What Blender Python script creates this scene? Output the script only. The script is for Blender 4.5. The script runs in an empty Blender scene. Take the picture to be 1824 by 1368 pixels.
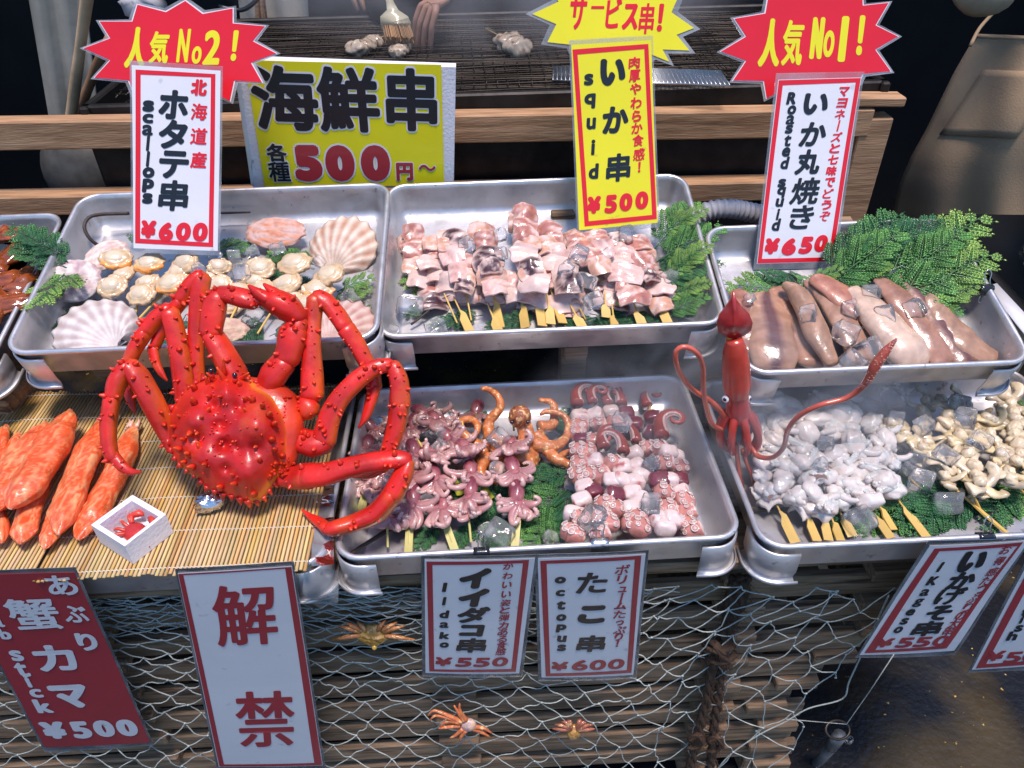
import bpy, bmesh, math, random
import numpy as np
from mathutils import Vector, Matrix, noise as mnoise
from math import radians as rad, pi, sin, cos, sqrt

random.seed(7); RNG = np.random.RandomState(5)
SC = bpy.context.scene
COL = SC.collection
A = lambda *a: np.array(a, float)
def nz(v): v = np.asarray(v, float); return v/(np.linalg.norm(v)+1e-12)

# ------------------------------------------------------------------ camera
CAM = A(0, 0, 1.62); PITCH, YAW, ROLL = rad(37.777), rad(1.84), rad(-1.238); FPX = 1353.17
FWD = A(sin(YAW)*cos(PITCH), cos(YAW)*cos(PITCH), -sin(PITCH))
_r = A(cos(YAW), -sin(YAW), 0); _u = np.cross(_r, FWD)
CR = cos(ROLL)*_r+sin(ROLL)*_u; CU = -sin(ROLL)*_r+cos(ROLL)*_u
cd = bpy.data.cameras.new('camera'); cam = bpy.data.objects.new('camera', cd); COL.objects.link(cam)
cd.sensor_width = 36; cd.lens = 36*FPX/1824; cd.clip_start = 0.05; cd.clip_end = 200
cam.matrix_world = Matrix(((CR[0], CU[0], -FWD[0], CAM[0]), (CR[1], CU[1], -FWD[1], CAM[1]), (CR[2], CU[2], -FWD[2], CAM[2]), (0, 0, 0, 1)))
SC.camera = cam
# ------------------------------------------------------------------ sky, sun, exposure
SUN = nz(A(0.10, -0.17, 1.0))
w = bpy.data.worlds.new('World'); SC.world = w; w.use_nodes = True
nt = w.node_tree; bg = nt.nodes['Background']
sky = nt.nodes.new('ShaderNodeTexSky'); sky.sky_type = 'NISHITA'; sky.sun_disc = False
sky.sun_elevation = math.asin(SUN[2]); sky.sun_rotation = math.atan2(SUN[0], SUN[1])
tn = nt.nodes.new('ShaderNodeMix'); tn.data_type = 'RGBA'; tn.blend_type = 'MULTIPLY'; tn.inputs[0].default_value = 1; tn.inputs[7].default_value = (.84, .98, 1.10, 1); nt.links.new(sky.outputs[0], tn.inputs[6]); nt.links.new(tn.outputs[2], bg.inputs[0]); bg.inputs[1].default_value = 0.15; sky.ozone_density = 6; sky.air_density = 1.15
sl = bpy.data.lights.new('sun', 'SUN'); sl.energy = 4.0; sl.angle = rad(13.0); sl.color = (1.0, .86, .80)
so = bpy.data.objects.new('sun', sl); COL.objects.link(so); so.location = (0, 0, 6)
so.rotation_euler = Vector(SUN).to_track_quat('Z', 'Y').to_euler()
SC.view_settings.view_transform = 'Standard'; SC.view_settings.look = 'None'; SC.view_settings.gamma = 1
SC.view_settings.exposure = 0.15
try:
    SC.cycles.max_bounces = 10; SC.cycles.transmission_bounces = 8; SC.cycles.transparent_max_bounces = 16
    SC.cycles.caustics_reflective = False; SC.cycles.caustics_refractive = False
except Exception: pass

# ------------------------------------------------------------------ where a photo pixel meets a real plane
def ray(px, py): return FWD+CR*(px-912)/FPX-CU*(py-684)/FPX
def hz(px, py, z): d = ray(px, py); return CAM+d*(z-CAM[2])/d[2]
def hy(px, py, Y): d = ray(px, py); return CAM+d*Y/d[1]
def hp(px, py, o, n):
    d = ray(px, py); return CAM+d*(((np.asarray(o)-CAM)@n)/(d@n))

# ------------------------------------------------------------------ smooth pseudo noise (vectorised)
_K = np.random.RandomState(3)
_KV = [(_K.normal(size=3), _K.uniform(0, 6.28)) for _ in range(24)]
def wob(P, f=1.0, seed=0, oct=6):
    P = np.atleast_2d(P)*f+seed*1.7; s = np.zeros(len(P))
    for i in range(oct):
        k, ph = _KV[(i+seed*5) % 24]; s += np.sin(P@k*1.6+ph+seed)
    return s/oct*1.5

# ------------------------------------------------------------------ mesh builder
class MB:
    def __init__(s): s.v = []; s.f = []; s.c = []; s.m = []; s.n = 0
    def add(s, V, F, col=(1, 1, 1), mi=0):
        V = np.asarray(V, float).reshape(-1, 3); s.v.append(V)
        c = np.asarray(col, float)
        if c.ndim == 1: c = np.tile(c[:3], (len(V), 1))
        s.c.append(c); s.f += [tuple(i+s.n for i in f) for f in F]; s.m += [mi]*len(F); s.n += len(V); return s
    def box(s, c, size, R=None, bev=0.0, col=(1, 1, 1), mi=0):
        h = np.asarray(size, float)/2; b = min(bev, h.min()*.8)
        R = np.eye(3) if R is None else np.asarray(R)
        if b <= 0:
            V = [(x*h[0], y*h[1], z*h[2]) for x in (-1, 1) for y in (-1, 1) for z in (-1, 1)]
            F = [(0, 1, 3, 2), (4, 6, 7, 5), (0, 4, 5, 1), (2, 3, 7, 6), (0, 2, 6, 4), (1, 5, 7, 3)]
        else:
            V = []; idx = {}
            for x in (-1, 1):
                for y in (-1, 1):
                    for z in (-1, 1):
                        for a in range(3):
                            p = [x*(h[0]-b), y*(h[1]-b), z*(h[2]-b)]; p[a] = (x, y, z)[a]*h[a]
                            idx[(x, y, z, a)] = len(V); V.append(p)
            F = []
            for a in range(3):
                o1, o2 = (a+1) % 3, (a+2) % 3
                for sg in (-1, 1):
                    q = []
                    for (p1, p2) in ((-1, -1), (1, -1), (1, 1), (-1, 1)):
                        k = [0, 0, 0]; k[a] = sg; k[o1] = p1; k[o2] = p2; q.append(idx[(*k, a)])
                    F.append(tuple(q if sg > 0 else q[::-1]))
                for p1 in (-1, 1):
                    for p2 in (-1, 1):
                        q = []
                        for (sg, aa) in ((-1, o1), (1, o1), (1, o2), (-1, o2)):
                            k = [0, 0, 0]; k[a] = sg; k[o1] = p1; k[o2] = p2; q.append(idx[(*k, aa)])
                        F.append(tuple(q if p1*p2 > 0 else q[::-1]))
            for x in (-1, 1):
                for y in (-1, 1):
                    for z in (-1, 1):
                        t = tuple(idx[(x, y, z, a)] for a in range(3)); F.append(t if x*y*z > 0 else t[::-1])
        return s.add(np.asarray(V)@R.T+np.asarray(c), F, col, mi)
    def grid(s, P, col=(1, 1, 1), closeu=False, closev=False, mi=0):
        P = np.asarray(P); a, b = P.shape[:2]; F = []
        for i in range(a if closeu else a-1):
            for j in range(b if closev else b-1):
                i2 = (i+1) % a; j2 = (j+1) % b; F.append((i*b+j, i*b+j2, i2*b+j2, i2*b+j))
        c = np.asarray(col, float)
        if c.ndim == 3: c = c.reshape(-1, 3)
        return s.add(P.reshape(-1, 3), F, c, mi)
    def tube(s, pts, r, n=8, col=(1, 1, 1), step=None, asp=1.0, up=None, caps=True, mod=None, mi=0):
        pts = np.asarray(pts, float); r = np.atleast_1d(np.asarray(r, float))
        if len(r) == 1: r = np.repeat(r, len(pts))
        c = np.asarray(col, float)
        if c.ndim == 1: c = np.tile(c, (len(pts), 1))
        if step: pts, r, c = resample(pts, r, c, step)
        N = len(pts); T = np.gradient(pts, axis=0) if N > 2 else np.array([pts[1]-pts[0]]*2)
        T /= np.linalg.norm(T, axis=1)[:, None]+1e-12
        u = np.cross(T[0], A(0, 0, 1) if up is None else up)
        if np.linalg.norm(u) < 1e-3: u = np.cross(T[0], A(0, 1, .1))
        u = nz(u); an = np.arange(n)/n*2*pi; G = np.zeros((N, n, 3))
        for i in range(N):
            u = nz(u-T[i]*(u@T[i])); w2 = np.cross(T[i], u)
            rr = r[i] if mod is None else r[i]*mod(i/(N-1), an)
            G[i] = pts[i]+(np.cos(an)*rr)[:, None]*u+(np.sin(an)*rr*asp)[:, None]*w2
        V = G.reshape(-1, 3); F = [(i*n+j, i*n+(j+1) % n, (i+1)*n+(j+1) % n, (i+1)*n+j) for i in range(N-1) for j in range(n)]
        cc = np.repeat(c, n, axis=0)
        if caps:
            V = np.vstack([V, pts[:1], pts[-1:]]); cc = np.vstack([cc, c[:1], c[-1:]]); k = N*n
            F += [(k, (j+1) % n, j) for j in range(n)]+[(k+1, (N-1)*n+j, (N-1)*n+(j+1) % n) for j in range(n)]
        return s.add(V, F, cc, mi)
    def ell(s, c, R, rad3, nu=14, nv=9, col=(1, 1, 1), fn=None, mi=0):
        # closed rounded lump: R columns are its axes; fn reshapes the unit sphere points
        th = np.linspace(0, pi, nv+1)[1:-1]; ph = np.arange(nu)/nu*2*pi
        S = np.array([[(sin(t)*cos(p), sin(t)*sin(p), cos(t)) for p in ph] for t in th]).reshape(-1, 3)
        S = np.vstack([S, [0, 0, 1], [0, 0, -1]]); m = nv-1; k = m*nu
        F = [(i*nu+j, (i+1)*nu+j, (i+1)*nu+(j+1) % nu, i*nu+(j+1) % nu) for i in range(m-1) for j in range(nu)]
        F += [(k, j, (j+1) % nu) for j in range(nu)]+[(k+1, (m-1)*nu+(j+1) % nu, (m-1)*nu+j) for j in range(nu)]
        cc = col(S) if callable(col) else col
        Q = S*np.asarray(rad3)
        if fn is not None: Q = fn(S, Q)
        return s.add(Q@np.asarray(R).T+np.asarray(c), F, cc, mi)
    def prism(s, poly, th, M, col=(1, 1, 1), mi=0):
        # poly: 2-D outline (ccw), M: function (n,3)->(n,3) placing local points
        p = np.asarray(poly, float); n = len(p)
        V = np.vstack([np.c_[p, np.zeros(n)], np.c_[p, np.full(n, th)]])
        F = [tuple(range(n, 2*n)), tuple(range(n-1, -1, -1))]+[(i, (i+1) % n, n+(i+1) % n, n+i) for i in range(n)]
        return s.add(M(V), F, col, mi)
    def arrays(s): return np.vstack(s.v), s.f, np.vstack(s.c)
    def build(s, name, mats, parent=None, smooth=True, label=None):
        V = np.vstack(s.v); mats = mats if isinstance(mats, (list, tuple)) else [mats]
        if parent is None: o0 = A(V[:, 0].mean(), V[:, 1].mean(), V[:, 2].min())
        else: o0 = worldloc(parent)
        me = bpy.data.meshes.new(name); me.from_pydata((V-o0).tolist(), [], s.f)
        for m in mats: me.materials.append(m)
        me.polygons.foreach_set('material_index', s.m)
        me.polygons.foreach_set('use_smooth', [bool(smooth)]*len(s.f))
        C = np.ones((len(V), 4)); C[:, :3] = np.vstack(s.c)
        at = me.color_attributes.new('Col', 'FLOAT_COLOR', 'POINT'); at.data.foreach_set('color', C.ravel())
        me.update()
        o = bpy.data.objects.new(name, me); COL.objects.link(o)
        if parent is None: o.location = o0
        else: o.parent = parent
        if label: o['label'] = label
        return o
def worldloc(o):
    p = A(*o.location)
    while o.parent: o = o.parent; p = p+A(*o.location)
    return p
def resample(pts, r, c, step):
    # Catmull-Rom resampling of a path with radius and colour
    P = np.vstack([2*pts[0]-pts[1], pts, 2*pts[-1]-pts[-2]]); out = []; ro = []; co = []
    for i in range(len(pts)-1):
        p0, p1, p2, p3 = P[i:i+4]; m = max(1, int(np.linalg.norm(p2-p1)/step))
        for k in range(m):
            t = k/m; out.append(.5*((2*p1)+(-p0+p2)*t+(2*p0-5*p1+4*p2-p3)*t*t+(-p0+3*p1-3*p2+p3)*t**3))
            ro.append(r[i]*(1-t)+r[i+1]*t); co.append(c[i]*(1-t)+c[i+1]*t)
    out.append(pts[-1]); ro.append(r[-1]); co.append(c[-1])
    return np.array(out), np.array(ro), np.array(co)
def spl(pts, step): p = np.asarray(pts, float); return resample(p, np.zeros(len(p)), np.zeros((len(p), 3)), step)[0]
def frame(zd, xh=(1, 0, 0)):
    # columns x, y, z with z along zd
    z = nz(zd); x = np.asarray(xh, float); x = x-z*(x@z)
    if np.linalg.norm(x) < 1e-4: x = A(0, 1, 0)-z*z[1]
    x = nz(x); return np.array([x, np.cross(z, x), z]).T
def rotz(a): return np.array([[cos(a), -sin(a), 0], [sin(a), cos(a), 0], [0, 0, 1]])
def rotx(a): return np.array([[1, 0, 0], [0, cos(a), -sin(a)], [0, sin(a), cos(a)]])
def roty(a): return np.array([[cos(a), 0, sin(a)], [0, 1, 0], [-sin(a), 0, cos(a)]])

def thing(name, label, cat, loc=(0, 0, 0), group=None):
    o = bpy.data.objects.new(name, None); COL.objects.link(o); o.empty_display_size = .02
    o.location = tuple(float(x) for x in loc); return tag(o, label, cat, group)
def tag(o, label, cat, group=None, kind=None):
    o['label'] = label; o['category'] = cat
    if group: o['group'] = group
    if kind: o['kind'] = kind
    return o
def struct(o): o['kind'] = 'structure'; return o

# ------------------------------------------------------------------ materials
def mat(name, col='vc', rough=.5, metal=0, coat=0, sss=0, var=0.0, vs=30, c2=None, c2s=20, c2lo=.45, c2hi=.6, bump=0, bs=60,
        trans=0, ior=1.45, spec=.5, scale3=(1, 1, 1), alpha=1, rvar=0, det=4, sssr=(1, .4, .3), coatr=.05, c3=None, c3s=200, c3lo=.62, c3hi=.7, emit=0):
    m = bpy.data.materials.new(name); m.use_nodes = True; t = m.node_tree; N = t.nodes; L = t.links
    b = N['Principled BSDF']; I = b.inputs
    tc = N.new('ShaderNodeTexCoord'); mp = N.new('ShaderNodeMapping'); mp.inputs['Scale'].default_value = scale3
    L.new(tc.outputs['Object'], mp.inputs[0]); vec = mp.outputs[0]
    def nse(sc, d=det):
        n = N.new('ShaderNodeTexNoise'); n.inputs['Scale'].default_value = sc; n.inputs['Detail'].default_value = d
        L.new(vec, n.inputs['Vector']); return n
    if col == 'vc': a = N.new('ShaderNodeVertexColor'); a.layer_name = 'Col'; base = a.outputs[0]
    else: a = N.new('ShaderNodeRGB'); a.outputs[0].default_value = (*col, 1); base = a.outputs[0]
    def ramp(src, lo, hi):
        r = N.new('ShaderNodeMapRange'); r.inputs[1].default_value = lo; r.inputs[2].default_value = hi; L.new(src, r.inputs[0]); return r.outputs[0]
    for cc, s_, lo, hi in ((c2, c2s, c2lo, c2hi), (c3, c3s, c3lo, c3hi)):
        if cc is not None:
            mx = N.new('ShaderNodeMix'); mx.data_type = 'RGBA'; L.new(ramp(nse(s_).outputs[0], lo, hi), mx.inputs[0])
            L.new(base, mx.inputs[6]); mx.inputs[7].default_value = (*cc, 1); base = mx.outputs[2]
    if var:
        n = nse(vs); r = N.new('ShaderNodeMapRange'); r.inputs[1].default_value = .3; r.inputs[2].default_value = .7
        r.inputs[3].default_value = 1-var; r.inputs[4].default_value = 1+var; L.new(n.outputs[0], r.inputs[0])
        mx = N.new('ShaderNodeVectorMath'); mx.operation = 'SCALE'; L.new(base, mx.inputs[0]); L.new(r.outputs[0], mx.inputs[3]); base = mx.outputs[0]
    L.new(base, I['Base Color'])
    I['Roughness'].default_value = rough; I['Metallic'].default_value = metal; I['IOR'].default_value = ior
    I['Specular IOR Level'].default_value = spec
    if rvar:
        n = nse(vs*1.7); r = N.new('ShaderNodeMapRange'); r.inputs[1].default_value = .3; r.inputs[2].default_value = .7
        r.inputs[3].default_value = max(0, rough-rvar); r.inputs[4].default_value = rough+rvar; L.new(n.outputs[0], r.inputs[0]); L.new(r.outputs[0], I['Roughness'])
    if coat: I['Coat Weight'].default_value = coat; I['Coat Roughness'].default_value = coatr
    if sss: I['Subsurface Weight'].default_value = sss; I['Subsurface Radius'].default_value = sssr; I['Subsurface Scale'].default_value = .006
    if trans: I['Transmission Weight'].default_value = trans
    if alpha < 1: I['Alpha'].default_value = alpha
    if bump:
        n = nse(bs); bp = N.new('ShaderNodeBump'); bp.inputs['Strength'].default_value = bump; bp.inputs['Distance'].default_value = .002
        L.new(n.outputs[0], bp.inputs['Height']); L.new(bp.outputs[0], I['Normal'])
        if coat: L.new(bp.outputs[0], I['Coat Normal'])
    return m
def clear_mat(name, haze, hazec, tint, gl, bs, bstr, glass=0.):
    # thin clear stuff: light passes, with a surface sheen and a little white haze
    m = bpy.data.materials.new(name); m.use_nodes = True; t = m.node_tree; N = t.nodes; L = t.links; N.remove(N['Principled BSDF']); out = N['Material Output']
    tr = N.new('ShaderNodeBsdfTransparent'); tr.inputs[0].default_value = (*tint, 1); df = N.new('ShaderNodeBsdfDiffuse'); df.inputs[0].default_value = (*hazec, 1); g = N.new('ShaderNodeBsdfGlossy'); g.inputs['Roughness'].default_value = .07
    tc = N.new('ShaderNodeTexCoord'); n = N.new('ShaderNodeTexNoise'); n.inputs['Scale'].default_value = bs; L.new(tc.outputs['Object'], n.inputs['Vector'])
    bp = N.new('ShaderNodeBump'); bp.inputs['Strength'].default_value = bstr; bp.inputs['Distance'].default_value = .003; L.new(n.outputs[0], bp.inputs['Height']); L.new(bp.outputs[0], g.inputs['Normal'])
    last = tr.outputs[0]
    if glass:
        r = N.new('ShaderNodeBsdfGlass'); r.inputs['IOR'].default_value = 1.3; r.inputs['Roughness'].default_value = .03; L.new(bp.outputs[0], r.inputs['Normal']); x = N.new('ShaderNodeMixShader'); x.inputs[0].default_value = glass; L.new(last, x.inputs[1]); L.new(r.outputs[0], x.inputs[2]); last = x.outputs[0]
    n2 = N.new('ShaderNodeTexNoise'); n2.inputs['Scale'].default_value = bs*.6; n2.inputs['Detail'].default_value = 5; L.new(tc.outputs['Object'], n2.inputs['Vector']); mr = N.new('ShaderNodeMapRange'); mr.inputs[1].default_value = .42; mr.inputs[2].default_value = .72; mr.inputs[3].default_value = haze*.45; mr.inputs[4].default_value = haze*1.3; L.new(n2.outputs[0], mr.inputs[0])
    x = N.new('ShaderNodeMixShader'); L.new(mr.outputs[0], x.inputs[0]); L.new(last, x.inputs[1]); L.new(df.outputs[0], x.inputs[2])
    lw = N.new('ShaderNodeFresnel'); lw.inputs[0].default_value = gl; L.new(bp.outputs[0], lw.inputs[1]); y = N.new('ShaderNodeMixShader'); L.new(lw.outputs[0], y.inputs[0]); L.new(x.outputs[0], y.inputs[1]); L.new(g.outputs[0], y.inputs[2]); L.new(y.outputs[0], out.inputs[0]); return m
# ------------------------------------------------------------------ shared materials
M = {}
M['alu'] = mat('aluminium', (.66, .645, .65), rough=.40, metal=.72, var=.10, vs=11, c2=(.46, .45, .44), c2s=17, c2lo=.5, c2hi=.78, bump=.2, bs=90, rvar=.12, c3=(.30, .28, .26), c3s=60, c3lo=.66, c3hi=.74)
M['wood'] = mat('pine_wood', (.48, .28, .15), rough=.7, c2=(.33, .18, .09), c2s=9, c2lo=.42, c2hi=.62, scale3=(1.2, 14, 14), var=.2, vs=3, bump=.5, bs=30, c3=(.12, .055, .025), c3s=2.2, c3lo=.62, c3hi=.7)
M['oldwood'] = mat('weathered_wood', (.36, .235, .14), rough=.8, c2=(.20, .125, .07), c2s=9, c2lo=.4, c2hi=.62, scale3=(1.2, 16, 16), var=.25, vs=3, bump=.6, bs=30, c3=(.07, .045, .03), c3s=3, c3lo=.6, c3hi=.68)
M['darkmetal'] = mat('sooty_iron', (.025, .023, .022), rough=.5, metal=.6, var=.4, vs=20, bump=.3)
M['wire'] = mat('grill_wire', (.07, .058, .048), rough=.45, metal=.8, var=.5, vs=8)
M['steelwire'] = mat('steel_wire', (.6, .6, .58), rough=.3, metal=1)
M['white'] = mat('white_card', (.80, .79, .80), rough=.35, coat=.3, coatr=.12, var=.03, vs=9, bump=.15, bs=25, c3=(.6, .6, .62), c3s=40, c3lo=.66, c3hi=.74)
M['red'] = mat('red_print', (.78, .012, .025), rough=.35, coat=.3, coatr=.12, var=.05, vs=9, bump=.15, bs=25)
M['dred'] = mat('dark_red_print', (.40, .035, .045), rough=.4, coat=.3, coatr=.15, var=.05, vs=9, bump=.15, bs=25)  # darker, duller red ink
M['yellow'] = mat('yellow_print', (.86, .78, .015), rough=.35, coat=.3, coatr=.1, var=.04, vs=7, bump=.15, bs=25, c3=(.5, .42, .03), c3s=30, c3lo=.68, c3hi=.76)
M['black'] = mat('black_print', (.012, .014, .017), rough=.4, coat=.3, coatr=.12)
M['film'] = clear_mat('clear_film', .35, (.6, .62, .64), (.93, .94, .95), 1.4, 22, .6)
M['foam'] = mat('white_foam', (.78, .77, .8), rough=.6, var=.04, vs=20, bump=.5, bs=180, c3=(.45, .45, .46), c3s=30, c3lo=.68, c3hi=.75)

GZ = -0.15
# ------------------------------------------------------------------ ground and surroundings
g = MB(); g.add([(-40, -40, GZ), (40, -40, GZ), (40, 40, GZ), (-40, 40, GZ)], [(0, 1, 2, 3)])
mg = mat('wet_asphalt', (.010, .011, .014), rough=.25, var=.5, vs=3, bump=1.0, bs=60, det=8, rvar=.12, c2=(.050, .036, .016), c2s=2.0, c2lo=.5, c2hi=.6, c3=(.50, .33, .08), c3s=55, c3lo=.685, c3hi=.72, spec=.6)  # gold patches and specks painted in as lamp glints on the wet ground
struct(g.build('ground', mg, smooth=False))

def wall(name, label, c, size, m):
    b = MB(); b.box(c, size, bev=.01); return tag(b.build(name, m, smooth=False), label, 'wall' if name == 'wall' else 'roof')
mdark = mat('dark_board', (.012, .011, .011), rough=.8, var=.3, vs=4)
wall('wall', 'black back wall of the stall behind the grill', (0, 3.3, 1.0), (6, .08, 2.4), mdark)
wall('wall', 'black side wall closing the stall on the left', (-2.2, 2.5, 1.0), (.08, 1.5, 2.4), mdark)
wall('wall', 'black side wall behind the worker in the apron', (2.6, 2.5, 1.0), (.08, 1.5, 2.4), mdark)
wall('stall_roof', 'dark roof over the grill and the workers', (0, 3.2, 2.62), (6, 1.1, .06), mdark)  # out-of-view roof, its front edge placed to block sun from the rear

# ------------------------------------------------------------------ aluminium trays
def rrect(w, d, r, n=7):
    P = []
    for cx_, cy_, a0 in ((w/2-r, d/2-r, 0), (-w/2+r, d/2-r, 90), (-w/2+r, -d/2+r, 180), (w/2-r, -d/2+r, 270)):
        for k in range(n+1):
            a = rad(a0+90*k/n); P.append((cx_+r*cos(a), cy_+r*sin(a)))
    return np.array(P)
class Frame:
    # a tray's own axes: o = middle of the front rim, x right, y back, z up out of the tray
    def __init__(s, o, tilt, yaw, w, d, h):
        s.o = A(*o); s.w, s.d, s.h = w, d, h
        x = A(cos(yaw), sin(yaw), 0); y0 = A(-sin(yaw), cos(yaw), 0); y = y0*cos(tilt)+A(0, 0, sin(tilt)); z = np.cross(x, y)
        s.R = np.array([x, y, z]).T; s.x, s.y, s.z = x, y, z; s.fl = s.o-z*(h-.003)
    def P(s, V): return np.asarray(V)@s.R.T+s.o
    def hit(s, px, py, off=0.0):  # point "off" above the tray floor seen at this photo pixel
        return hp(px, py, s.fl+s.z*off, s.z)
def tray(label, F, feet=((-1, -1), (1, -1))):
    w, d, h = F.w, F.d, F.h; root = thing('metal_tray', label, 'tray', F.o-F.z*h, 'aluminium display trays')
    prof = [(.030, -h+.0001), (.014, -h), (.009, -h+.006), (.003, -.012), (-.001, -.006), (-.0045, -.002), (-.0045, .002), (0, .0045), (.004, .002), (.006, -.006), (.012, -h+.018), (.017, -h+.008), (.030, -h+.003)]
    G = []
    for ins, z in prof:
        p = rrect(w-2*ins, d-2*ins, max(.008, .036-ins)); G.append(np.c_[p[:, 0], p[:, 1]+d/2, np.full(len(p), z)])
    G = np.array(G); b = MB(); n = G.shape[1]
    G[:, :, 2] += .0012*np.sin(G[:, :, 0]*17+d*9)*1.0
    b.grid(F.P(G.reshape(-1, 3)).reshape(G.shape), closev=True)
    for k, rev in ((0, 1), (len(prof)-1, 0)):
        b.add(F.P(G[k]), [tuple(range(n))[::-1] if rev else tuple(range(n))])
    b.build('tray_body', M['alu'], root)
    for sx, sy in feet:
        p = rrect(w+.006, d+.006, .038, 12); p[:, 1] += d/2
        c = A(sx*w/2, d/2+sy*d/2)
        keep = [q for q in p if abs(q[0]-c[0]) < .041 and abs(q[1]-c[1]) < .041]
        ks = [i for i, q in enumerate(p) if abs(q[0]-c[0]) < .041 and abs(q[1]-c[1]) < .041]
        keep = [p[i] for i in ks]
        e1 = keep[0].copy(); e2 = keep[-1].copy()
        def ext(e):  # run each end a little way along its straight side
            q = e.copy()
            if abs(abs(q[0])-(w/2+.003)) < 1e-4: q[1] -= sy*.022
            else: q[0] -= sx*.022
            return q
        K = np.array([ext(e1)]+keep+[ext(e2)]); nrm = K-np.array([c[0]-sx*.04, c[1]-sy*.04]); nrm /= np.linalg.norm(nrm, axis=1)[:, None]
        rows = []
        for off, z in ((-.001, -.016), (.0015, -.018), (.0005, -h+.004), (-.003, -h-.010), (.001, -h-.016), (.008, -h-.0175), (.011, -h-.013), (.009, -h-.009)):
            q = K+nrm*off; rows.append(np.c_[q, np.full(len(q), z)])
        rows = np.array(rows); f = MB(); f.grid(F.P(rows.reshape(-1, 3)).reshape(rows.shape))
        o = f.build('corner_foot', M['alu'], root); md = o.modifiers.new('s', 'SOLIDIFY'); md.thickness = .0015
    return root
T = {}
T['ul'] = Frame((-.489, 1.041, .919), rad(13.4), 0, .60, .41, .066)
T['um'] = Frame((.107, 1.089, .890), rad(15.6), 0, .60, .40, .066)
T['ur'] = Frame((.651, .970, .870), rad(15.0), 0, .47, .35, .062)
T['lm'] = Frame((.060, .736, .742), 0, rad(.5), .60, .397, .060)
T['lr'] = Frame((.688, .717, .742), 0, 0, .60, .40, .060)
T['ll'] = Frame((-.57, .728, .738), 0, 0, .62, .42, .060)
tray('upper left aluminium tray of scallop skewers and shells', T['ul'])
tray('upper middle aluminium tray of squid skewers', T['um'], ((-1, -1), (1, -1)))
tray('upper right aluminium tray of whole brown squid', T['ur'])
tray('lower middle aluminium tray of octopus skewers', T['lm'])
tray('lower right aluminium tray of white squid and whelk skewers', T['lr'])
tray('lower left aluminium tray under the bamboo mats', T['ll'])

# ------------------------------------------------------------------ slatted wooden stand under the trays
st = thing('wooden_stand', 'slatted pine stand carrying the trays behind the fishing net', 'stand', (0, .9, GZ))
b = MB()
ends = [1600, 1583, 1583, 1503, 1438, 1385, 1400, 1380, 1380]
for i in range(9):
    z = .60-i*.083; xr = hy(ends[i], 1110+i*40, .80)[0]
    x0 = -1.5; L_ = xr-x0
    b.box((x0+L_/2, .815+.004*random.random(), z), (L_, .018, .052), rotx(rad(random.uniform(-3, 3))), .003)
b.build('front_slats', M['oldwood'], st, smooth=False)
b = MB()
for i in range(9):
    z = .60-i*.083
    b.box((0.05, 1.18, z+.015), (2.2, .03, .06), None, .003)
b.build('back_slats', M['oldwood'], st, smooth=False)
for x in (-1.2, -.72, -.1, .42, .80):
    b = MB()
    for i in range(9):
        z = .60-.0415-i*.083; xx = min(x, hy(ends[i], 1110+i*40, .80)[0]-.05)
        b.box((xx, 1.0, z), (.085, .42, .026), None, .003)
    b.build('cross_blocks', M['oldwood'], st, smooth=False)
b = MB()
for y in (.80, .92, 1.04, 1.16): b.box((-.3 if y > 1.1 else -.1, y, .655), (2.4 if y < 1.1 else 2.0, .09, .02), None, .003)
b.build('top_boards', M['oldwood'], st, smooth=False)
for x in (-.72, -.25, .16, .62, .78):
    b = MB(); b.box((x, 1.22, .735), (.05, .05, .14), None, .003); b.box((x, 1.47, .80 if x < .7 else .72), (.05, .05, .27 if x < .7 else .1), None, .003)
    b.box((x, 1.34, .822), (.045, .36, .03), rotx(rad(13)), .003); b.build('riser', M['oldwood'], st, smooth=False)
b = MB(); q = hy(1040, 1330, .70); q = hz(1325, 1345, GZ+.04)
b.box((q[0]+.01, q[1]+.09, GZ+.035), (.07, .22, .06), rotz(rad(8)), .004); b.build('timber', M['oldwood'], st, smooth=False)
# offcut blocks seen by the left frame edge under the far tray
b = MB(); q = hy(20, 715, 1.12); b.box(q+A(-.03, .08, 0), (.10, .2, .035), rotz(rad(-6)), .004)
tag(b.build('wood_block', M['wood'], smooth=False), 'short dark block of wood beside the bamboo mat, under the far left tray', 'wood block')

# ------------------------------------------------------------------ rail frame behind the trays
rf = thing('rail_frame', 'pine rail frame behind the trays, in front of the grill', 'frame', (0, 1.6, GZ))
def hbeam(name, pxl, pyl, pxr, pyr, Y, hgt, dep, m, cap=.08):
    a = hy(pxl, pyl, Y); c = hy(pxr, pyr, Y); d = nz(c-a); a = a-d*.5
    mid = (a+c)/2; zf = nz(np.cross(d, A(0, 1, 0))); R = np.array([d, np.cross(zf, d), zf]).T
    o = MB().box(mid+A(0, dep/2, -hgt/2), (np.linalg.norm(c-a), dep, hgt), R, .003).build(name, m, rf, smooth=False); return o
hbeam('top_rail', 0, 218, 1560, 195, 1.62, .060, .045, M['wood'])
hbeam('middle_rail', 0, 352, 1500, 322, 1.60, .045, .05, M['wood'])
a = hy(1557, 240, 1.625); c = hy(1516, 380, 1.625)
MB().box(((a[0]+c[0])/2+.0, 1.647, .45), (.07, .05, 1.2), None, .003).build('post', M['wood'], rf, smooth=False)
a = hy(1530, 195, 1.62); MB().box((a[0]+.02, 1.644, a[2]+.014), (.16, .048, .02), roty(rad(2)), .003).build('end_cap', M['wood'], rf, smooth=False)

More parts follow.
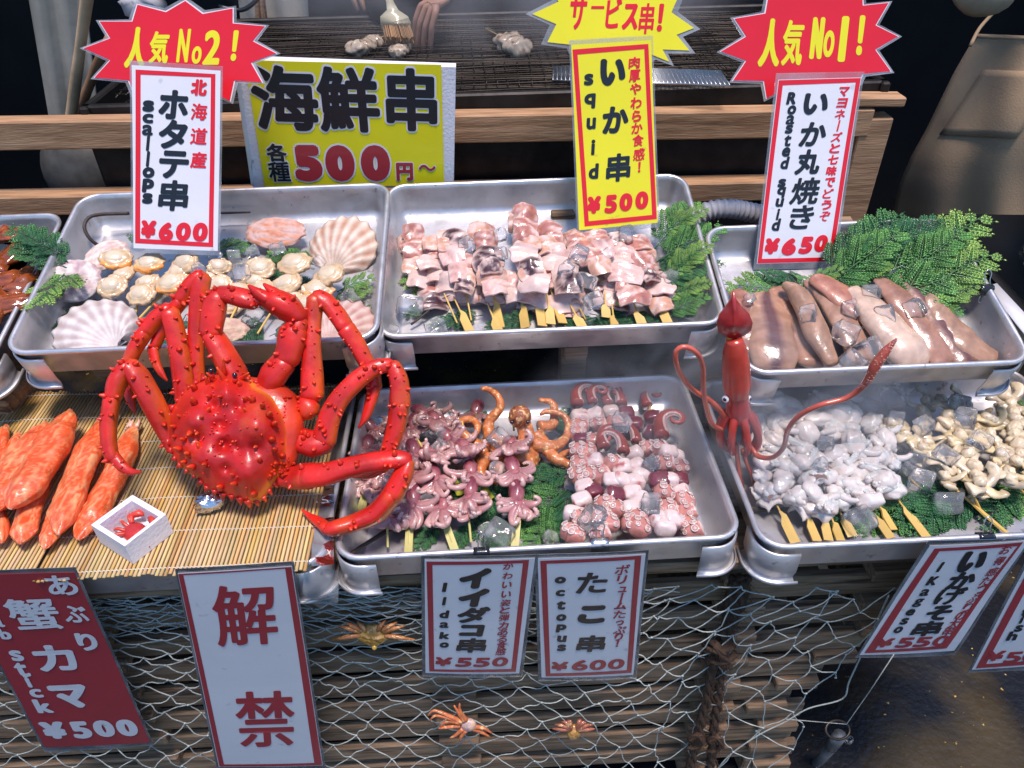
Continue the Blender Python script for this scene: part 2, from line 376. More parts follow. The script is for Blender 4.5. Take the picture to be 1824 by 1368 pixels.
# ------------------------------------------------------------------ grill
gr = thing('charcoal_grill', 'sooty charcoal grill with wire mesh behind the pine rail', 'grill', (.1, 2.1, GZ))
gz = 1.10; MB().box((.02, 2.06, gz-.16), (1.75, .80, .22), None, .01).build('firebox', M['darkmetal'], gr, smooth=False)
def mesh_sheet(x0, x1, y0, y1, z, sp, r, wav=.002):
    b = MB(); k = 0
    for x in np.arange(x0, x1, sp):
        b.tube([(x+wav*sin(y*9+k), y, z+wav*sin(k*1.3+y*7)) for y in np.linspace(y0, y1, 8)], r, 4, (1, 1, 1)); k += 1
    for y in np.arange(y0, y1, sp):
        b.tube([(x, y+wav*sin(x*9+k), z+wav*sin(k*1.3+x*7)+r*1.6) for x in np.linspace(x0, x1, 14)], r, 4, (1, 1, 1)); k += 1
    return b
mesh_sheet(-.78, .86, 1.68, 2.44, gz, .0135, .0011).build('wire_mesh', M['wire'], gr)
mesh_sheet(-.80, .62, 1.74, 2.2, gz+.012, .027, .0014, .004).build('upper_wire_mesh', M['wire'], gr)
b = MB()
for y in (1.68, 2.45): b.box((.02, y, gz-.01), (1.74, .02, .05), None, .004)
for x in (-.84, .88): b.box((x, 2.06, gz-.01), (.02, .80, .05), None, .004)
b.build('grill_frame', M['darkmetal'], gr, smooth=False)
a = hz(985, 143, gz+.03); c = hz(1300, 152, gz+.03); e = hz(985, 118, gz+.03)
rk = MB(); d = (c-a)
for k in range(15):
    t = k/14; rk.tube([a+(e-a)*t, a+(e-a)*t+d], .0012 if k else .0022, 5, (1, 1, 1))
for k in range(42):
    t = k/41; rk.tube([a+d*t, e+d*t], .0011, 5, (1, 1, 1))
tag(rk.build('wire_rack', M['steelwire']), 'bright wire rack lying on the grill mesh behind the yellow squid sign', 'rack')
# burner pipe with nozzles between the rails
bp = thing('burner_pipe', 'sooty burner pipe with round nozzles between the two rails', 'pipe', (.2, 1.72, .98))
a = hy(430, 325, 1.72); c = hy(1350, 285, 1.72)
MB().tube([a, c], .022, 12, (1, 1, 1)).build('pipe', M['darkmetal'], bp)
for px_, py_ in ((815, 306), (908, 303), (998, 302), (1275, 290), (1180, 298)):
    p = hy(px_, py_, 1.69); R = frame((0, -1, .3)); an = np.linspace(0, 2*pi, 17)[:-1]
    ring = [p+R[:, 0]*cos(t)*.013+R[:, 1]*sin(t)*.013 for t in an]+[p+R[:, 0]*.013]
    q = MB().tube(ring, .004, 7, (1, 1, 1), caps=False); q.tube([p, p-R[:, 2]*.03], .012, 10, (.3, .3, .3)); q.build('nozzle', M['wire'], bp)

# ------------------------------------------------------------------ signs
_gc = {}
def glyph(ch):
    if ch not in _gc:
        cu = bpy.data.curves.new('t', 'FONT'); cu.body = ch; cu.resolution_u = 5; o = bpy.data.objects.new('t', cu)
        me = bpy.data.meshes.new_from_object(o)
        V = np.array([v.co[:2] for v in me.vertices]); Fc = [tuple(p.vertices) for p in me.polygons]
        if (me.polygons[0].normal.z if len(me.polygons) else 1) < 0: Fc = [f[::-1] for f in Fc]
        lo, hi = V.min(0), V.max(0); _gc[ch] = (V-(lo+hi)/2, Fc, hi-lo)
        bpy.data.objects.remove(o); bpy.data.meshes.remove(me); bpy.data.curves.remove(cu)
    return _gc[ch]
class Sign:
    def __init__(s, quad, Y, lean, yaw=0, th=.0012, bulge=.0, root=None, anchor='b'):
        # quad: photo pixels BL, BR, TR, TL of the card; the card stands at depth Y, leaning back by "lean"
        n = A(sin(yaw)*cos(lean), -cos(lean)*cos(yaw), sin(lean)); bl = hy(*quad[0], Y) if anchor == 'b' else None
        o = bl if anchor == 'b' else hy(*quad[3], Y)
        s.o, s.n = o, n; s.c = [hp(*q, o, n) for q in quad]; s.bul = bulge; s.root = root
        s.U = nz(s.c[1]-s.c[0]); s.W = np.linalg.norm(s.c[1]-s.c[0]); s.V = nz(s.c[3]-s.c[0]); s.H = np.linalg.norm(s.c[3]-s.c[0]); s.lift = th
    def hit(s, px, py): return hp(px, py, s.o, s.n)
    def bend(s, P, lift=0):
        P = np.asarray(P); d = P-s.c[0]; u = d@s.U/s.W; v = d@s.V/s.H
        k = s.bul*(np.sin(np.clip(u, -.1, 1.1)*pi)*1.0+.7*np.sin(v*2.2*pi+.6)*(.4+.6*u))
        return P+s.n*(k+lift)[:, None]
    def poly(s, name, pts, m, lift, th, parent, back=False):
        P = np.array([s.hit(*p) for p in pts]); n = len(P); b = MB()
        V = np.vstack([s.bend(P, lift-th), s.bend(P, lift)])
        b.add(V, [tuple(range(n-1, -1, -1)), tuple(range(n, 2*n))]+[(i, (i+1) % n, n+(i+1) % n, n+i) for i in range(n)])
        return b.build(name, m, parent, smooth=False)
    def panel(s, name, quad, m, lift, th, parent, nu=6, nv=10):
        c = [s.hit(*q) for q in quad]; G = np.zeros((2, nv+1, nu+1, 3))
        for j in range(nv+1):
            for i in range(nu+1):
                u, v = i/nu, j/nv; G[:, j, i] = (c[0]*(1-u)+c[1]*u)*(1-v)+(c[3]*(1-u)+c[2]*u)*v
        top = s.bend(G[1].reshape(-1, 3), lift); bot = s.bend(G[0].reshape(-1, 3), lift-th); b = MB()
        b.grid(top.reshape(nv+1, nu+1, 3)); b.grid(bot.reshape(nv+1, nu+1, 3)[:, ::-1])
        rim = [(j, 0) for j in range(nv+1)]+[(nv, i) for i in range(1, nu+1)]+[(j, nu) for j in range(nv-1, -1, -1)]+[(0, i) for i in range(nu-1, -1, -1)]
        tt = top.reshape(nv+1, nu+1, 3); bb = bot.reshape(nv+1, nu+1, 3)
        b.grid(np.array([[tt[r], bb[r]] for r in rim]))
        return b.build(name, m, parent, smooth=False)
    def border(s, outer, inner, m, lift, parent, name='border'):
        b = MB(); O = [s.hit(*q) for q in outer]; I = [s.hit(*q) for q in inner]; n = 8
        for k in range(4):
            k2 = (k+1) % 4; G = np.array([[O[k]*(1-t)+O[k2]*t, I[k]*(1-t)+I[k2]*t] for t in np.linspace(0, 1, n+1)])
            b.grid(s.bend(G.reshape(-1, 3), lift).reshape(G.shape))
        return b.build(name, m, parent, smooth=False)
    def text(s, items, m, lift, parent, bold=.04, slant=.12, name='lettering', ox=0, oy=0, sc=1., xb=0):
        b = MB(); ring = [(0, 0)]+[(cos(a), sin(a)) for a in np.arange(12)/12*2*pi] if bold else [(0, 0)]
        for ch, x, y, wd, hg in items:
            rot = False
            if ch in 'ー' and hg > wd: rot = True
            px_, py_, wd_, hg_ = ox+x/sc, oy+y/sc, wd/sc, hg/sc
            c = s.hit(px_, py_); u0 = (c-s.c[0])@s.U/s.W; v0 = (c-s.c[0])@s.V/s.H
            U = nz((s.c[1]-s.c[0])*(1-v0)+(s.c[2]-s.c[3])*v0); V = nz((s.c[3]-s.c[0])*(1-u0)+(s.c[2]-s.c[1])*u0)
            W = np.linalg.norm(s.hit(px_+wd_/2, py_)-s.hit(px_-wd_/2, py_)); H = np.linalg.norm(s.hit(px_, py_-hg_/2)-s.hit(px_, py_+hg_/2))
            G, Fc, sz = glyph(ch); G = G.copy()
            if rot: G = G[:, ::-1]*A(-1, 1)*-1; sz = sz[::-1]; Fc = Fc
            em = min(W, H) if min(W, H) > .35*max(W, H) else max(W, H)*.6
            bd = bold*em*(.45 if ch == '串' else 1.0 if len(G) < 75 else .62 if len(G) < 110 else .4); W2 = max(W-2*bd, W*.3); H2 = max(H-2*bd, H*.3)
            if rot: H2 = H; W2 = W*.5
            Q = G/sz*A(W2, H2); Q[:, 0] += slant*Q[:, 1]
            for k, (a1, a2) in enumerate(ring):
                P = c+np.outer(Q[:, 0]+a1*bd, U)+np.outer(Q[:, 1]+a2*bd+xb, V)
                b.add(s.bend(P, lift+k*.00002), Fc)
        return b.build(name, m, parent, smooth=False)
def vcol(chars, x0, y0, x1, y1, w_, h_):
    n = len(chars); return [(c, x0+(x1-x0)*i/max(1, n-1), y0+(y1-y0)*i/max(1, n-1), w_, h_) for i, c in enumerate(chars)]
def zc(pts, ox, oy, sc=3.): return [(ox+x/sc, oy+y/sc) for x, y in pts]
def grow(q, k):
    c = np.mean(q, axis=0); return [tuple(A(*p)+nz(A(*p)-c)*k) for p in q]
GRP = None
def sign(label, quad, Y, lean, card, bord, outer, inner, texts, bulge=.001, film=9, yaw=0, group=None, root=None, anchor='b', slant=.1):
    S = Sign(quad, Y, lean, yaw, bulge=bulge, anchor=anchor)
    r = root or thing('price_sign', label, 'sign', S.c[0], group)
    cd_ = S.panel('card', quad, card, 0, .0012, r)
    if film: S.panel('laminate', grow(quad, film), M['film'], -.0002, .0006, r)
    if bord is not None: S.border(outer, inner, bord, .0004, cd_)
    for items, m, bold in texts: S.text(items[3], m, .0007, cd_, bold, slant, ox=items[0], oy=items[1], sc=items[2])
    return S, r
K, RD, DR = M['black'], M['red'], M['dred']
# scallop sign
z1 = (0, 0, 3.)
sign('white scallop price sign for ¥600, red border, in the upper left tray', [(238, 442), (388, 447), (393, 126), (235, 116)], 1.27, rad(22), M['white'], RD,
     [(241, 433), (380, 440), (384, 132), (242, 124)], [(250, 425), (372, 432), (376, 138), (251, 133)],
     [((*z1, [('ホ', 930, 560, 158, 158), ('タ', 925, 718, 152, 158), ('テ', 930, 880, 158, 150), ('串', 930, 1045, 158, 165)]), K, .085),
      ((*z1, [('北', 1065, 468, 85, 88), ('海', 1065, 598, 85, 90), ('道', 1063, 728, 88, 90), ('産', 1062, 855, 85, 88)]), RD, .06),
      ((*z1, [('s', 795, 567, 62, 62), ('c', 792, 633, 58, 52), ('a', 790, 695, 58, 58), ('l', 792, 765, 16, 85), ('l', 792, 850, 16, 85), ('o', 795, 922, 64, 58), ('p', 793, 992, 62, 75), ('s', 790, 1060, 56, 58)]), K, .11),
      ((*z1, [('¥', 795, 1225, 82, 95), ('6', 890, 1238, 78, 102), ('0', 982, 1238, 80, 100), ('0', 1072, 1240, 80, 102)]), RD, .11)])
# squid sign (yellow)
z2 = (608, 0, 3.)
sign('yellow squid price sign for ¥500 with red border over the middle tray', zc([(1270, 1230), (1690, 1190), (1655, 215), (1228, 240)], 608, 0), 1.34, rad(21), M['yellow'], RD,
     zc([(1300, 1210), (1685, 1170), (1640, 235), (1235, 265)], 608, 0), zc([(1322, 1182), (1660, 1148), (1618, 262), (1262, 292)], 608, 0),
     [((*z2, [('い', 1450, 385, 138, 145), ('か', 1465, 640, 140, 145), ('串', 1480, 895, 130, 150)]), K, .085),
      ((*z2, [('s', 1322, 425, 50, 62), ('q', 1328, 540, 60, 80), ('u', 1335, 660, 50, 62), ('i', 1345, 787, 20, 82), ('d', 1348, 915, 52, 82)]), K, .09),
      ((*z2, [('肉', 1565, 335, 60, 62), ('厚', 1567, 405, 60, 66), ('や', 1572, 475, 60, 62), ('わ', 1575, 550, 60, 62), ('ら', 1578, 620, 50, 62), ('か', 1580, 685, 60, 58), ('食', 1585, 750, 60, 64), ('感', 1590, 825, 62, 66), ('！', 1592, 893, 14, 55)]), RD, .06),
      ((*z2, [('¥', 1350, 1095, 72, 92), ('5', 1440, 1090, 66, 98), ('0', 1520, 1080, 70, 96), ('0', 1605, 1070, 70, 96)]), RD, .12)])
# roasted squid sign
z3 = (1216, 0, 3.)
red_r = [(c, 860-102*i/11, 490+665*i/11, 55, 52) for i, c in enumerate('マヨネーズと七味でどうぞ')]
red_r[3] = ('ー', red_r[3][1], red_r[3][2], 12, 55)
sign('white roasted squid price sign for ¥650, beside the green fronds', [(1348, 470), (1483, 466), (1534, 138), (1386, 142)], 1.27, rad(21), M['white'], RD,
     [(1349, 469), (1482, 465), (1533, 139), (1387, 143)], [(1357, 461), (1475, 458), (1524, 147), (1394, 152)],
     [((*z3, [('い', 710, 555, 135, 115), ('か', 697, 717, 140, 130), ('丸', 672, 865, 130, 135), ('焼', 655, 1020, 150, 142), ('き', 635, 1160, 125, 128)]), K, .075),
      ((*z3, [('R', 582, 525, 50, 66), ('o', 582, 588, 46, 50), ('a', 575, 640, 46, 50), ('s', 568, 690, 40, 48), ('t', 560, 752, 38, 62), ('e', 552, 812, 44, 50), ('d', 545, 870, 42, 66),
              ('s', 530, 978, 42, 46), ('q', 525, 1028, 44, 58), ('u', 517, 1082, 42, 46), ('i', 508, 1145, 14, 60), ('d', 498, 1200, 42, 66)]), K, .09),
      ((*z3, red_r), RD, .05),
      ((*z3, [('¥', 475, 1315, 76, 85), ('6', 568, 1318, 76, 92), ('5', 658, 1310, 70, 92), ('0', 738, 1300, 70, 90)]), RD, .12)], film=12)
# starbursts
def burst(label, poly, Y, lean, m, texts, mtext, root=None, ring=8, white=None, bulge=.002):
    S = Sign([poly[0], poly[1], poly[2], poly[3]], Y, lean, bulge=0); xs = [p[0] for p in poly]; ys = [p[1] for p in poly]
    S = Sign([(min(xs), max(ys)), (max(xs), max(ys)), (max(xs), min(ys)), (min(xs), min(ys))], Y, lean, bulge=0)
    r = thing('starburst_sign', label, 'sign', S.c[0]+(S.c[1]-S.c[0])/2, 'starburst signs above the price signs')
    if white: S.poly('white_edge', grow(poly, 2.5), M['white'], -.0004, .001, r)
    cd_ = S.poly('card', poly, m, .0004, .001, r)
    S.poly('laminate', grow(poly, ring), M['film'], -.0008, .0006, r)
    S.text(texts[3], mtext, .0008, cd_, .075, .12, ox=texts[0], oy=texts[1], sc=texts[2])
    return S, r
burst('red starburst sign reading No2 behind the scallop sign', zc([(447, 258), (590, 205), (533, 115), (708, 115), (735, 25), (887, 65), (990, 5), (1083, 75), (1243, 45), (1243, 125), (1415, 140), (1350, 220), (1475, 285), (1340, 335), (1400, 440), (1250, 430), (1228, 538), (1080, 470), (980, 540), (880, 470), (730, 530), (690, 430), (505, 415), (590, 322)], 0, 0),
      1.43, rad(24), RD, (*z1, [('人', 728, 255, 110, 220), ('気', 852, 255, 105, 175), ('N', 982, 245, 62, 180), ('o', 1052, 295, 52, 95), ('2', 1135, 255, 90, 185), ('！', 1255, 245, 30, 165)]), M['yellow'], white=1)
burst('yellow starburst sign above the yellow squid sign', [(948, 25), (995, 3), (975, -30), (1020, -28), (1040, -60), (1075, -35), (1110, -65), (1130, -35), (1175, -50), (1175, -15), (1210, -10), (1196, 22), (1236, 50), (1205, 62), (1228, 90), (1180, 88), (1192, 110), (1160, 97), (1120, 130), (1080, 100), (1023, 88), (1020, 80), (975, 75), (991, 43)],
      1.49, rad(22), M['yellow'], (*z2, [('サ', 1265, 60, 90, 200), ('ー', 1370, 40, 70, 16), ('ビ', 1455, 70, 80, 165), ('ス', 1545, 90, 85, 140), ('串', 1632, 100, 80, 165), ('！', 1705, 95, 28, 150)]), RD, ring=12)
burst('red starburst sign reading No1 above the roasted squid sign', zc([(205, 275), (340, 195), (278, 100), (443, 72), (455, 0), (470, -60), (600, -25), (700, -90), (800, -25), (930, -60), (960, -10), (962, 30), (1100, 15), (1030, 135), (1150, 195), (1028, 265), (1110, 380), (960, 395), (940, 440), (800, 430), (700, 470), (600, 440), (450, 525), (435, 432), (270, 430), (340, 325)], 1216, 0),
      1.43, rad(22), RD, (*z3, [('人', 468, 230, 115, 260), ('気', 588, 230, 112, 245), ('N', 718, 205, 66, 225), ('o', 780, 235, 58, 145), ('1', 858, 210, 40, 245), ('！', 950, 190, 32, 215)]), M['yellow'], white=1)
# foam box with the yellow seafood poster
fb = thing('foam_box', 'white foam box standing on edge with a yellow poster, price from ¥500', 'box', hy(620, 330, 1.53))
S = Sign([(470, 330), (808, 328), (810, 118), (428, 101)], 1.53, 0, bulge=0)
c = [S.hit(*q) for q in [(452, 335), (808, 335), (812, 120), (422, 106)]]; bk = A(0, .028, 0)
b = MB(); fr = [p+A(0, .001, 0) for p in c]; V = fr+[p+bk for p in fr]
b.add(V, [(0, 1, 2, 3), (7, 6, 5, 4), (0, 4, 5, 1), (1, 5, 6, 2), (2, 6, 7, 3), (3, 7, 4, 0)]); b.build('foam_slab', M['foam'], fb, smooth=False)
b = MB(); side = hy(417, 123, 1.50); s2 = hy(447, 328, 1.50)
b.add([fr[3], fr[0], s2, side, fr[3]+bk, fr[0]+bk, s2+bk, side+bk], [(0, 3, 2, 1), (4, 5, 6, 7), (3, 7, 6, 2), (0, 4, 7, 3), (1, 2, 6, 5)]); b.build('foam_flange', M['foam'], fb, smooth=False)
ps_ = S.panel('poster', [(472, 332), (791, 330), (786, 115), (436, 107)], M['yellow'], .0022, .0012, fb)
big = [('海', 508, 175, 117, 115), ('鮮', 621, 178, 110, 116), ('串', 733, 178, 92, 112)]
sm = [('各', 493, 271, 36, 32), ('種', 498, 305, 38, 35)]
pr = [('5', 549, 290, 50, 64), ('0', 606, 290, 52, 64), ('0', 669, 290, 52, 64), ('円', 721, 305, 30, 32), ('〜', 761, 298, 30, 11)]
def gw(it, k): return [(c_, x, y, w_+k, h_+k) for c_, x, y, w_, h_ in it]
S.text(gw(big, 7), M['white'], .0026, ps_, .13, 0, 'lettering_outline'); S.text(gw(pr[:3], 6), M['white'], .0026, ps_, .17, 0, 'lettering_outline')
S.text(gw(sm, 4)+gw(pr[3:], 3), M['white'], .0026, ps_, .1, 0, 'lettering_outline')
S.text(big, K, .0032, ps_, .085, 0); S.text(sm, K, .0032, ps_, .06, 0); S.text(pr[:3], DR, .0032, ps_, .13, 0); S.text(pr[3:], DR, .0032, ps_, .06, 0)
# lower hanging signs
z5 = (608, 960, 3.); z6 = (1216, 960, 3.); z4 = (0, 960, 3.)
wh = M['white']
red_i = [(c, 892-40*i/11, y, 54, 36) for i, (c, y) in enumerate(zip('かわいい姿と弾力ある食感', (138, 190, 240, 292, 338, 378, 418, 458, 493, 530, 562, 596)))]
sign('white baby octopus price sign for ¥550 clipped under the lower middle tray', zc([(450, 715), (950, 717), (1035, 98), (445, 112)], 608, 960), .718, rad(-5), wh, DR,
     zc([(470, 705), (932, 706), (1003, 106), (455, 120)], 608, 960), zc([(497, 693), (908, 690), (970, 123), (487, 137)], 608, 960),
     [((*z5, [('イ', 712, 205, 165, 112), ('イ', 705, 310, 160, 100), ('ダ', 705, 402, 172, 86), ('コ', 697, 485, 130, 62), ('串', 697, 562, 158, 76)]), K, .1),
      ((*z5, [('I', 552, 255, 22, 50), ('I', 550, 330, 18, 44), ('d', 550, 400, 50, 42), ('a', 550, 457, 50, 30), ('k', 552, 512, 54, 36), ('o', 550, 562, 50, 28)]), K, .1),
      ((*z5, red_i), DR, .04), ((*z5, [('¥', 545, 650, 90, 46), ('5', 655, 652, 86, 50), ('5', 752, 652, 86, 50), ('0', 848, 650, 86, 50)]), DR, .07)], bulge=.0015, anchor='t')
tk = [('ボ', 1500, 158, 75, 56), ('リ', 1497, 212, 50, 46), ('ュ', 1503, 265, 46, 30), ('ー', 1497, 310, 12, 50), ('ム', 1492, 355, 66, 38), ('た', 1487, 400, 66, 40), ('っ', 1487, 445, 44, 26), ('ぷ', 1487, 483, 66, 40), ('り', 1482, 517, 44, 40), ('！', 1475, 552, 14, 34)]
sign('white octopus price sign for ¥600 clipped under the lower middle tray', zc([(1070, 740), (1560, 725), (1625, 75), (1050, 105)], 608, 960), .718, rad(-5), wh, DR,
     zc([(1092, 732), (1550, 712), (1602, 82), (1063, 117)], 608, 960), zc([(1117, 715), (1525, 697), (1567, 103), (1097, 132)], 608, 960),
     [((*z5, [('た', 1340, 230, 165, 112), ('こ', 1340, 400, 148, 95), ('串', 1335, 553, 152, 86)]), K, .1),
      ((*z5, [('o', 1170, 217, 60, 36), ('c', 1170, 287, 50, 34), ('t', 1174, 353, 50, 46), ('o', 1175, 418, 54, 36), ('p', 1175, 475, 54, 42), ('u', 1178, 530, 50, 34), ('s', 1177, 577, 48, 34)]), K, .11),
      ((*z5, tk), DR, .05), ((*z5, [('¥', 1165, 675, 90, 46), ('6', 1275, 668, 86, 56), ('0', 1370, 666, 88, 54), ('0', 1468, 662, 88, 54)]), DR, .07)], bulge=.0015, anchor='t')
rg = [(c, x, y, 52, 42) for c, x, y in zip('お得感たっぷりの大串', (1722, 1690, 1652, 1620, 1595, 1553, 1525, 1485, 1448, 1418), (52, 112, 172, 222, 268, 315, 362, 405, 446, 486))]
sign('white squid leg price sign for ¥550 clipped under the lower right tray', zc([(945, 620), (1450, 595), (1850, 3), (1320, 35)], 1216, 960), .700, rad(-5), wh, DR,
     zc([(970, 608), (1408, 580), (1815, 12), (1345, 48)], 1216, 960), zc([(1028, 590), (1385, 565), (1788, 32), (1370, 62)], 1216, 960),
     [((*z6, [('い', 1545, 115, 135, 105), ('か', 1490, 218, 138, 85), ('げ', 1428, 302, 145, 82), ('そ', 1368, 390, 130, 72), ('串', 1305, 472, 150, 72)]), K, .1),
      ((*z6, [('I', 1375, 145, 16, 50), ('K', 1335, 220, 50, 45), ('a', 1293, 283, 46, 34), ('g', 1255, 338, 46, 40), ('e', 1215, 388, 46, 32), ('s', 1183, 435, 40, 32), ('o', 1150, 480, 44, 32)]), K, .1),
      ((*z6, rg), DR, .04), ((*z6, [('¥', 1075, 550, 90, 44), ('5', 1185, 547, 84, 50), ('5', 1280, 543, 84, 50), ('0', 1378, 538, 84, 50)]), DR, .07)], bulge=.0015, anchor='t', slant=0)
sign('white shellfish price sign cut off by the right edge of the photo', [(1731, 1193), (1905, 1180), (2020, 965), (1846, 975)], .700, rad(-5), wh, DR,
     [(1738, 1190), (1895, 1177), (2008, 968), (1852, 978)], [(1756, 1182), (1887, 1171), (1998, 975), (1864, 985)],
     [((*z6, [('f', 1832, 385, 36, 40), ('i', 1812, 428, 14, 40), ('s', 1795, 475, 40, 32), ('h', 1762, 515, 50, 44)]), K, .1),
      ((*z6, [('¥', 1668, 622, 90, 48), ('5', 1765, 628, 84, 54), ('0', 1860, 622, 84, 54)]), DR, .07)], bulge=.001, anchor='t', slant=0)
sign('dark red grilled crab price sign for ¥500 hanging below the bamboo mat', [(80, 1331), (268, 1322), (133, 1019), (-84, 1024)], .712, rad(-5), M['dred'], None, None, None,
     [((*z4, [('あ', 330, 245, 165, 102), ('ぶ', 402, 400, 135, 88), ('り', 465, 550, 110, 92), ('カ', 295, 635, 225, 132), ('マ', 380, 838, 205, 118)]), wh, .085),
      ((*z4, [('蟹', 182, 400, 275, 160)]), wh, .06), ((*z4, [('C', -70, 330, 70, 60), ('r', -45, 385, 60, 50), ('a', -10, 440, 60, 50), ('b', 28, 503, 62, 56), ('s', 90, 620, 70, 55), ('t', 118, 695, 72, 72), ('i', 150, 755, 22, 66), ('c', 195, 820, 70, 44), ('k', 232, 888, 92, 70)]), wh, .1),
      ((*z4, [('¥', 290, 1018, 135, 88), ('5', 435, 1015, 108, 88), ('0', 558, 1008, 112, 86), ('0', 680, 1005, 112, 86)]), wh, .13)], bulge=.001, anchor='t', slant=0)
sign('tall white banner with two red brushed characters hanging below the crab', [(390, 1366), (575, 1363), (520, 1008), (317, 1020)], .708, rad(-4), wh, DR,
     [(391, 1365), (574, 1362), (519, 1009), (318, 1021)], [(399, 1361), (560, 1358), (508, 1012), (327, 1023)],
     [((*z4, [('解', 1312, 410, 345, 320), ('禁', 1420, 965, 315, 290)]), DR, .06)], bulge=.001, anchor='t', slant=.05)
# binder clips
def clip(label, p, sc=1., col='k', back=(0, 1, 0)):
    r = thing('binder_clip', label, 'clip', p, 'binder clips on the tray rims')
    m = M['clipk'] if col == 'k' else M['steelwire']; b = MB(); W = .024*sc
    sec = [(-.006, -.012), (-.0065, .001), (-.004, .004), (.004, .004), (.0065, .001), (.005, -.010)]
    sec = [(a_*sc, b_*sc) for a_, b_ in sec]
    G = np.array([[[x, s_[0], s_[1]] for s_ in sec] for x in np.linspace(-W/2, W/2, 5)])
    b.grid(G+p); o = b.build('clip_body', m, r); md = o.modifiers.new('s', 'SOLIDIFY'); md.thickness = .0009
    for sg, nm in ((1, 'handle'), (-1, 'handle')):
        pts = [(-.006, 0, 0), (-.0045, .004, .010), (-.006, .008, .020), (0, .011, .026), (.006, .008, .020), (.0045, .004, .010), (.006, 0, 0)]
        pts = [A(x, y*(1 if sg > 0 else -.35), z if sg > 0 else -z*.8)*sc+p+A(0, 0, .004 if sg > 0 else -.01) for x, y, z in pts]
        MB().tube(pts, .0009*sc, 6, (1, 1, 1), step=.003).build(nm, M['steelwire'], r)
M['clipk'] = mat('black_clip', (.015, .015, .016), rough=.2, metal=.3, coat=1)
clip('black binder clip holding the baby octopus sign', hz(858, 982, .742))
clip('shiny steel binder clip holding the octopus sign', hz(1068, 966, .742), 1.15, 's')
clip('black binder clip on the front rim of the lower right tray', hz(1755, 955, .742))
clip('black binder clip on the right rim of the upper right tray', T['ur'].hit(1756, 512, .062), 1.0)
# ------------------------------------------------------------------ bamboo mats over the lower left tray
M['bamboo'] = mat('bamboo', 'vc', rough=.45, scale3=(40, 3, 40), var=.12, vs=6, bump=.2, bs=40, spec=.4)
M['twine'] = mat('white_twine', (.62, .58, .50), rough=.8)
def mat_thing(label, x0, x1, y0, y1, z, seed, skew=0.0):
    R_ = np.random.RandomState(seed); r = thing('bamboo_mat', label, 'mat', ((x0+x1)/2, (y0+y1)/2, z-.003)); b = MB()
    n = int((x1-x0)/.0062)
    ys = np.linspace(y0+.012, y1-.012, 7)
    zw = lambda x: .0015*sin(x*23+seed)
    for i in range(n):
        x = x0+(x1-x0)*(i+.5)/n; e0 = y0+R_.uniform(-.003, .003)-.012*(x-x0); e1 = y1+R_.uniform(-.003, .003)-.012*(x-x0)
        base = A(.62, .43, .19)*R_.uniform(.8, 1.15)*A(1, R_.uniform(.93, 1.05), R_.uniform(.85, 1.15))
        if R_.rand() < .2: base = base*A(.95, .82, .62)
        Y = np.linspace(e0, e1, 7); rr = .0027*R_.uniform(.92, 1.04)
        b.tube([(x+skew*(y-y0)+R_.uniform(-.0002, .0002), y, z+zw(x)) for y in Y], rr, 6, base, asp=.8)
    b.build('sticks', M['bamboo'], r)
    for k, y in enumerate(ys):
        for ph in (0, pi):
            q = MB(); pts = []
            for i in range(2*n+1):
                x = x0+(x1-x0)*i/(2*n); pts.append((x+skew*(y-y0), y-.012*(x-x0)+.0022*sin(x*14+k)+.0007*sin(i*pi/2+ph), z+zw(x)+.0030*cos(i*pi/2+ph)))
            q.tube(pts, .0010, 5, (1, 1, 1)); q.build('string', M['twine'], r)
    return r
mat_thing('bamboo mat under the big red crab', -.667, -.276, .714, 1.15, .7485, 1)
mat_thing('bamboo mat under the crab sticks at the left edge', -1.04, -.672, .722, 1.16, .7465, 2)
MZ = .7515
# clear film bag bunched at the right end of the mat
b = MB(); P = []
for i in range(16):
    row = []
    for j in range(22):
        u, v = i/15, j/21; p = hz(556+40*u, 1012-170*v, .744)+A(0, 0, .002); row.append(p)
    P.append(row)
P = np.array(P); Q = P.reshape(-1, 3); Q[:, 2] += .003*wob(Q, 60, 3)+.003; b.grid(Q.reshape(P.shape))
tag(b.build('plastic_film', M['film']), 'crumpled clear plastic film between the bamboo mat and the octopus tray', 'film')
b = MB(); P = []
for i in range(14):
    row = []
    for j in range(14):
        u, v = i/13, j/13; p = hy(542+62*u, 1010+70*v*(1-.5*abs(u-.5)), .724); row.append(p)
    P.append(row)
P = np.array(P); Q = P.reshape(-1, 3); Q[:, 1] += -.008+.008*wob(Q, 40, 2); b.grid(Q.reshape(P.shape))
tag(b.build('plastic_bag', M['film']), 'clear plastic bag hanging from the tray edge beside the tall banner', 'bag')

# ------------------------------------------------------------------ the big crab
M['crab'] = mat('painted_crab', 'vc', c2=(.62, .09, .015), c2s=16, c2lo=.56, c2hi=.78, rough=.42, coat=.28, coatr=.18, var=.22, vs=26, bump=.55, bs=70, c3=(.02, .004, .004), c3s=330, c3lo=.70, c3hi=.73, spec=.5)
M['eye'] = mat('black_bead', (.008, .008, .008), rough=.1, coat=1)
CO = hz(450, 893, .775); CN = nz(A(0.02, -sin(rad(45)), cos(rad(45))))
def cp_(px, py, off, zmin=None):
    p = hp(px, py, CO+CN*off, CN)
    zm = (MZ+.002) if zmin is None else zmin
    return p if p[2] > zm else hz(px, py, zm)
PXM = lambda p: float((p-CAM)@FWD)/FPX     # metres per photo pixel at that depth
crab = thing('crab_model', 'big glossy red spiny crab model with raised legs, standing on the bamboo mat', 'crab', hz(430, 880, MZ))
RED, DRED, ORA, YEL = A(.62, .016, .010), A(.34, .006, .012), A(.66, .070, .008), A(.72, .27, .02)
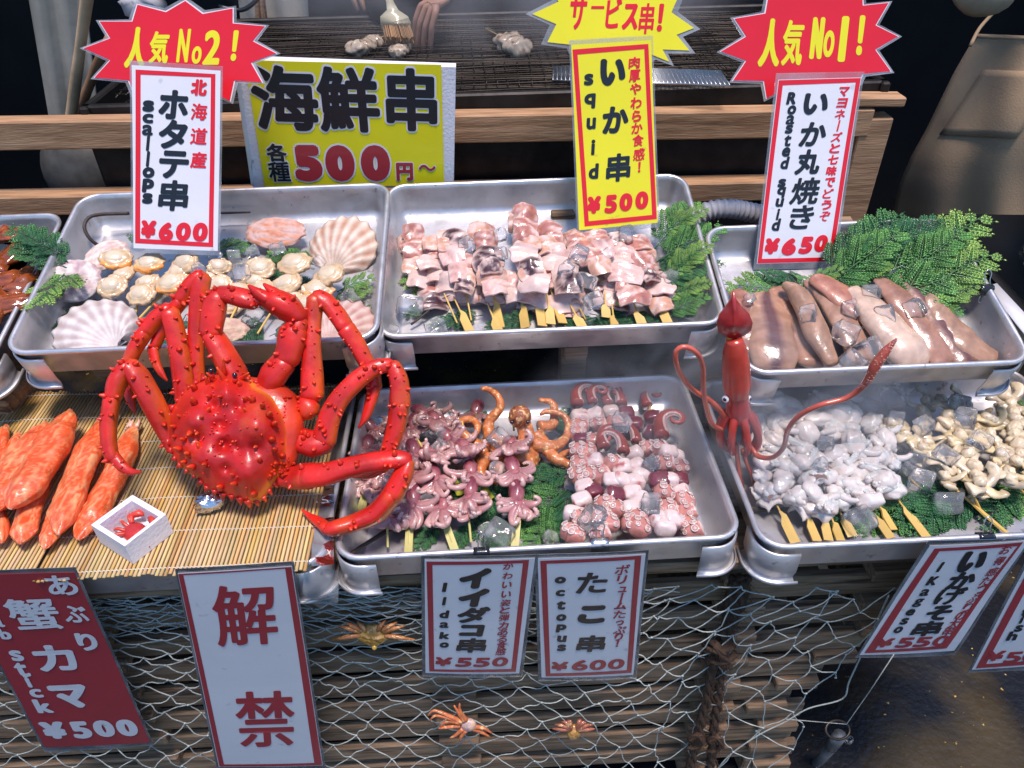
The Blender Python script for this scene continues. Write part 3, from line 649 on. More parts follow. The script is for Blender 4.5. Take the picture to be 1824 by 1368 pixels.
def spike(b, p, d, h, r, col, tip):
    d = nz(d); b.tube([p-d*.002, p+d*h*.25, p+d*h*.7, p+d*h], [r*1.5, r, r*.62, r*.2], 7, [col, col, tip, tip])
outline = [(402, 650), (385, 668), (362, 675), (335, 690), (318, 708), (303, 735), (297, 765), (301, 795), (314, 823), (335, 842), (356, 856), (372, 872), (395, 880), (425, 888), (450, 897), (468, 892), (486, 868), (508, 840), (522, 805), (525, 768), (514, 732), (492, 702), (466, 685), (440, 672), (420, 662)]
def loopify(pts, m):
    p = np.array(pts+pts[:1], float); d = np.r_[0, np.cumsum(np.linalg.norm(np.diff(p, axis=0), axis=1))]; t = np.linspace(0, d[-1], m+1)[:-1]
    return np.c_[np.interp(t, d, p[:, 0]), np.interp(t, d, p[:, 1])]
lobes = [(343, 745, 22, .027), (458, 757, 28, .030), (400, 696, 18, .026), (362, 822, 20, .016), (444, 842, 24, .019), (400, 793, 9, -.016), (392, 757, 8, -.010), (380, 724, 7, -.011), (428, 726, 7, -.011), (472, 710, 15, .012), (326, 800, 13, .009), (492, 805, 14, .011), (404, 835, 6, -.010), (350, 782, 7, -.009), (425, 800, 7, -.008), (455, 800, 8, -.009)]
def chgt(px, py, r):
    h = .020*math.sqrt(max(0, 1-r*r))+.016*(1-r*r)
    for lx, ly, lr, lh in lobes: h += lh*math.exp(-((px-lx)**2+(py-ly)**2)/(2*lr*lr))*(1-r**6)
    return h
m = 96; L_ = loopify(outline, m); cen = A(405, 778); b = MB(); rings = np.r_[np.linspace(0.04, .9, 22), .94, .97, 1.0]
G = np.zeros((len(rings), m, 3)); Cc = np.zeros((len(rings), m, 3))
for i, r in enumerate(rings):
    for j in range(m):
        q = cen+(L_[j]-cen)*r; h = chgt(q[0], q[1], r); G[i, j] = cp_(q[0], q[1], .012+h, .0)
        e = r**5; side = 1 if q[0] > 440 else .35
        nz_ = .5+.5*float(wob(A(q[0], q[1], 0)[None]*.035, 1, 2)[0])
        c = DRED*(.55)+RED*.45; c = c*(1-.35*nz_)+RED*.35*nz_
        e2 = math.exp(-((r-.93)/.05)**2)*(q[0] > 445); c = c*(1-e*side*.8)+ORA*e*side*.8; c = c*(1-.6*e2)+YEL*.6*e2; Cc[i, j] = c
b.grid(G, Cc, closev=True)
b.add(G[0], [tuple(range(m))], Cc[0])
Gs = [G[-1]]; Cs = [Cc[-1]*.5+ORA*.5]
for off, k in ((.004, .99), (-.004, .95)):
    Gs.append(np.array([cp_(*(cen+(L_[j]-cen)*k), off, 0) for j in range(m)])); Cs.append(np.tile(ORA*.8, (m, 1)))
b.grid(np.array(Gs), np.array(Cs), closev=True)
def cnorm(px, py, r=0):
    e = 3; p0 = cp_(px, py, .012+chgt(px, py, r), 0); p1 = cp_(px+e, py, .012+chgt(px+e, py, r), 0); p2 = cp_(px, py-e, .012+chgt(px, py-e, r), 0)
    return p0, nz(np.cross(p1-p0, p2-p0))
sp = [(345, 690), (322, 742), (338, 772), (311, 778), (355, 793), (326, 783), (372, 706), (393, 706), (391, 737), (370, 733), (424, 750), (420, 786), (458, 763), (355, 797), (389, 791), (392, 811), (417, 805), (434, 826), (458, 794), (333, 808), (328, 823), (364, 828), (391, 812), (372, 806), (489, 755), (480, 738), (467, 722), (449, 712), (437, 711), (425, 686), (405, 683), (382, 690), (484, 783), (502, 790), (489, 801), (492, 825), (497, 768), (462, 820), (415, 846), (448, 858), (452, 880), (417, 862), (392, 868), (480, 850), (345, 715), (358, 745), (352, 770), (310, 760), (318, 800), (342, 832), (440, 732), (503, 812)]
for x, y in sp:
    q = (A(x, y)-cen); rr = .6 if np.linalg.norm(q) < 90 else .85
    p, nn = cnorm(x, y, rr); s_ = random.uniform(.75, 1.3); spike(b, p, nn*.9+CN*.4+A(0, 0, .3), .0095*s_, .0034*s_, RED*.9+ORA*.1, ORA*.75+RED*.3)
for k in range(70):  # fine grain bumps
    t = random.uniform(0, 2*pi); r = random.uniform(.1, .95); q = cen+(L_[int(t/(2*pi)*m) % m]-cen)*r
    p, nn = cnorm(q[0], q[1], r); spike(b, p, nn, .003, .0016, RED, RED*.8+ORA*.2)
E_ = loopify(outline, 46)
for j, q in enumerate(E_):
    d = (q-cen); p = cp_(*(cen+d*.985), .014, 0); q2 = cp_(*(cen+d*1.10), .010, 0); s_ = random.uniform(.7, 1.25)
    spike(b, p, (q2-p), .010*s_, .0042*s_, RED*.8, DRED if q[0] < 440 else ORA)
b.build('carapace', M['crab'], crab)
# rostrum with eyes
b = MB()
for x0, y0, x1, y1, r_, of in ((400, 672, 398, 645, 6, .04), (385, 680, 368, 664, 5, .035), (402, 680, 386, 654, 6, .045), (412, 690, 420, 668, 8, .035), (428, 676, 443, 664, 5, .03), (372, 690, 366, 670, 5, .03), (400, 668, 397, 636, 4.5, .045)):
    p = cp_(x0, y0, of-.012); q = cp_(x1, y1, of+.008); k = PXM(p); b.tube([p, (p+q)/2, q], A(r_, r_*.75, r_*.25)*k, 8, [RED, RED*.6+ORA*.4, ORA], step=.004)
b.build('rostrum', M['crab'], crab)
for x, y, of in ((376, 660, .042), (418, 668, .046)):
    p = cp_(x, y, of); es_ = MB().tube([cp_(x+2, y+16, of-.02), cp_(x, y+5, of-.003)], 5*PXM(p), 8, RED).build('eye_stalk', M['crab'], crab)
    MB().ell(p, np.eye(3), A(1, 1, 1)*4.8*PXM(p), 12, 8).build('eye', M['eye'], es_)
# body under the shell
b = MB(); out2 = [(402, 668), (350, 690), (318, 735), (310, 790), (345, 845), (400, 878), (455, 890), (500, 858), (528, 828), (541, 785), (543, 745), (530, 705), (500, 680), (455, 672)]
L2 = loopify(out2, 72); c2_ = A(440, 780); G = []; Cc = []
for r, off in ((1e-3, .030), (.5, .030), (.8, .026), (.93, .016), (1, .002), (.97, -.016), (.85, -.032), (.55, -.042), (1e-3, -.045)):
    G.append([cp_(*(c2_+(q-c2_)*r), off, MZ) for q in L2]); Cc.append([RED*.35+ORA*(.55+.2*sin(q[1]*.07))*.8+RED*.15 for q in L2])
b.grid(np.array(G), np.array(Cc), closev=True)
for k in range(90):
    x, y = random.uniform(505, 540), random.uniform(705, 850); xx = x-max(0, (y-790))*.45; p = cp_(xx, y, .018-((xx-520)/22)*.012); spike(b, p, CN+A(.3, 0, 0), .004, .0022, ORA, RED)
b.build('body', M['crab'], crab)
def leg(segs, name='leg', dens=1.0, yel=.7):
    b = MB()
    for seg in segs:
        pts = [cp_(x, y, of, MZ+r*.0009) for x, y, of, r in seg]; rr = [r*1.0*PXM(p) for (x, y, of, r), p in zip(seg, pts)]
        pts, rr, _ = resample(np.array(pts), np.array(rr), np.zeros((len(pts), 3)), .006)
        n = 14; pts = [pts[0]-nz(pts[1]-pts[0])*rr[0]*.5]+list(pts)+[pts[-1]+nz(pts[-1]-pts[-2])*rr[-1]*.5]; rr = [rr[0]*.55]+list(rr)+[rr[-1]*.55]; pts = np.array(pts); rr = np.array(rr)
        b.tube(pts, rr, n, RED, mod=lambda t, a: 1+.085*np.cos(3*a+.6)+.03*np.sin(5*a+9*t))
        V = b.v[-1]; m_ = len(pts)*n; ctr = np.repeat(pts, n, 0); d = V[:m_]-ctr; d /= np.linalg.norm(d, axis=1)[:, None]+1e-9
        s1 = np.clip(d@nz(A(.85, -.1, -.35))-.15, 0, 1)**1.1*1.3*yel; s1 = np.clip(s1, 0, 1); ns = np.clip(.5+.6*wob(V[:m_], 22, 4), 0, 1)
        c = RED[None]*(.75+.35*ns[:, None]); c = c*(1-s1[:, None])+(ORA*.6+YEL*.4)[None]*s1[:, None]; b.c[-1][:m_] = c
        L = sum(np.linalg.norm(np.diff(pts, axis=0), axis=1)); k = int(L*95*dens)
        for _ in range(k):
            i = random.randrange(1, len(pts)-1); dv = nz(-FWD*.6+CR*random.uniform(-1, 1)+CU*random.uniform(-.5, 1)); tt = nz(pts[i+1]-pts[i-1]); dv = nz(dv-tt*(dv@tt))
            s_ = random.choice((.5, .7, 1.0, 1.35))*min(1, rr[i]/.012); spike(b, pts[i]+dv*rr[i]*.96, dv, .0058*s_, .0027*s_, RED, ORA*.5+RED*.6)
    return b.build(name, M['crab'], crab)
# every leg: photo x, y, height over the shell's plane, radius in photo pixels
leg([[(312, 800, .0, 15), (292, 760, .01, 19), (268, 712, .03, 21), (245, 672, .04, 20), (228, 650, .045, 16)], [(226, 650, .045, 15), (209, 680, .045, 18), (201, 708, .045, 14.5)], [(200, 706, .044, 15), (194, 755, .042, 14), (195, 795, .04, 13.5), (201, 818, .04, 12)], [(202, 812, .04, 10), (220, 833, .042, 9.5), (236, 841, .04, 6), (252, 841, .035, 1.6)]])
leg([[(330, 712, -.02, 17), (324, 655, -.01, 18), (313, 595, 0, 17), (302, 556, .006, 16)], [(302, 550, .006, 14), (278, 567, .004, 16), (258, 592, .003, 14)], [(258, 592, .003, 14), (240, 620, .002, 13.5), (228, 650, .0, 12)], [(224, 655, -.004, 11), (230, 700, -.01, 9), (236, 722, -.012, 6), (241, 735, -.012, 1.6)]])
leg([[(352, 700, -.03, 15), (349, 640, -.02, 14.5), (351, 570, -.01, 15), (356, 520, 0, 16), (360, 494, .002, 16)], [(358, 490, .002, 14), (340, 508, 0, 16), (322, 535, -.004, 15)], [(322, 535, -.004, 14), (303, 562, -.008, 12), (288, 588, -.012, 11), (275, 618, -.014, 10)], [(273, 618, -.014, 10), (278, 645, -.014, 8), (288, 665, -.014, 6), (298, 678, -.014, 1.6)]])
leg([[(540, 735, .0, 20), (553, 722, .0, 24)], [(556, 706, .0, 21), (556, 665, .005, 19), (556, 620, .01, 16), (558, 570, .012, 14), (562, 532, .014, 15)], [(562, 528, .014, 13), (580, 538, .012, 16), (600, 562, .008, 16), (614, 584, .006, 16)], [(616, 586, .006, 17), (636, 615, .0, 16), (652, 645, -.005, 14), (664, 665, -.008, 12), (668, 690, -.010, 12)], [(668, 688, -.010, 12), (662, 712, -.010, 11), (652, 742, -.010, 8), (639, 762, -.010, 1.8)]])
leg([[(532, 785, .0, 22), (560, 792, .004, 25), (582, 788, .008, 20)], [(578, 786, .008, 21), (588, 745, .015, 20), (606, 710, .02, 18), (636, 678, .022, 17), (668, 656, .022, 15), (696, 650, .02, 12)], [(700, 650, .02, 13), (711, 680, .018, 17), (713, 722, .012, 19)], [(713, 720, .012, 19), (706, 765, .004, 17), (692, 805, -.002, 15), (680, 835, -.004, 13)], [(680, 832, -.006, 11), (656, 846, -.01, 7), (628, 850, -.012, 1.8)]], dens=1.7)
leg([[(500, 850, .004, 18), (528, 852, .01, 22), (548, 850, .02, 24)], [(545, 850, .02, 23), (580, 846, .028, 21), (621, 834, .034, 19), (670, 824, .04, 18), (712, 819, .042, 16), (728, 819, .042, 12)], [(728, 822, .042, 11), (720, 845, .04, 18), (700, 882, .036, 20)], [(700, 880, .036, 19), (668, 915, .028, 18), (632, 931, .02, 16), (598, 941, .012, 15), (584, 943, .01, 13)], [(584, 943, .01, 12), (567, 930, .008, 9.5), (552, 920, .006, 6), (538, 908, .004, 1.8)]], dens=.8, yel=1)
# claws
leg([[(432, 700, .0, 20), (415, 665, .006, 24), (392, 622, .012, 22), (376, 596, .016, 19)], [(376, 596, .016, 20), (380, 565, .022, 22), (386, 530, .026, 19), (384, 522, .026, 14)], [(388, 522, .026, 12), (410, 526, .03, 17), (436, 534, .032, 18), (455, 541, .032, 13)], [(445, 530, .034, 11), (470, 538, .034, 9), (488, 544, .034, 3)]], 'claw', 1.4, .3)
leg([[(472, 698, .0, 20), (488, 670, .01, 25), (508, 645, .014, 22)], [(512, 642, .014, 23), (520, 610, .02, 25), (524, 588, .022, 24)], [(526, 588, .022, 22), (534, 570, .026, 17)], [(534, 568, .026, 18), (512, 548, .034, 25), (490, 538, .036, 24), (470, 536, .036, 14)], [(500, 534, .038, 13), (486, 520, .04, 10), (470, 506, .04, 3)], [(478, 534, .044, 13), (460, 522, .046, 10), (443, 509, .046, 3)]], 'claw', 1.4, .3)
# crumpled foil under the shell
p = hz(377, 893, MZ+.012); b = MB()
b.ell(p, rotz(.4), (.024, .017, .014), 26, 16, (1, 1, 1), fn=lambda S, Q: Q*(1+.22*wob(S, 5, 2)+.15*wob(S, 11, 5))[:, None])
tag(b.build('foil_ball', mat('crumpled_foil', (.75, .75, .76), rough=.22, metal=1, bump=1.0, bs=120)), 'crumpled silver foil propping up the red crab on the mat', 'foil')

# ------------------------------------------------------------------ crab sticks
M['stick'] = mat('crab_stick', 'vc', rough=.42, coat=.5, coatr=.2, sss=.1, var=.12, vs=60, bump=.6, bs=110, scale3=(1, 1, 1))
def crab_stick(x0, y0, x1, y1, wpx, z, label, seed, fray=False):
    a = hz(x0, y0, z); c = hz(x1, y1, z); k = PXM((a+c)/2); W = wpx*k/2; ax = nz(c-a); R_ = np.random.RandomState(seed)
    n = 110; m_ = 44; side = nz(np.cross(A(0, 0, 1), ax)); G = np.zeros((n, m_, 3)); bendk = R_.uniform(-.006, .008); tw = R_.uniform(-.25, .25)
    for i in range(n):
        t = i/(n-1); prof = min(1, (t/.16))**.6*min(1, ((1-t)/.30))**.55; prof = max(prof, .10); pc = a+(c-a)*t+side*bendk*sin(pi*t)
        for j in range(m_):
            an = j/m_*2*pi+tw*t; G[i, j] = pc+side*cos(an)*W*prof*(1+.06*sin(3*an+seed))+A(0, 0, 1)*(sin(an)*W*.62*prof+.0008*sin(an*4+i*.07))
    Q = G.reshape(-1, 3); Q += side*(wob(Q, 45, seed)[:, None]*.0022)+A(0, 0, 1)*(wob(Q, 70, seed+1)[:, None]*.0018)
    loc = np.c_[(Q-a)@ax*26, (Q-a)@side*110, Q[:, 2]*60]
    lc = loc+.9*np.c_[wob(loc, 1.3, seed+3), wob(loc, 1.1, seed+4), wob(loc, 1.2, seed+5)]
    s1 = np.clip(.5+1.1*wob(loc, 1.0, seed), 0, 1)[:, None]; s2 = np.clip(.35+1.2*wob(lc*A(2.5, 2.5, 2.5), 1.0, seed+2), 0, 1)[:, None]; s3 = np.clip(1-np.abs(wob(lc*3.4, 1.0, seed+6))*4, 0, 1)[:, None]
    Q = Q+A(0, 0, 1)*(.0007*(s2-s3)); Q = Q+side*(.0006*s3)
    t = ((Q-a)@ax/np.linalg.norm(c-a))[:, None]; sd = np.clip(((Q-a)@side/W), -1, 1)[:, None]
    red, pale = A(.70, .058, .006), A(.80, .38, .17)
    w_ = np.clip(.75*s1*s2+.5*s3*(1-s1)+.10+.55*np.clip(sd-.35, 0, 1)*s1+.25*(t > .9), 0, 1)
    b = MB(); b.grid(Q.reshape(G.shape), (red*(1-w_)+pale*w_).reshape(G.shape), closev=True)
    b.add(Q.reshape(G.shape)[0], [tuple(range(m_))[::-1]], A(.85, .5, .38)); b.add(Q.reshape(G.shape)[-1], [tuple(range(m_))], A(.85, .55, .4))
    if fray:
        for _ in range(7):
            q = c+side*R_.uniform(-.5, .5)*W+A(0, 0, R_.uniform(-.2, .5)*W); b.tube([q-ax*.01, q+ax*.004, q+ax*R_.uniform(.006, .016)+side*R_.uniform(-.006, .01)], [.004, .0028, .0006], 6, A(.85, .5, .38)*R_.uniform(.8, 1))
    return tag(b.build('crab_stick', M['stick']), label, 'crab stick', 'crab sticks on the bamboo mat')
cs = [(-16, 845, 10, 755, 30, .768, 'crab stick cut by the left edge, topmost sliver of the pile'), (-12, 905, 34, 770, 38, .766, 'narrow crab stick behind the second large one at the left edge'),
      (2, 968, -8, 895, 34, .764, 'stub of a crab stick low at the left edge of the mat'), (38, 970, 84, 838, 44, .766, 'pale crab stick lying underneath the largest one'),
      (78, 978, 128, 845, 38, .766, 'small crab stick squeezed between its neighbours near the mat front'), (-8, 912, 83, 752, 58, .788, 'broad crab stick left of the largest one'),
      (20, 906, 128, 730, 66, .796, 'largest crab stick, pointed at both ends, on top of the pile'), (103, 952, 190, 740, 52, .780, 'crab stick touching the left leg tip of the red crab'),
      (140, 962, 240, 757, 50, .766, 'rightmost crab stick with a frayed white end, under the crab leg')]
for i, (x0, y0, x1, y1, w_, z, lb) in enumerate(cs): crab_stick(x0, y0, x1, y1, w_, z, lb, i+1, i == 8)

# ------------------------------------------------------------------ little white foam box with a toy crab
zr, zb = .792, MZ+.001
q = [hz(162, 935, zr), hz(222, 973, zr), hz(297, 917, zr), hz(235, 883, zr)]
u = q[1]-q[0]; v = q[3]-q[0]; v = nz(v-nz(u)*(v@nz(u)))*np.linalg.norm(q[2]-q[1]); o = q[0]; th = .0075
def bx(u0, v0, z): return o*A(1, 1, 0)+u*u0+v*v0+A(0, 0, z)
tu, tv = th/np.linalg.norm(u), th/np.linalg.norm(v)
lv = [(0, .02, zb), (0, 0, zb+.006), (0, 0, zr), (.45, .45, zr), (.5, .5, zr-.002), (1, 1, zr-.002), (1.15, 1.15, zb+.006)]
G = []
for i, (a1, a2, z) in enumerate(lv):
    a_, c_ = tu*a1, tv*a2; G.append([bx(a_, c_, z), bx(1-a_, c_, z), bx(1-a_, 1-c_, z), bx(a_, 1-c_, z)])
tb = thing('foam_box', 'tiny white foam box holding a toy crab on the bamboo mat', 'box', bx(.5, .5, zb)); b = MB(); b.grid(np.array(G), closev=True); b.add(G[-1], [(0, 1, 2, 3)]); b.add(G[0], [(3, 2, 1, 0)])
b.build('box_shell', M['foam'], tb, smooth=False)
def toy_crab(p, sc, R, label, body_c, leg_c, nm='toy_crab', spread=1.0, m=None):
    r = thing(nm, label, 'toy crab', p); b = MB()
    b.ell(p, R, A(.019, .015, .008)*sc, 20, 12, body_c, fn=lambda S, Q: Q*(1+.10*wob(S, 5, 1)+.06*wob(S, 13, 3))[:, None]); b.build('shell', m or M['crab'], r)
    for sx in (-1, 1):
        for k in range(4):
            a = rad(-45+k*28); d = A(sx*cos(a), sin(a)*1.0, 0)
            pts = [A(sx*.012, sin(a)*.010, 0), A(sx*.012, sin(a)*.01, 0)+d*.014*spread+A(0, 0, .006), A(sx*.012, sin(a)*.01, 0)+d*.026*spread+A(0, 0, -.003)]
            MB().tube([R@(x*sc)+p for x in pts], A(.0032, .0026, .0010)*sc, 7, leg_c, step=.003*sc).build('leg', m or M['crab'], r)
        pts = [A(sx*.013, .009, .002), A(sx*.021, .018, .004), A(sx*.013, .026, .004), A(sx*.005, .026, .003)]
        MB().tube([R@(x*sc)+p for x in pts], A(.004, .0045, .006, .0015)*sc, 8, leg_c, step=.003*sc).build('claw', m or M['crab'], r)
    return r
toy_crab(bx(.52, .5, zb+.013), 1.0, rotz(rad(-28))@rotx(rad(15)), 'tiny red toy crab lying in the little white foam box', A(.5, .03, .03), A(.6, .05, .03))
# ------------------------------------------------------------------ food materials
M['flesh'] = mat('wet_flesh', 'vc', rough=.36, coat=.6, coatr=.08, sss=.35, var=.10, vs=70, bump=.35, bs=130, spec=.5)
M['flesh2'] = mat('wet_skin', 'vc', rough=.34, coat=.6, coatr=.10, sss=.3, var=.10, vs=90, bump=.45, bs=90)
M['shell'] = mat('sea_shell', 'vc', rough=.6, var=.12, vs=60, bump=.5, bs=160)
M['bam'] = mat('bamboo_skewer', 'vc', rough=.5, var=.12, vs=30, scale3=(1, 1, 1), bump=.2)
M['frond'] = mat('plastic_leaf', 'vc', rough=.42, var=.25, vs=30, spec=.5, coat=.2)
M['stem'] = mat('dark_twig', (.05, .035, .03), rough=.6, bump=.6, var=.3)
M['ice'] = clear_mat('clear_ice', .22, (.95, .95, .97), (1, 1, 1), 1.27, 55, 1.0, .04)
ORD = ['leftmost', 'second', 'third', 'fourth', 'fifth', 'sixth', 'seventh', 'eighth', 'ninth', 'tenth', 'eleventh', 'twelfth', 'thirteenth', 'fourteenth', 'fifteenth', 'sixteenth', 'seventeenth', 'eighteenth', 'nineteenth', 'twentieth', 'twenty-first', 'twenty-second', 'twenty-third', 'twenty-fourth']
def nth(i, n): return 'leftmost' if i == 0 else 'rightmost' if i == n-1 else ORD[min(i, 23)]+' from the left'
def relabel(lst, tmpl):
    # lst: (object, photo x); tmpl holds one %s for the place in the row
    s_ = sorted(lst, key=lambda t: t[1])
    for i, (o, x) in enumerate(s_): o['label'] = tmpl % nth(i, len(s_))
Z = lambda x, y, o, sc=3.: (o[0]+x/sc, o[1]+y/sc)

# ------------------------------------------------------------------ cypress fronds
def frond_mesh(L, Wd, seed, c1, c2):
    R_ = np.random.RandomState(seed); b = MB(); droop = R_.uniform(.03, .10)
    def leaf(p, d, ln, wd, col):
        d = nz(d); s_ = nz(np.cross(A(0, 0, 1), d)); n = np.cross(d, s_)
        V = [p, p+d*ln*.45+s_*wd, p+d*ln*.45-s_*wd, p+d*ln+n*ln*R_.uniform(-.1, .1), p+d*ln*.4+n*wd*.9, p+d*ln*.4-n*wd*.6]
        b.add(V, [(0, 2, 4), (0, 4, 1), (4, 2, 3), (1, 4, 3), (0, 5, 2), (0, 1, 5), (5, 3, 2), (1, 3, 5)], col)
    def cur(t): return A(L*t, .02*L*sin(t*4+seed), -droop*L*t*t+.03*L*sin(t*3))
    pts = [cur(t) for t in np.linspace(0, 1, 9)]; b.tube(pts, np.linspace(.0014, .0005, 9), 5, c1*.8)
    n1 = int(L/.0105)
    for i in range(n1):
        t = .10+.88*i/n1; p = cur(t); sg = 1 if i % 2 else -1; d0 = nz(cur(min(1, t+.03))-cur(t-.03))
        s_ = nz(np.cross(A(0, 0, 1), d0)); ln = Wd*(1-t)**.55*R_.uniform(.75, 1.1)*(.45+.55*min(1, t/.25)); ang = rad(R_.uniform(38, 52))
        d = nz(d0*cos(ang)+s_*sg*sin(ang)+A(0, 0, R_.uniform(-.12, .15))); e = [p+d*ln*k+A(0, 0, -.10*ln*k*k) for k in (0, .33, .66, 1)]
        b.tube(e, [.0009, .0008, .0006, .0003], 4, c1, caps=False)
        n2 = max(2, int(ln/.0045)); s2 = nz(np.cross(A(0, 0, 1), d))
        for k in range(n2):
            tt = .12+.88*k/n2; pp = p+d*ln*tt+A(0, 0, -.10*ln*tt*tt)
            for sg2 in (-1, 1):
                l2 = ln*.42*(1-tt)**.5+.0035; dd = nz(d*.72+s2*sg2*.62+A(0, 0, R_.uniform(-.1, .1))); mixk = min(1, tt*.45+t*.55+R_.uniform(-.15, .15)); col = (c1*(1-mixk)+c2*mixk)*R_.uniform(.75, 1.25)
                leaf(pp, dd, l2*.62, .0014, col); s3 = nz(np.cross(A(0, 0, 1), dd))
                if l2 > .007:
                    for sg3 in (-1, 1):
                        for kk in (.25, .5): leaf(pp+dd*l2*kk, nz(dd*.8+s3*sg3*.6), l2*.38, .0011, col)
                    leaf(pp+dd*l2*.55, dd, l2*.45, .0012, col)
        leaf(e[-1], d, .005, .0013, c2)
    return b
DG, MG, LG = A(.020, .105, .045), A(.075, .25, .065), A(.32, .48, .10)
_fr = []
for i, (L_, W_, c1, c2) in enumerate(((.12, .045, DG, MG), (.16, .055, DG, MG*.9+LG*.1), (.14, .055, MG*.7, LG), (.10, .045, MG, LG), (.18, .06, DG*.8, DG+MG*.5), (.13, .06, MG*.6, MG+LG*.3))):
    bb = frond_mesh(L_, W_, i+3, c1, c2); o = bb.build('frond_source', M['frond']); o.location = (0, 0, 0); me = o.data
    V = np.vstack(bb.v); off = A(V[:, 0].mean(), V[:, 1].mean(), V[:, 2].min()); me.transform(Matrix.Translation(Vector(off))); bpy.data.objects.remove(o); _fr.append((me, L_))
FR = {}
def frond(p, q, kind, key, px, roll=0.0, sx=1.0):
    me, L_ = _fr[kind]; d = q-p; ln = np.linalg.norm(d); x = nz(d); up = A(0, -.35, 1); y = nz(np.cross(up, x)); z = np.cross(x, y)
    R = np.array([x, y, z]).T@rotx(roll); s_ = ln/L_; o = bpy.data.objects.new('cypress_frond', me); COL.objects.link(o)
    o.matrix_world = Matrix([[*(R[i]*s_*A(1, sx, 1)), p[i]] for i in range(3)]+[[0, 0, 0, 1]])
    tag(o, 'x', 'leaf', 'green plastic cypress fronds among the seafood'); FR.setdefault(key, []).append((o, px)); return o
def fr(F, x0, y0, h0, x1, y1, h1, kind, key, roll=0., sx=1.):
    frond(F.hit(x0, y0, h0), F.hit(x1, y1, h1), kind, key, x0*.5+x1*.5, roll, sx)
F = T['ul']
for a in ((125, 470, .05, 8, 398, .085, 0), (120, 480, .05, 10, 430, .075, 1), (140, 470, .03, 50, 548, .075, 2), (118, 455, .06, 25, 410, .095, 4), (155, 480, .03, 70, 530, .04, 3)): fr(F, *a, 'the left rim of the scallop tray')
for a in ((150, 540, .008, 95, 590, .01, 4), (330, 560, .008, 290, 640, .01, 4), (470, 560, .01, 400, 640, .012, 4), (480, 600, .01, 560, 570, .012, 4), (400, 560, .006, 330, 600, .01, 0),
          (385, 450, .012, 455, 432, .02, 5), (380, 445, .01, 420, 425, .03, 2), (560, 470, .01, 470, 450, .02, 5), (590, 545, .012, 664, 508, .02, 2), (600, 560, .01, 664, 545, .02, 0), (600, 520, .01, 668, 490, .03, 3), (255, 440, .01, 225, 415, .03, 0), (420, 500, .008, 560, 500, .01, 4)):
    fr(F, *a, 'the scallop tray floor')
F = T['um']
for a in ((800, 520, .01, 712, 488, .015, 3), (790, 540, .008, 715, 560, .01, 0), (860, 560, .008, 760, 580, .01, 4), (960, 560, .008, 860, 585, .01, 4), (980, 565, .01, 1090, 585, .01, 4), (1100, 570, .008, 1210, 580, .012, 4), (1050, 560, .01, 1160, 590, .01, 4)):
    fr(F, *a, 'the squid skewer tray floor')
for a in ((1165, 450, .03, 1236, 348, .075, 5), (1170, 470, .03, 1285, 392, .085, 5), (1165, 500, .03, 1292, 462, .08, 1), (1175, 420, .03, 1262, 368, .10, 2), (1180, 530, .02, 1270, 500, .07, 2), (1190, 560, .02, 1262, 520, .06, 5), (1180, 500, .03, 1270, 430, .095, 2), (1160, 480, .02, 1262, 450, .06, 4), (1185, 560, .015, 1240, 560, .02, 4)):
    fr(F, *a, 'the right end of the squid skewer tray')
F = T['ur']
for a in ((1450, 500, .03, 1622, 366, .09, 1), (1480, 510, .03, 1606, 400, .11, 5), (1540, 510, .03, 1704, 420, .09, 5), (1580, 520, .03, 1762, 376, .10, 2), (1600, 540, .03, 1782, 446, .09, 2), (1500, 480, .03, 1680, 380, .10, 4), (1640, 560, .02, 1745, 505, .07, 2), (1560, 540, .03, 1740, 470, .08, 5), (1520, 500, .02, 1592, 470, .08, 2), (1440, 500, .02, 1505, 478, .06, 3), (1620, 540, .02, 1720, 550, .05, 5), (1480, 470, .03, 1560, 420, .10, 0), (1600, 500, .04, 1720, 400, .11, 5)):
    fr(F, *a, 'the back corner of the whole squid tray')
for a in ((1430, 510, .02, 1330, 485, .03, 0), (1420, 520, .02, 1290, 500, .03, 3), (1440, 500, .02, 1360, 490, .04, 4), (1500, 515, .02, 1420, 495, .04, 5)): fr(F, *a, 'the back of the whole squid row')
F = T['lm']
for a in ((980, 800, .01, 850, 850, .012, 4), (1010, 830, .01, 870, 900, .012, 4), (1010, 870, .012, 900, 960, .012, 5), (1000, 860, .008, 1020, 970, .01, 4), (860, 830, .008, 800, 900, .01, 4), (900, 860, .01, 830, 960, .01, 0), (1000, 900, .006, 940, 980, .01, 5), (1020, 840, .012, 930, 880, .015, 0), (960, 900, .006, 860, 980, .01, 4), (790, 930, .004, 735, 985, .006, 0), (840, 935, .004, 800, 990, .006, 0), (1010, 790, .008, 1005, 720, .02, 4), (880, 760, .006, 820, 720, .01, 4)):
    fr(F, *a, 'the octopus tray floor')
F = T['lr']
for a in ((1600, 850, .01, 1500, 950, .012, 4), (1640, 880, .01, 1540, 955, .01, 5), (1700, 860, .01, 1600, 940, .012, 4), (1760, 850, .008, 1660, 945, .01, 4), (1800, 850, .008, 1760, 945, .012, 0), (1830, 820, .01, 1810, 930, .012, 5), (1700, 890, .012, 1620, 955, .012, 0), (1620, 800, .006, 1560, 900, .01, 4), (1560, 760, .01, 1540, 850, .01, 0), (1540, 900, .006, 1470, 950, .008, 4), (1830, 740, .02, 1822, 690, .04, 2)):
    fr(F, *a, 'the floor of the white squid tray')
for k, l in FR.items():
    relabel(l, 'green cypress frond on '+k+', %s')

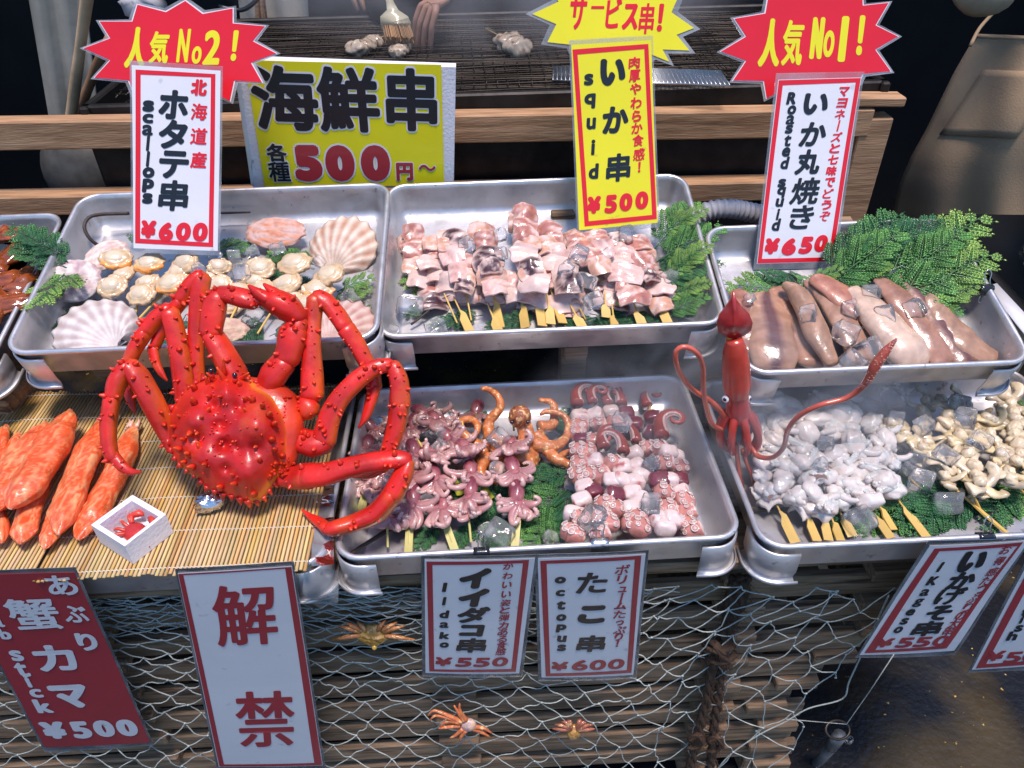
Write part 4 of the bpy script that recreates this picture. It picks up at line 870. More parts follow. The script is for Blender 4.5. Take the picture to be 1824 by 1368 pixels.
# dark twigs lying in the trays
def twig(F, pts, r, label, cat='twig', m='stem', nm='twig'):
    P = [F.hit(x, y, h) for x, y, h in pts]; return tag(MB().tube(P, r, 7, (1, 1, 1), step=.006).build(nm, M[m]), label, cat)
twig(T['ul'], [(178, 440, .012), (160, 425, .03), (150, 405, .045), (158, 388, .05), (180, 382, .05), (230, 380, .045)], [.0035]*6, 'dark curled twig behind the oyster at the left of the scallop tray')
twig(T['ul'], [(385, 380, .03), (410, 379, .03), (446, 378, .03)], [.002, .0025, .0018], 'thin straight dark twig right of the scallop sign')
twig(T['lm'], [(618, 992, .02), (650, 970, .018), (690, 945, .014), (720, 925, .012)], [.004, .0035, .004, .003], 'dark twig in the front left corner of the octopus tray')
twig(T['um'], [(732, 578, .012), (748, 566, .016), (768, 550, .02)], [.0022]*3, 'short dark twig beside the ice at the left of the squid skewers')
twig(T['lr'], [(1336, 905, .012), (1370, 908, .006), (1440, 905, .005)], [.004, .0035, .003], 'dark twig under the white squid skewers')

# ------------------------------------------------------------------ ice cubes
ICE = {}
def ice(F, x, y, h, s_, key, seed):
    R_ = np.random.RandomState(seed); bm = bmesh.new(); bmesh.ops.create_cube(bm, size=1)
    bmesh.ops.bevel(bm, geom=bm.edges[:], offset=.16, segments=2, profile=.6, affect='EDGES'); bmesh.ops.subdivide_edges(bm, edges=[e for e in bm.edges if e.calc_length() > .3], cuts=2, use_grid_fill=True)
    V = np.array([v.co[:] for v in bm.verts]); Fc = [tuple(v.index for v in f.verts) for f in bm.faces]; bm.free()
    V *= A(1, R_.uniform(.8, 1.05), R_.uniform(.75, 1)); V += .07*np.c_[wob(V, 2.2, seed), wob(V, 2.2, seed+1), wob(V, 2.2, seed+2)]
    if seed % 3 == 0: r2 = (V[:, 0]**2+V[:, 1]**2); V[:, 2] -= np.sign(V[:, 2])*.25*np.exp(-r2/.05)*(np.abs(V[:, 2]) > .25)
    R = F.R@rotz(R_.uniform(0, 6))@rotx(R_.uniform(-.7, .7))@roty(R_.uniform(-.7, .7)); p = F.hit(x, y, h+s_*.35)
    b = MB(); b.add(V*s_@R.T+p, Fc); o = b.build('ice_cube', M['ice']); tag(o, 'x', 'ice', 'clear ice cubes scattered over the seafood'); ICE.setdefault(key, []).append((o, x))
zo5, zo6, zo4, zo2b, zo3b = (608, 330), (1216, 330), (0, 400), (608, 660), (1216, 660)
n_ = 0
for key, F, o, lst in (('squid skewers', T['um'], zo5, [(670, 320, .05, 30), (850, 265, .05, 26), (850, 360, .06, 26), (1270, 370, .06, 32), (1200, 450, .07, 28), (1310, 510, .06, 34), (1345, 615, .05, 32), (1755, 500, .03, 30), (365, 640, .01, 46), (505, 755, .01, 34), (270, 775, .006, 22), (1520, 262, .04, 34), (1430, 360, .06, 22)]),
                       ('scallop tray', T['ul'], zo4, [(1150, 165, .03, 22), (1350, 150, .03, 24), (1250, 165, .03, 26), (1480, 130, .03, 26), (1290, 255, .04, 28), (1060, 245, .04, 24), (1705, 200, .03, 24), (1350, 490, .012, 36), (1870, 395, .012, 32), (1540, 430, .02, 22)]),
                       ('whole squid row', T['ur'], zo6, [(1000, 580, .04, 32), (1235, 665, .04, 34), (1080, 700, .04, 38), (670, 690, .05, 30), (870, 790, .04, 40), (1000, 880, .03, 40), (900, 940, .03, 38), (900, 660, .04, 30), (360, 600, .04, 18)]),
                       ('octopus tray', T['lm'], zo2b, [(520, 335, .04, 28), (530, 410, .04, 28), (460, 690, .02, 30), (840, 360, .05, 34), (830, 530, .04, 26), (850, 885, .006, 46), (1120, 900, .004, 24), (1500, 275, .06, 34), (1660, 490, .05, 30), (1655, 715, .05, 34), (1350, 800, .045, 42), (1400, 860, .03, 24), (780, 860, .006, 24), (245, 590, .05, 16), (560, 690, .02, 16)]),
                       ('white squid and whelk tray', T['lr'], zo3b, [(900, 210, .035, 30), (1000, 190, .04, 30), (1130, 140, .055, 40), (1180, 90, .06, 28), (1480, 180, .05, 34), (1510, 255, .055, 34), (1140, 260, .05, 30), (765, 390, .07, 26), (1255, 480, .03, 36), (1275, 590, .02, 38), (1415, 710, .012, 44), (1405, 450, .055, 34), (1590, 370, .06, 34), (940, 800, .012, 44), (1700, 460, .055, 24), (1290, 290, .05, 30), (740, 500, .075, 20), (1040, 560, .04, 18), (1210, 520, .03, 24)])):
    for x, y, h, s_ in lst: n_ += 1; ice(F, *Z(x, y, o), h, s_*.00092, key, n_)
for k, l in ICE.items(): relabel(l, 'clear ice cube on the '+k+', %s')

# ------------------------------------------------------------------ skewers
SK = {}
def skewer(F, a, c, top=None, paddle=True, h0=.006, h1=.02, r=.0016, key='', name='skewer', yel=0, w_=8.5, ln=.62):
    # a: handle end, c: where the food begins (photo px); the stick runs on inside the food to top
    P0, P1 = F.hit(*a, h0), F.hit(*c, h1); d = nz(P1-P0); L_ = np.linalg.norm(P1-P0); col = A(.66, .44, .12)*random.uniform(.85, 1.1) if not yel else A(.5, .46, .16)
    b = MB(); P2 = F.hit(*top, h1) if top else P1+d*.02
    b.tube([P0+d*L_*.3, P1, P2], [r, r, r*.7], 7, col)
    if paddle:
        k = w_*PXM(P0)*.5*1.15; x = d; z = nz(F.z+F.x*random.uniform(-.5, .5)); z = nz(z-x*(z@x)); y = np.cross(z, x)
        o1, o2 = ln, ln+.12; sg = random.choice((-1, 1))
        poly = [(0, -k), (L_*o1, -k*.95), (L_*o1+.003, -k*.7 if sg > 0 else -k*.95), (L_*o2+.004, -r if sg > 0 else -k*.9), (L_*(o2+.18), -r), (L_*(o2+.18), r), (L_*o2+.004, k*.9 if sg > 0 else r), (L_*o1, k*.95), (.002, k)]
        b.prism([(p[0], p[1]) for p in poly], .0028, lambda V: P0+np.outer(V[:, 0], x)+np.outer(V[:, 1], y)+np.outer(V[:, 2]-.0014, z), col*random.uniform(.92, 1.08))
    return b, P0, P1, P2
def put(F, x, y, h): return F.hit(x, y, h)
def sheet(b, p, R, w_, l_, th, seed, colf, cu=1.0, cv=.5, n=9, wav=.12):
    # a limp slab of flesh: curled about both axes, with rounded corners
    R_ = np.random.RandomState(seed); u = np.linspace(-1, 1, n); U, V_ = np.meshgrid(u, u, indexing='ij')
    sq = 1-.14*(U*V_)**2; X, Y = U*w_*sq, V_*l_*sq; zz = -cu*w_*U**2*.5-cv*l_*V_**2*.5
    P = np.stack([X, Y, zz], -1).reshape(-1, 3); loc = np.c_[U.ravel()*1.2, V_.ravel()*1.2, np.full(n*n, seed*.37)]
    P[:, 2] += wav*w_*wob(loc, 1.5, seed); P[:, 0] += .10*w_*wob(loc, 1.4, seed+1); P[:, 1] += .10*l_*wob(loc, 1.4, seed+2)
    edge = (np.maximum(np.abs(U), np.abs(V_))**4).ravel(); Q = P.copy(); Q[:, 2] -= th*(1-.35*edge); c1, c2 = colf(loc, seed, edge)
    rim = [(i, 0) for i in range(n)]+[(n-1, j) for j in range(1, n)]+[(i, n-1) for i in range(n-2, -1, -1)]+[(0, j) for j in range(n-2, 0, -1)]
    Pg, Qg = P.reshape(n, n, 3), Q.reshape(n, n, 3); W = lambda G: (G.reshape(-1, 3)@R.T+p).reshape(G.shape)
    b.grid(W(Pg), c1.reshape(n, n, 3)); b.grid(W(Qg)[:, ::-1], c2.reshape(n, n, 3)[:, ::-1])
    g2 = np.array([[Pg[r_], (Pg[r_]+Qg[r_])/2*1.02, Qg[r_]] for r_ in rim]+[[Pg[rim[0]], (Pg[rim[0]]+Qg[rim[0]])/2*1.02, Qg[rim[0]]]]); cg = np.array([[c1.reshape(n, n, 3)[r_], c2.reshape(n, n, 3)[r_], c2.reshape(n, n, 3)[r_]] for r_ in rim+[rim[0]]])
    b.grid(W(g2)[:, ::-1], cg[:, ::-1])
WHT, PNK, BRN, PUR, TAN = A(.66, .50, .44), A(.66, .30, .25), A(.36, .10, .06), A(.055, .012, .022), A(.56, .28, .14)
def sqcol(mode):
    def f(loc, seed, edge):
        n1 = wob(loc, 1.9, seed)[:, None]; n2 = wob(loc, 4.2, seed+3)[:, None]; base = WHT*(1-.1*np.clip(n2, 0, 1))+PNK*.10
        skin = {'w': WHT*1.0, 'b': BRN*.7+PNK*.35, 'd': PUR, 't': TAN*.8+PNK*.3, 'p': PNK*.8+WHT*.3}[mode]
        k = {'w': np.clip(n1*.8-.55, 0, .35), 'b': np.clip(.8+n1*1.2+n2*.7, 0, .97), 'd': np.clip(.85+n1*1.3+n2*.4, 0, .98), 't': np.clip(.65+n1*1.1+n2*.6, 0, .9), 'p': np.clip(.45+n1*1.3+n2*.9, 0, .85)}[mode]
        k = k*(1-.7*edge[:, None]**2*(1 if mode in 'dw' else .4)); top = base*(1-k)+(skin*(.85+.3*np.clip(n2, -1, 1)))*k
        return np.clip(top, 0, 1), np.clip(base*np.ones_like(n1), 0, 1)
    return f
def skewered(F, key, handle, pieces, label_cat, maker, name, group, cat, **kw):
    a, c = handle; top = pieces[0][:2] if pieces else None
    b, P0, P1, P2 = skewer(F, a, c, top=None, key=key, **kw); r = thing(name, 'x', cat, P0, group); b.build('stick', M['bam'], r, smooth=False)
    for i, q in enumerate(pieces): maker(F, r, q, i)
    SK.setdefault(key, []).append((r, (a[0]+c[0])/2)); return r
_s = [100]
def squid_piece(F, r, q, i):
    x, y, h, mode = q[:4]; wd = q[4] if len(q) > 4 else 1.0; _s[0] += 1; s_ = _s[0]; p = put(F, x, y, h); R = F.R@rotz(random.uniform(-.25, .25)+(q[5] if len(q) > 5 else 0))@rotx(random.uniform(-.1, .5))@roty(random.uniform(-.35, .35))
    b = MB(); sheet(b, p, R, .0255*wd*random.uniform(.85, 1.2), .0205*wd*random.uniform(.85, 1.2), .005, s_, sqcol(mode), random.uniform(.2, 1.0), random.uniform(-.2, .7), n=12, wav=.12)
    b.build('squid_piece', M['flesh'], r)
o = zo5
def zz(l): return [(*Z(t[0], t[1], o), *t[2:]) for t in l]
sq = [(((640, 785), (570, 625)), [(385, 280, .03, 'b'), (392, 385, .035, 'b'), (430, 520, .03, 'w'), (500, 640, .025, 'd')], False),
      (((690, 790), (620, 640)), [(500, 330, .045, 't'), (480, 430, .045, 'w'), (560, 540, .04, 'w'), (575, 590, .03, 'p')], True),
      (((705, 780), (670, 590)), [(585, 300, .06, 'd', 1.05), (590, 390, .06, 'p'), (640, 480, .06, 'p'), (660, 560, .055, 'd', .9)], False),
      (((850, 765), (810, 580)), [(740, 265, .06, 't'), (780, 385, .07, 'd'), (800, 455, .075, 'd', .9), (820, 555, .07, 'p')], True),
      (((845, 790), (800, 680)), [(700, 600, .03, 'p'), (860, 610, .03, 'w')], True),
      (((985, 765), (960, 610)), [(905, 530, .05, 'p'), (940, 580, .045, 'w')], True),
      (((1075, 755), (1040, 555)), [(985, 175, .06, 'b', 1.2), (985, 290, .075, 'b'), (985, 385, .08, 'w'), (1010, 460, .085, 'd'), (1025, 530, .08, 'w', 1.1)], True),
      (((1120, 745), (1105, 620)), [(1010, 610, .035, 'p'), (1040, 640, .03, 'w')], True),
      (((1185, 740), (1125, 575)), [(1090, 260, .06, 'b'), (1100, 340, .065, 't'), (1130, 420, .06, 'w'), (1110, 520, .05, 'b')], True),
      (((1335, 775), (1240, 590)), [(1140, 380, .06, 'w'), (1195, 450, .065, 'w'), (1210, 545, .07, 'd')], False),
      (((1300, 780), (1240, 670)), [(1180, 640, .035, 'w', 1.1), (1230, 620, .03, 't')], True),
      (((1465, 650), (1365, 485)), [(1250, 290, .055, 't'), (1290, 360, .06, 'b'), (1390, 450, .07, 't', 1.0)], True),
      (((1520, 660), (1425, 510)), [(1350, 300, .055, 'b'), (1390, 370, .055, 'p'), (1460, 470, .05, 'w')], False),
      (((1415, 710), (1410, 620)), [(1420, 560, .035, 'p', .8)], True),
      (((1465, 795), (1450, 670)), [(1440, 620, .03, 'w'), (1400, 590, .03, 'd', .7)], True),
      (((1625, 790), (1565, 635)), [(1470, 320, .05, 'd'), (1510, 395, .055, 'p'), (1520, 490, .06, 'p', 1.1), (1570, 600, .055, 'b', 1.15)], True),
      (((1770, 790), (1680, 595)), [(1600, 330, .045, 'b', 1.1), (1640, 420, .05, 'b'), (1660, 500, .055, 'd', .75), (1700, 560, .045, 'w'), (1705, 640, .04, 't')], True)]
def densify(pcs):
    out = []
    for i, q in enumerate(pcs):
        out.append(q)
        if i+1 < len(pcs):
            n = pcs[i+1]; out.append(((q[0]+n[0])/2+random.uniform(-14, 14), (q[1]+n[1])/2, (q[2]+n[2])/2-.006, random.choice('bpwdtb'), .95))
    q = pcs[0]; out.append((q[0]+random.uniform(-30, 30), q[1]+random.uniform(10, 40), q[2]-.012, random.choice('bdt'), 1.0)); return out
for (a, c), pcs, pad in sq:
    pcs = densify(pcs)
    skewered(T['um'], 'sq', (Z(*a, o), Z(*c, o)), [(q[0], q[1]-9, *q[2:]) for q in zz(pcs)], 0, squid_piece, 'squid_skewer', 'squid skewers in the upper middle tray', 'skewer', paddle=pad, h0=.02 if pad else .015, h1=.03, w_=15, ln=.5)
relabel(SK['sq'], 'skewer of pink and purple squid pieces, %s in the upper middle tray')
# ------------------------------------------------------------------ scallop skewers
BEI, ROE, FRL = A(.60, .44, .26), A(.80, .32, .06), A(.30, .15, .06)
def scallop(F, r, q, i):
    x, y, h, sc, ang, roe = q; _s[0] += 1; s_ = _s[0]; p = put(F, x, y, h); R = F.R@rotz(ang)@rotx(random.uniform(.0, .45))@roty(random.uniform(-.25, .25))
    def colf(S):
        n = wob(S, 6, s_)[:, None]; n2 = wob(S, 13, s_+2)[:, None]; r_ = np.hypot(S[:, 0], S[:, 1])[:, None]; e = np.clip(1-np.abs(S[:, 2:3])*2.6, 0, 1); side = np.clip((-S[:, 1:2]-.1+.2*n)*2.5, 0, 1)*np.clip((r_-.62)*5, 0, 1)*roe
        c = BEI*(1.10+.12*n); g1 = np.exp(-((r_-.80-.03*n)/.05)**2)*.45*(S[:, 2:3] > 0); c = c*(1-g1)+FRL*1.2*g1; c = c*(1-e*.8)+(FRL*.6+BEI*.4)*(1+.6*n2)*e*.8
        return np.clip(c*(1-side)+ROE*side*(1+.1*n), 0, 1)
    a0 = random.uniform(0, 6.28); b = MB(); b.ell(p, R, A(.0255, .0205, .0085)*sc, 46, 26, colf, fn=lambda S, Q: Q*(1+.10*wob(S, 2.2, s_)+.05*wob(S, 7, s_+1)+.05*np.sin(np.arctan2(S[:, 1], S[:, 0])*13+a0)*np.clip(1-np.abs(S[:, 2])*2, 0, 1))[:, None]-np.c_[0*S[:, 0], 0*S[:, 0], .0026*np.exp(-((np.hypot(S[:, 0], S[:, 1])-.76)/.06)**2)*(S[:, 2] > 0)-.0014*np.sin(np.arctan2(S[:, 1], S[:, 0])*6+a0)*np.hypot(S[:, 0], S[:, 1])**3])
    mt_ = b.build('mantle', M['flesh'], r)
    b = MB(); b.ell(p+R@A(-.001, .002, .0048)*sc, R, A(.0155, .0135, .0058)*sc, 20, 12, lambda S: np.tile(A(.66, .54, .38), (len(S), 1)), fn=lambda S, Q: Q*(1+.05*wob(S, 3, s_+4))[:, None]); b.build('adductor', M['flesh'], mt_)
o = zo4
scs = [(((505, 670), (580, 360)), [(620, 185, .05, 1.15, .1, 1), (660, 265, .035, .95, .8, 0), (600, 330, .04, 1.05, .3, 0)], .012),
       (((668, 650), (740, 420)), [(800, 205, .045, 1.1, .2, 1), (790, 310, .03, .9, .4, 0), (755, 375, .035, 1.05, .0, 0)], .008),
       (((675, 575), (880, 355)), [(990, 205, .045, 1.1, -.1, 0), (960, 255, .035, 1, .2, 1), (920, 315, .04, 1.15, .2, 1)], .03),
       (((1195, 580), (1255, 460)), [(1175, 225, .04, .85, .2, 0), (1130, 280, .03, .9, .4, 1), (1180, 320, .035, .95, 0, 0), (1270, 360, .03, 1.1, 0, 0), (1220, 430, .02, 1, 0, 0)], .012),
       (((1350, 625), (1435, 490)), [(1390, 235, .045, 1.1, .1, 0), (1360, 300, .035, .9, .1, 1), (1400, 350, .03, 1, .2, 0), (1480, 420, .02, 1, .2, 0)], .012),
       (((1490, 600), (1560, 500)), [(1575, 210, .05, 1.25, 0, 0), (1530, 320, .04, 1.2, .1, 0), (1560, 400, .03, 1, .1, 0)], .01),
       (((1600, 600), (1650, 480)), [(1760, 270, .045, 1.2, -.1, 0), (1700, 350, .035, 1.15, .1, 1), (1640, 430, .03, 1, .3, 0)], .01)]
for (a, c), pcs, h0 in scs:
    skewered(T['ul'], 'sc', (Z(*a, o), Z(*c, o)), zz(pcs), 0, scallop, 'scallop_skewer', 'scallop skewers in the upper left tray', 'skewer', paddle=False, h0=h0, h1=.02, r=.0019)
relabel(SK['sc'], 'thin skewer of beige boiled scallops, %s in the upper left tray')
# ------------------------------------------------------------------ shells
def fan_shell(F, x, y, h, rpx, ang, tilt, label, c1=A(.74, .66, .58), c2=A(.62, .36, .30), seed=1):
    p = put(F, x, y, h); Rr = rpx*PXM(p); R = F.R@rotz(ang)@rotx(tilt); n, m_ = 90, 16; P = []; Cc = []
    for i in range(n+1):
        th = -pi*.5*.99+pi*.99*i/n; rib = .5+.5*cos(th*26)
        for j in range(m_+1):
            t = j/m_; rr = Rr*2*t*(1-.04*(1-rib)*(t > .97)); rr *= max(0, math.cos(th*.97))**.62
            P.append((rr*sin(th)*.95, rr*cos(th)-Rr, Rr*.34*sin(pi*min(1, t*.9+.08))-Rr*.12+rib*.0026*t)); k = (.5+.5*sin(t*23+seed))*.35+(1-rib)*.75*min(1, t*1.5); k += .5*max(0, .22-t)*3; Cc.append(c1*(1-k)+c2*k)
    P = np.array(P); P[:, 2] += .0008*wob(P, 90, seed); b = MB(); b.grid((P@R.T+p).reshape(n+1, m_+1, 3)[:, ::-1], np.clip(Cc, 0, 1).reshape(n+1, m_+1, 3)[:, ::-1])
    for sg in (-1, 1): b.prism([(0, -Rr*1.0), (sg*Rr*.30, -Rr*1.02), (sg*Rr*.34, -Rr*.84), (0, -Rr*.80)][::sg], .002, lambda V: V@R.T+p, c1*.8+c2*.2)
    o_ = b.build('scallop_shell', M['shell']); md = o_.modifiers.new('s', 'SOLIDIFY'); md.thickness = .0015; return tag(o_, label, 'shell', 'shells decorating the scallop tray')
F = T['ul']
fan_shell(F, 166, 582, .026, 66, rad(48), rad(10), 'large pale scallop shell at the front left of the scallop tray', A(.72, .67, .64), A(.42, .33, .31))
fan_shell(F, 612, 434, .022, 58, rad(-22), rad(25), 'cream ribbed scallop shell at the back right of the scallop tray', A(.74, .64, .52), A(.46, .24, .16), 2)
fan_shell(F, 614, 572, .022, 52, rad(-30), rad(8), 'pink ribbed scallop shell behind the crab leg at the front right', A(.68, .52, .46), A(.45, .24, .20), 4)
def oyster(F, x, y, h, rp, ry, ang, tilt, label, seed, c1, c2, nm='oyster_shell', cat='shell'):
    p = put(F, x, y, h); k = PXM(p); R = F.R@rotz(ang)@rotx(tilt)
    def colf(S): a = np.clip(.5+1.0*wob(S, 4, seed)+.5*wob(S, 10, seed+1), 0, 1)[:, None]; r_ = np.hypot(S[:, 0], S[:, 1])[:, None]; bnd = (.5+.5*np.sin(r_*26+3*a))*.45; return np.clip(c1*(1-a*.8)+c2*a*.8, 0, 1)*(1-.25*bnd)
    b = MB(); b.ell(p, R, A(rp*k, ry*k, .009), 64, 26, colf, fn=lambda S, Q: Q*np.c_[1+.07*wob(S, 3, seed)+.035*np.sin(np.arctan2(S[:, 1], S[:, 0])*17+seed), 1+.07*wob(S, 3, seed+2), 1+.16*np.sin(np.hypot(S[:, 0], S[:, 1])*30)+.3*wob(S, 8, seed)])
    return tag(b.build(nm, M['shell']), label, cat, 'shells decorating the scallop tray')
oyster(F, 132, 500, .035, 46, 44, .3, rad(20), 'pinkish ruffled oyster shell at the left of the scallop tray', 5, A(.74, .66, .60), A(.42, .25, .28))
oyster(F, 190, 455, .03, 40, 30, .9, rad(15), 'white oyster shell half hidden behind the pinkish one', 6, A(.76, .68, .60), A(.55, .35, .33))
oyster(F, 398, 592, .014, 46, 30, .1, rad(12), 'tan oyster shell behind the raised crab legs', 8, A(.66, .50, .36), A(.50, .30, .24))
oyster(F, 345, 600, .012, 34, 20, .4, rad(10), 'small grey oyster shell between crab legs', 9, A(.66, .55, .50), A(.25, .18, .2))
ab = oyster(F, 492, 414, .03, 53, 32, -.05, rad(18), 'abalone shell with pink and orange shading and a row of holes', 11, A(.60, .42, .38), A(.62, .22, .10), 'abalone_shell')
# ------------------------------------------------------------------ whole squid
SB, SP, SW = A(.33, .19, .125), A(.08, .022, .03), A(.62, .42, .31)
def whole_squid(pts, label, c=SB, stripe=0., fin=True, seed=1, asp=.42, flat=0.0):
    F = T['ur']; P = [F.hit(x, y, h) for x, y, h, w_ in pts]; k = PXM(P[0]); rr = [w_*1.04*k for *_, w_ in pts]; P = np.array(P)
    r = thing('whole_squid', label, 'squid', P.mean(0), 'whole squid in the upper right tray'); b = MB(); pp, r2, _ = resample(P, np.array(rr), np.zeros((len(P), 3)), .006)
    pp = np.vstack([pp[:1]-nz(pp[1]-pp[0])*r2[0]*.4, pp, pp[-1:]+nz(pp[-1]-pp[-2])*r2[-1]*.3]); r2 = np.r_[r2[0]*.4, r2, r2[-1]*.5]; n = 22
    b.tube(pp, r2, n, c, asp=asp, up=F.z, mod=lambda t, a: 1+.05*np.sin(2*a+t*6+seed)+.04*sin(t*17+seed))
    V = b.v[-1]; m_ = len(pp)*n; an = np.tile(np.arange(n)/n*2*pi, len(pp)); tt = np.repeat(np.linspace(0, 1, len(pp)), n); top = np.sin(an)
    ns = np.clip(.5+.8*wob(V[:m_], 60, seed)+.5*wob(V[:m_], 190, seed+2), 0, 1)[:, None]; col = c*(.9+.2*ns)+SW*.10*ns
    st_ = np.exp(-((V[:m_]-np.repeat(pp, n, 0))@F.x/(np.repeat(r2, n)*.28))**2)[:, None]*stripe; col = col*(1-st_)+SP*st_
    edge = np.clip(np.abs(np.cos(an))-.8, 0, 1)[:, None]*2.2; col = col*(1-edge)+(c*.6+SW*.4)*edge; b.c[-1][:m_] = np.clip(col, 0, 1)
    b.v[-1] = V+np.outer(.0012*wob(V, 80, seed), F.z); b.build('mantle', M['flesh2'], r)
    if fin:
        p = P[0]; d = nz(P[1]-P[0]); s_ = nz(np.cross(F.z, d)); L_ = rr[1]*2.2; b = MB(); th = .0035
        for sg in (-1, 1):
            poly = [(-.006, 0), (L_*.15, rr[1]*1.35), (L_*.45, rr[1]*1.55), (L_*.95, rr[1]*.6), (L_*.8, 0)]
            b.prism(poly if sg > 0 else poly[::-1], th, lambda V, sg=sg: p+np.outer(V[:, 0], d)+np.outer(V[:, 1]*sg, s_)+np.outer(V[:, 2]-.001-.35*V[:, 1], F.z), c*.9)
        b.build('fin', M['flesh2'], r)
    return r
o = zo6
def zs(l): return [(*Z(t[0], t[1], o), t[2], t[3]) for t in l]
whole_squid(zs([(450, 580, .02, 14), (440, 640, .022, 34), (470, 770, .024, 41), (485, 900, .022, 40), (485, 975, .016, 33)]), 'broad flat brown squid with a dark central stripe, leftmost in front', A(.40, .22, .14), 1.1, False, 1, .36)
whole_squid(zs([(300, 570, .02, 16), (330, 640, .02, 26), (340, 760, .02, 28), (340, 900, .014, 24)]), 'small brown squid hidden behind the red squid figure', A(.36, .15, .10), .3, False, 2)
whole_squid(zs([(500, 560, .022, 18), (560, 640, .02, 24), (640, 790, .018, 27), (700, 950, .014, 25)]), 'brown squid lying under the ice beside the striped one', A(.38, .18, .10), .4, False, 3)
whole_squid(zs([(545, 530, .05, 9), (610, 575, .05, 17), (670, 680, .046, 20), (730, 820, .042, 20), (800, 955, .03, 13)]), 'slender tan squid lying on top near the first ice cube', A(.34, .19, .115), .1, False, 4, .7)
whole_squid(zs([(660, 520, .035, 10), (740, 560, .035, 18), (830, 680, .035, 22), (900, 800, .03, 24), (960, 940, .02, 22)]), 'tan squid bent over its neighbour in the middle of the row', A(.33, .18, .115), .15, False, 5)
whole_squid(zs([(700, 500, .045, 14), (780, 540, .045, 22), (880, 620, .04, 26), (980, 720, .03, 24)]), 'red brown squid at the back with its tip by the green fronds', A(.40, .16, .10), .2, False, 6)
whole_squid(zs([(900, 560, .045, 14), (990, 640, .045, 27), (1090, 760, .042, 36), (1190, 880, .035, 38), (1260, 960, .022, 30)]), 'pale cream skinned squid in the middle of the row', A(.56, .40, .30), .0, False, 7, .5)
whole_squid(zs([(1040, 500, .05, 10), (1110, 560, .048, 22), (1180, 640, .045, 26), (1250, 740, .038, 24), (1330, 860, .03, 26), (1400, 950, .02, 22)]), 'orange brown squid with a pointed fin, right of the pale one', A(.34, .17, .11), .25, False, 8)
whole_squid(zs([(1175, 490, .045, 12), (1230, 560, .043, 19), (1320, 680, .036, 22), (1420, 820, .03, 25), (1520, 945, .02, 22)]), 'dark purple striped squid second from the right end', A(.26, .13, .09), .9, False, 9)
whole_squid(zs([(1280, 550, .045, 12), (1320, 600, .043, 20), (1400, 730, .036, 24), (1530, 850, .03, 26), (1660, 930, .02, 18)]), 'long tan squid at the right end of the row', A(.34, .19, .115), .1, False, 10)
# ------------------------------------------------------------------ baby octopus skewers
OH, OA, OT = A(.19, .035, .055), A(.42, .15, .16), A(.66, .42, .38)
def curl(n, L, k0, k1, up=0.):
    # planar curve that tightens: returns (s along, side) points
    P = [A(0, 0)]; a = 0.
    for i in range(n): a += (k0+(k1-k0)*(i/n)**1.5)/n; P.append(P[-1]+A(cos(a), sin(a))*L/n)
    return np.array(P)
def baby_octopus(F, r, q, i):
    x, y, h, sc, ang, dark = q; sc *= 1.12; p = put(F, x, y, h); R_ = np.random.RandomState(int(x*7+y)); R = F.R@rotz(ang+R_.uniform(-.3, .3))@rotx(R_.uniform(-.5, .3))@roty(R_.uniform(-.5, .5)); dk = 1-dark*.6
    hp_ = p+R@A(0, .017, .004)*sc; b = MB()
    b.ell(hp_, R, A(.0105, .0175, .0105)*sc, 20, 14, lambda S: np.clip((OH[None]*(1-.0)+(OA-OH)[None]*np.clip(-S[:, 1:2]*1.1+.1+.35*wob(S, 4, int(x))[:, None], 0, 1))*dk, 0, 1), fn=lambda S, Q: Q*(1+.06*wob(S, 3, int(y)))[:, None])
    b.build('head', M['flesh2'], r); b = MB()
    b.ell(p, R, A(.011, .010, .009)*sc, 14, 9, OA*dk)
    for k in range(8):
        a = -pi/2+(k-3.5)*rad(25)+R_.uniform(-.35, .35); rad_ = A(cos(a), sin(a), 0); upv = A(0, 0, 1); L = .046*sc*R_.uniform(.65, 1.1)
        c = curl(12, L, R_.uniform(.3, 1.2), R_.uniform(4, 8.5)); sg = (1 if k > 3 else -1)*(1 if R_.rand() < .75 else -1); side = A(-sin(a), cos(a), 0)*sg; tw = R_.uniform(-.2, 1.0)
        pts = [p+R@(rad_*(.004*sc+c_[0])+(side*tw+upv*(1-abs(tw))*.9)*c_[1]+upv*(.004*sc-(.006*sc)*j/12)) for j, c_ in enumerate(c)]
        rr = np.linspace(.0068, .0022, 13)*sc; m0 = k
        b.tube(pts, rr, 8, [(OA*.85*(1-t)+OT*t)*dk for t in np.linspace(0, 1, 13)], mod=lambda t, a_: 1+.10*np.sin(t*60)*(np.cos(a_-1) > .2))
        for j in range(1, 12):
            q_ = pts[j]; d = nz(pts[j]-pts[j-1]); s_ = nz(np.cross(d, F.z)*sg*-1+F.z*.3); b.ell(q_+s_*rr[j]*.85, frame(s_), A(1, 1, .6)*rr[j]*.55, 6, 4, OT*dk)
    b.build('arms', M['flesh2'], r)
o = zo2b
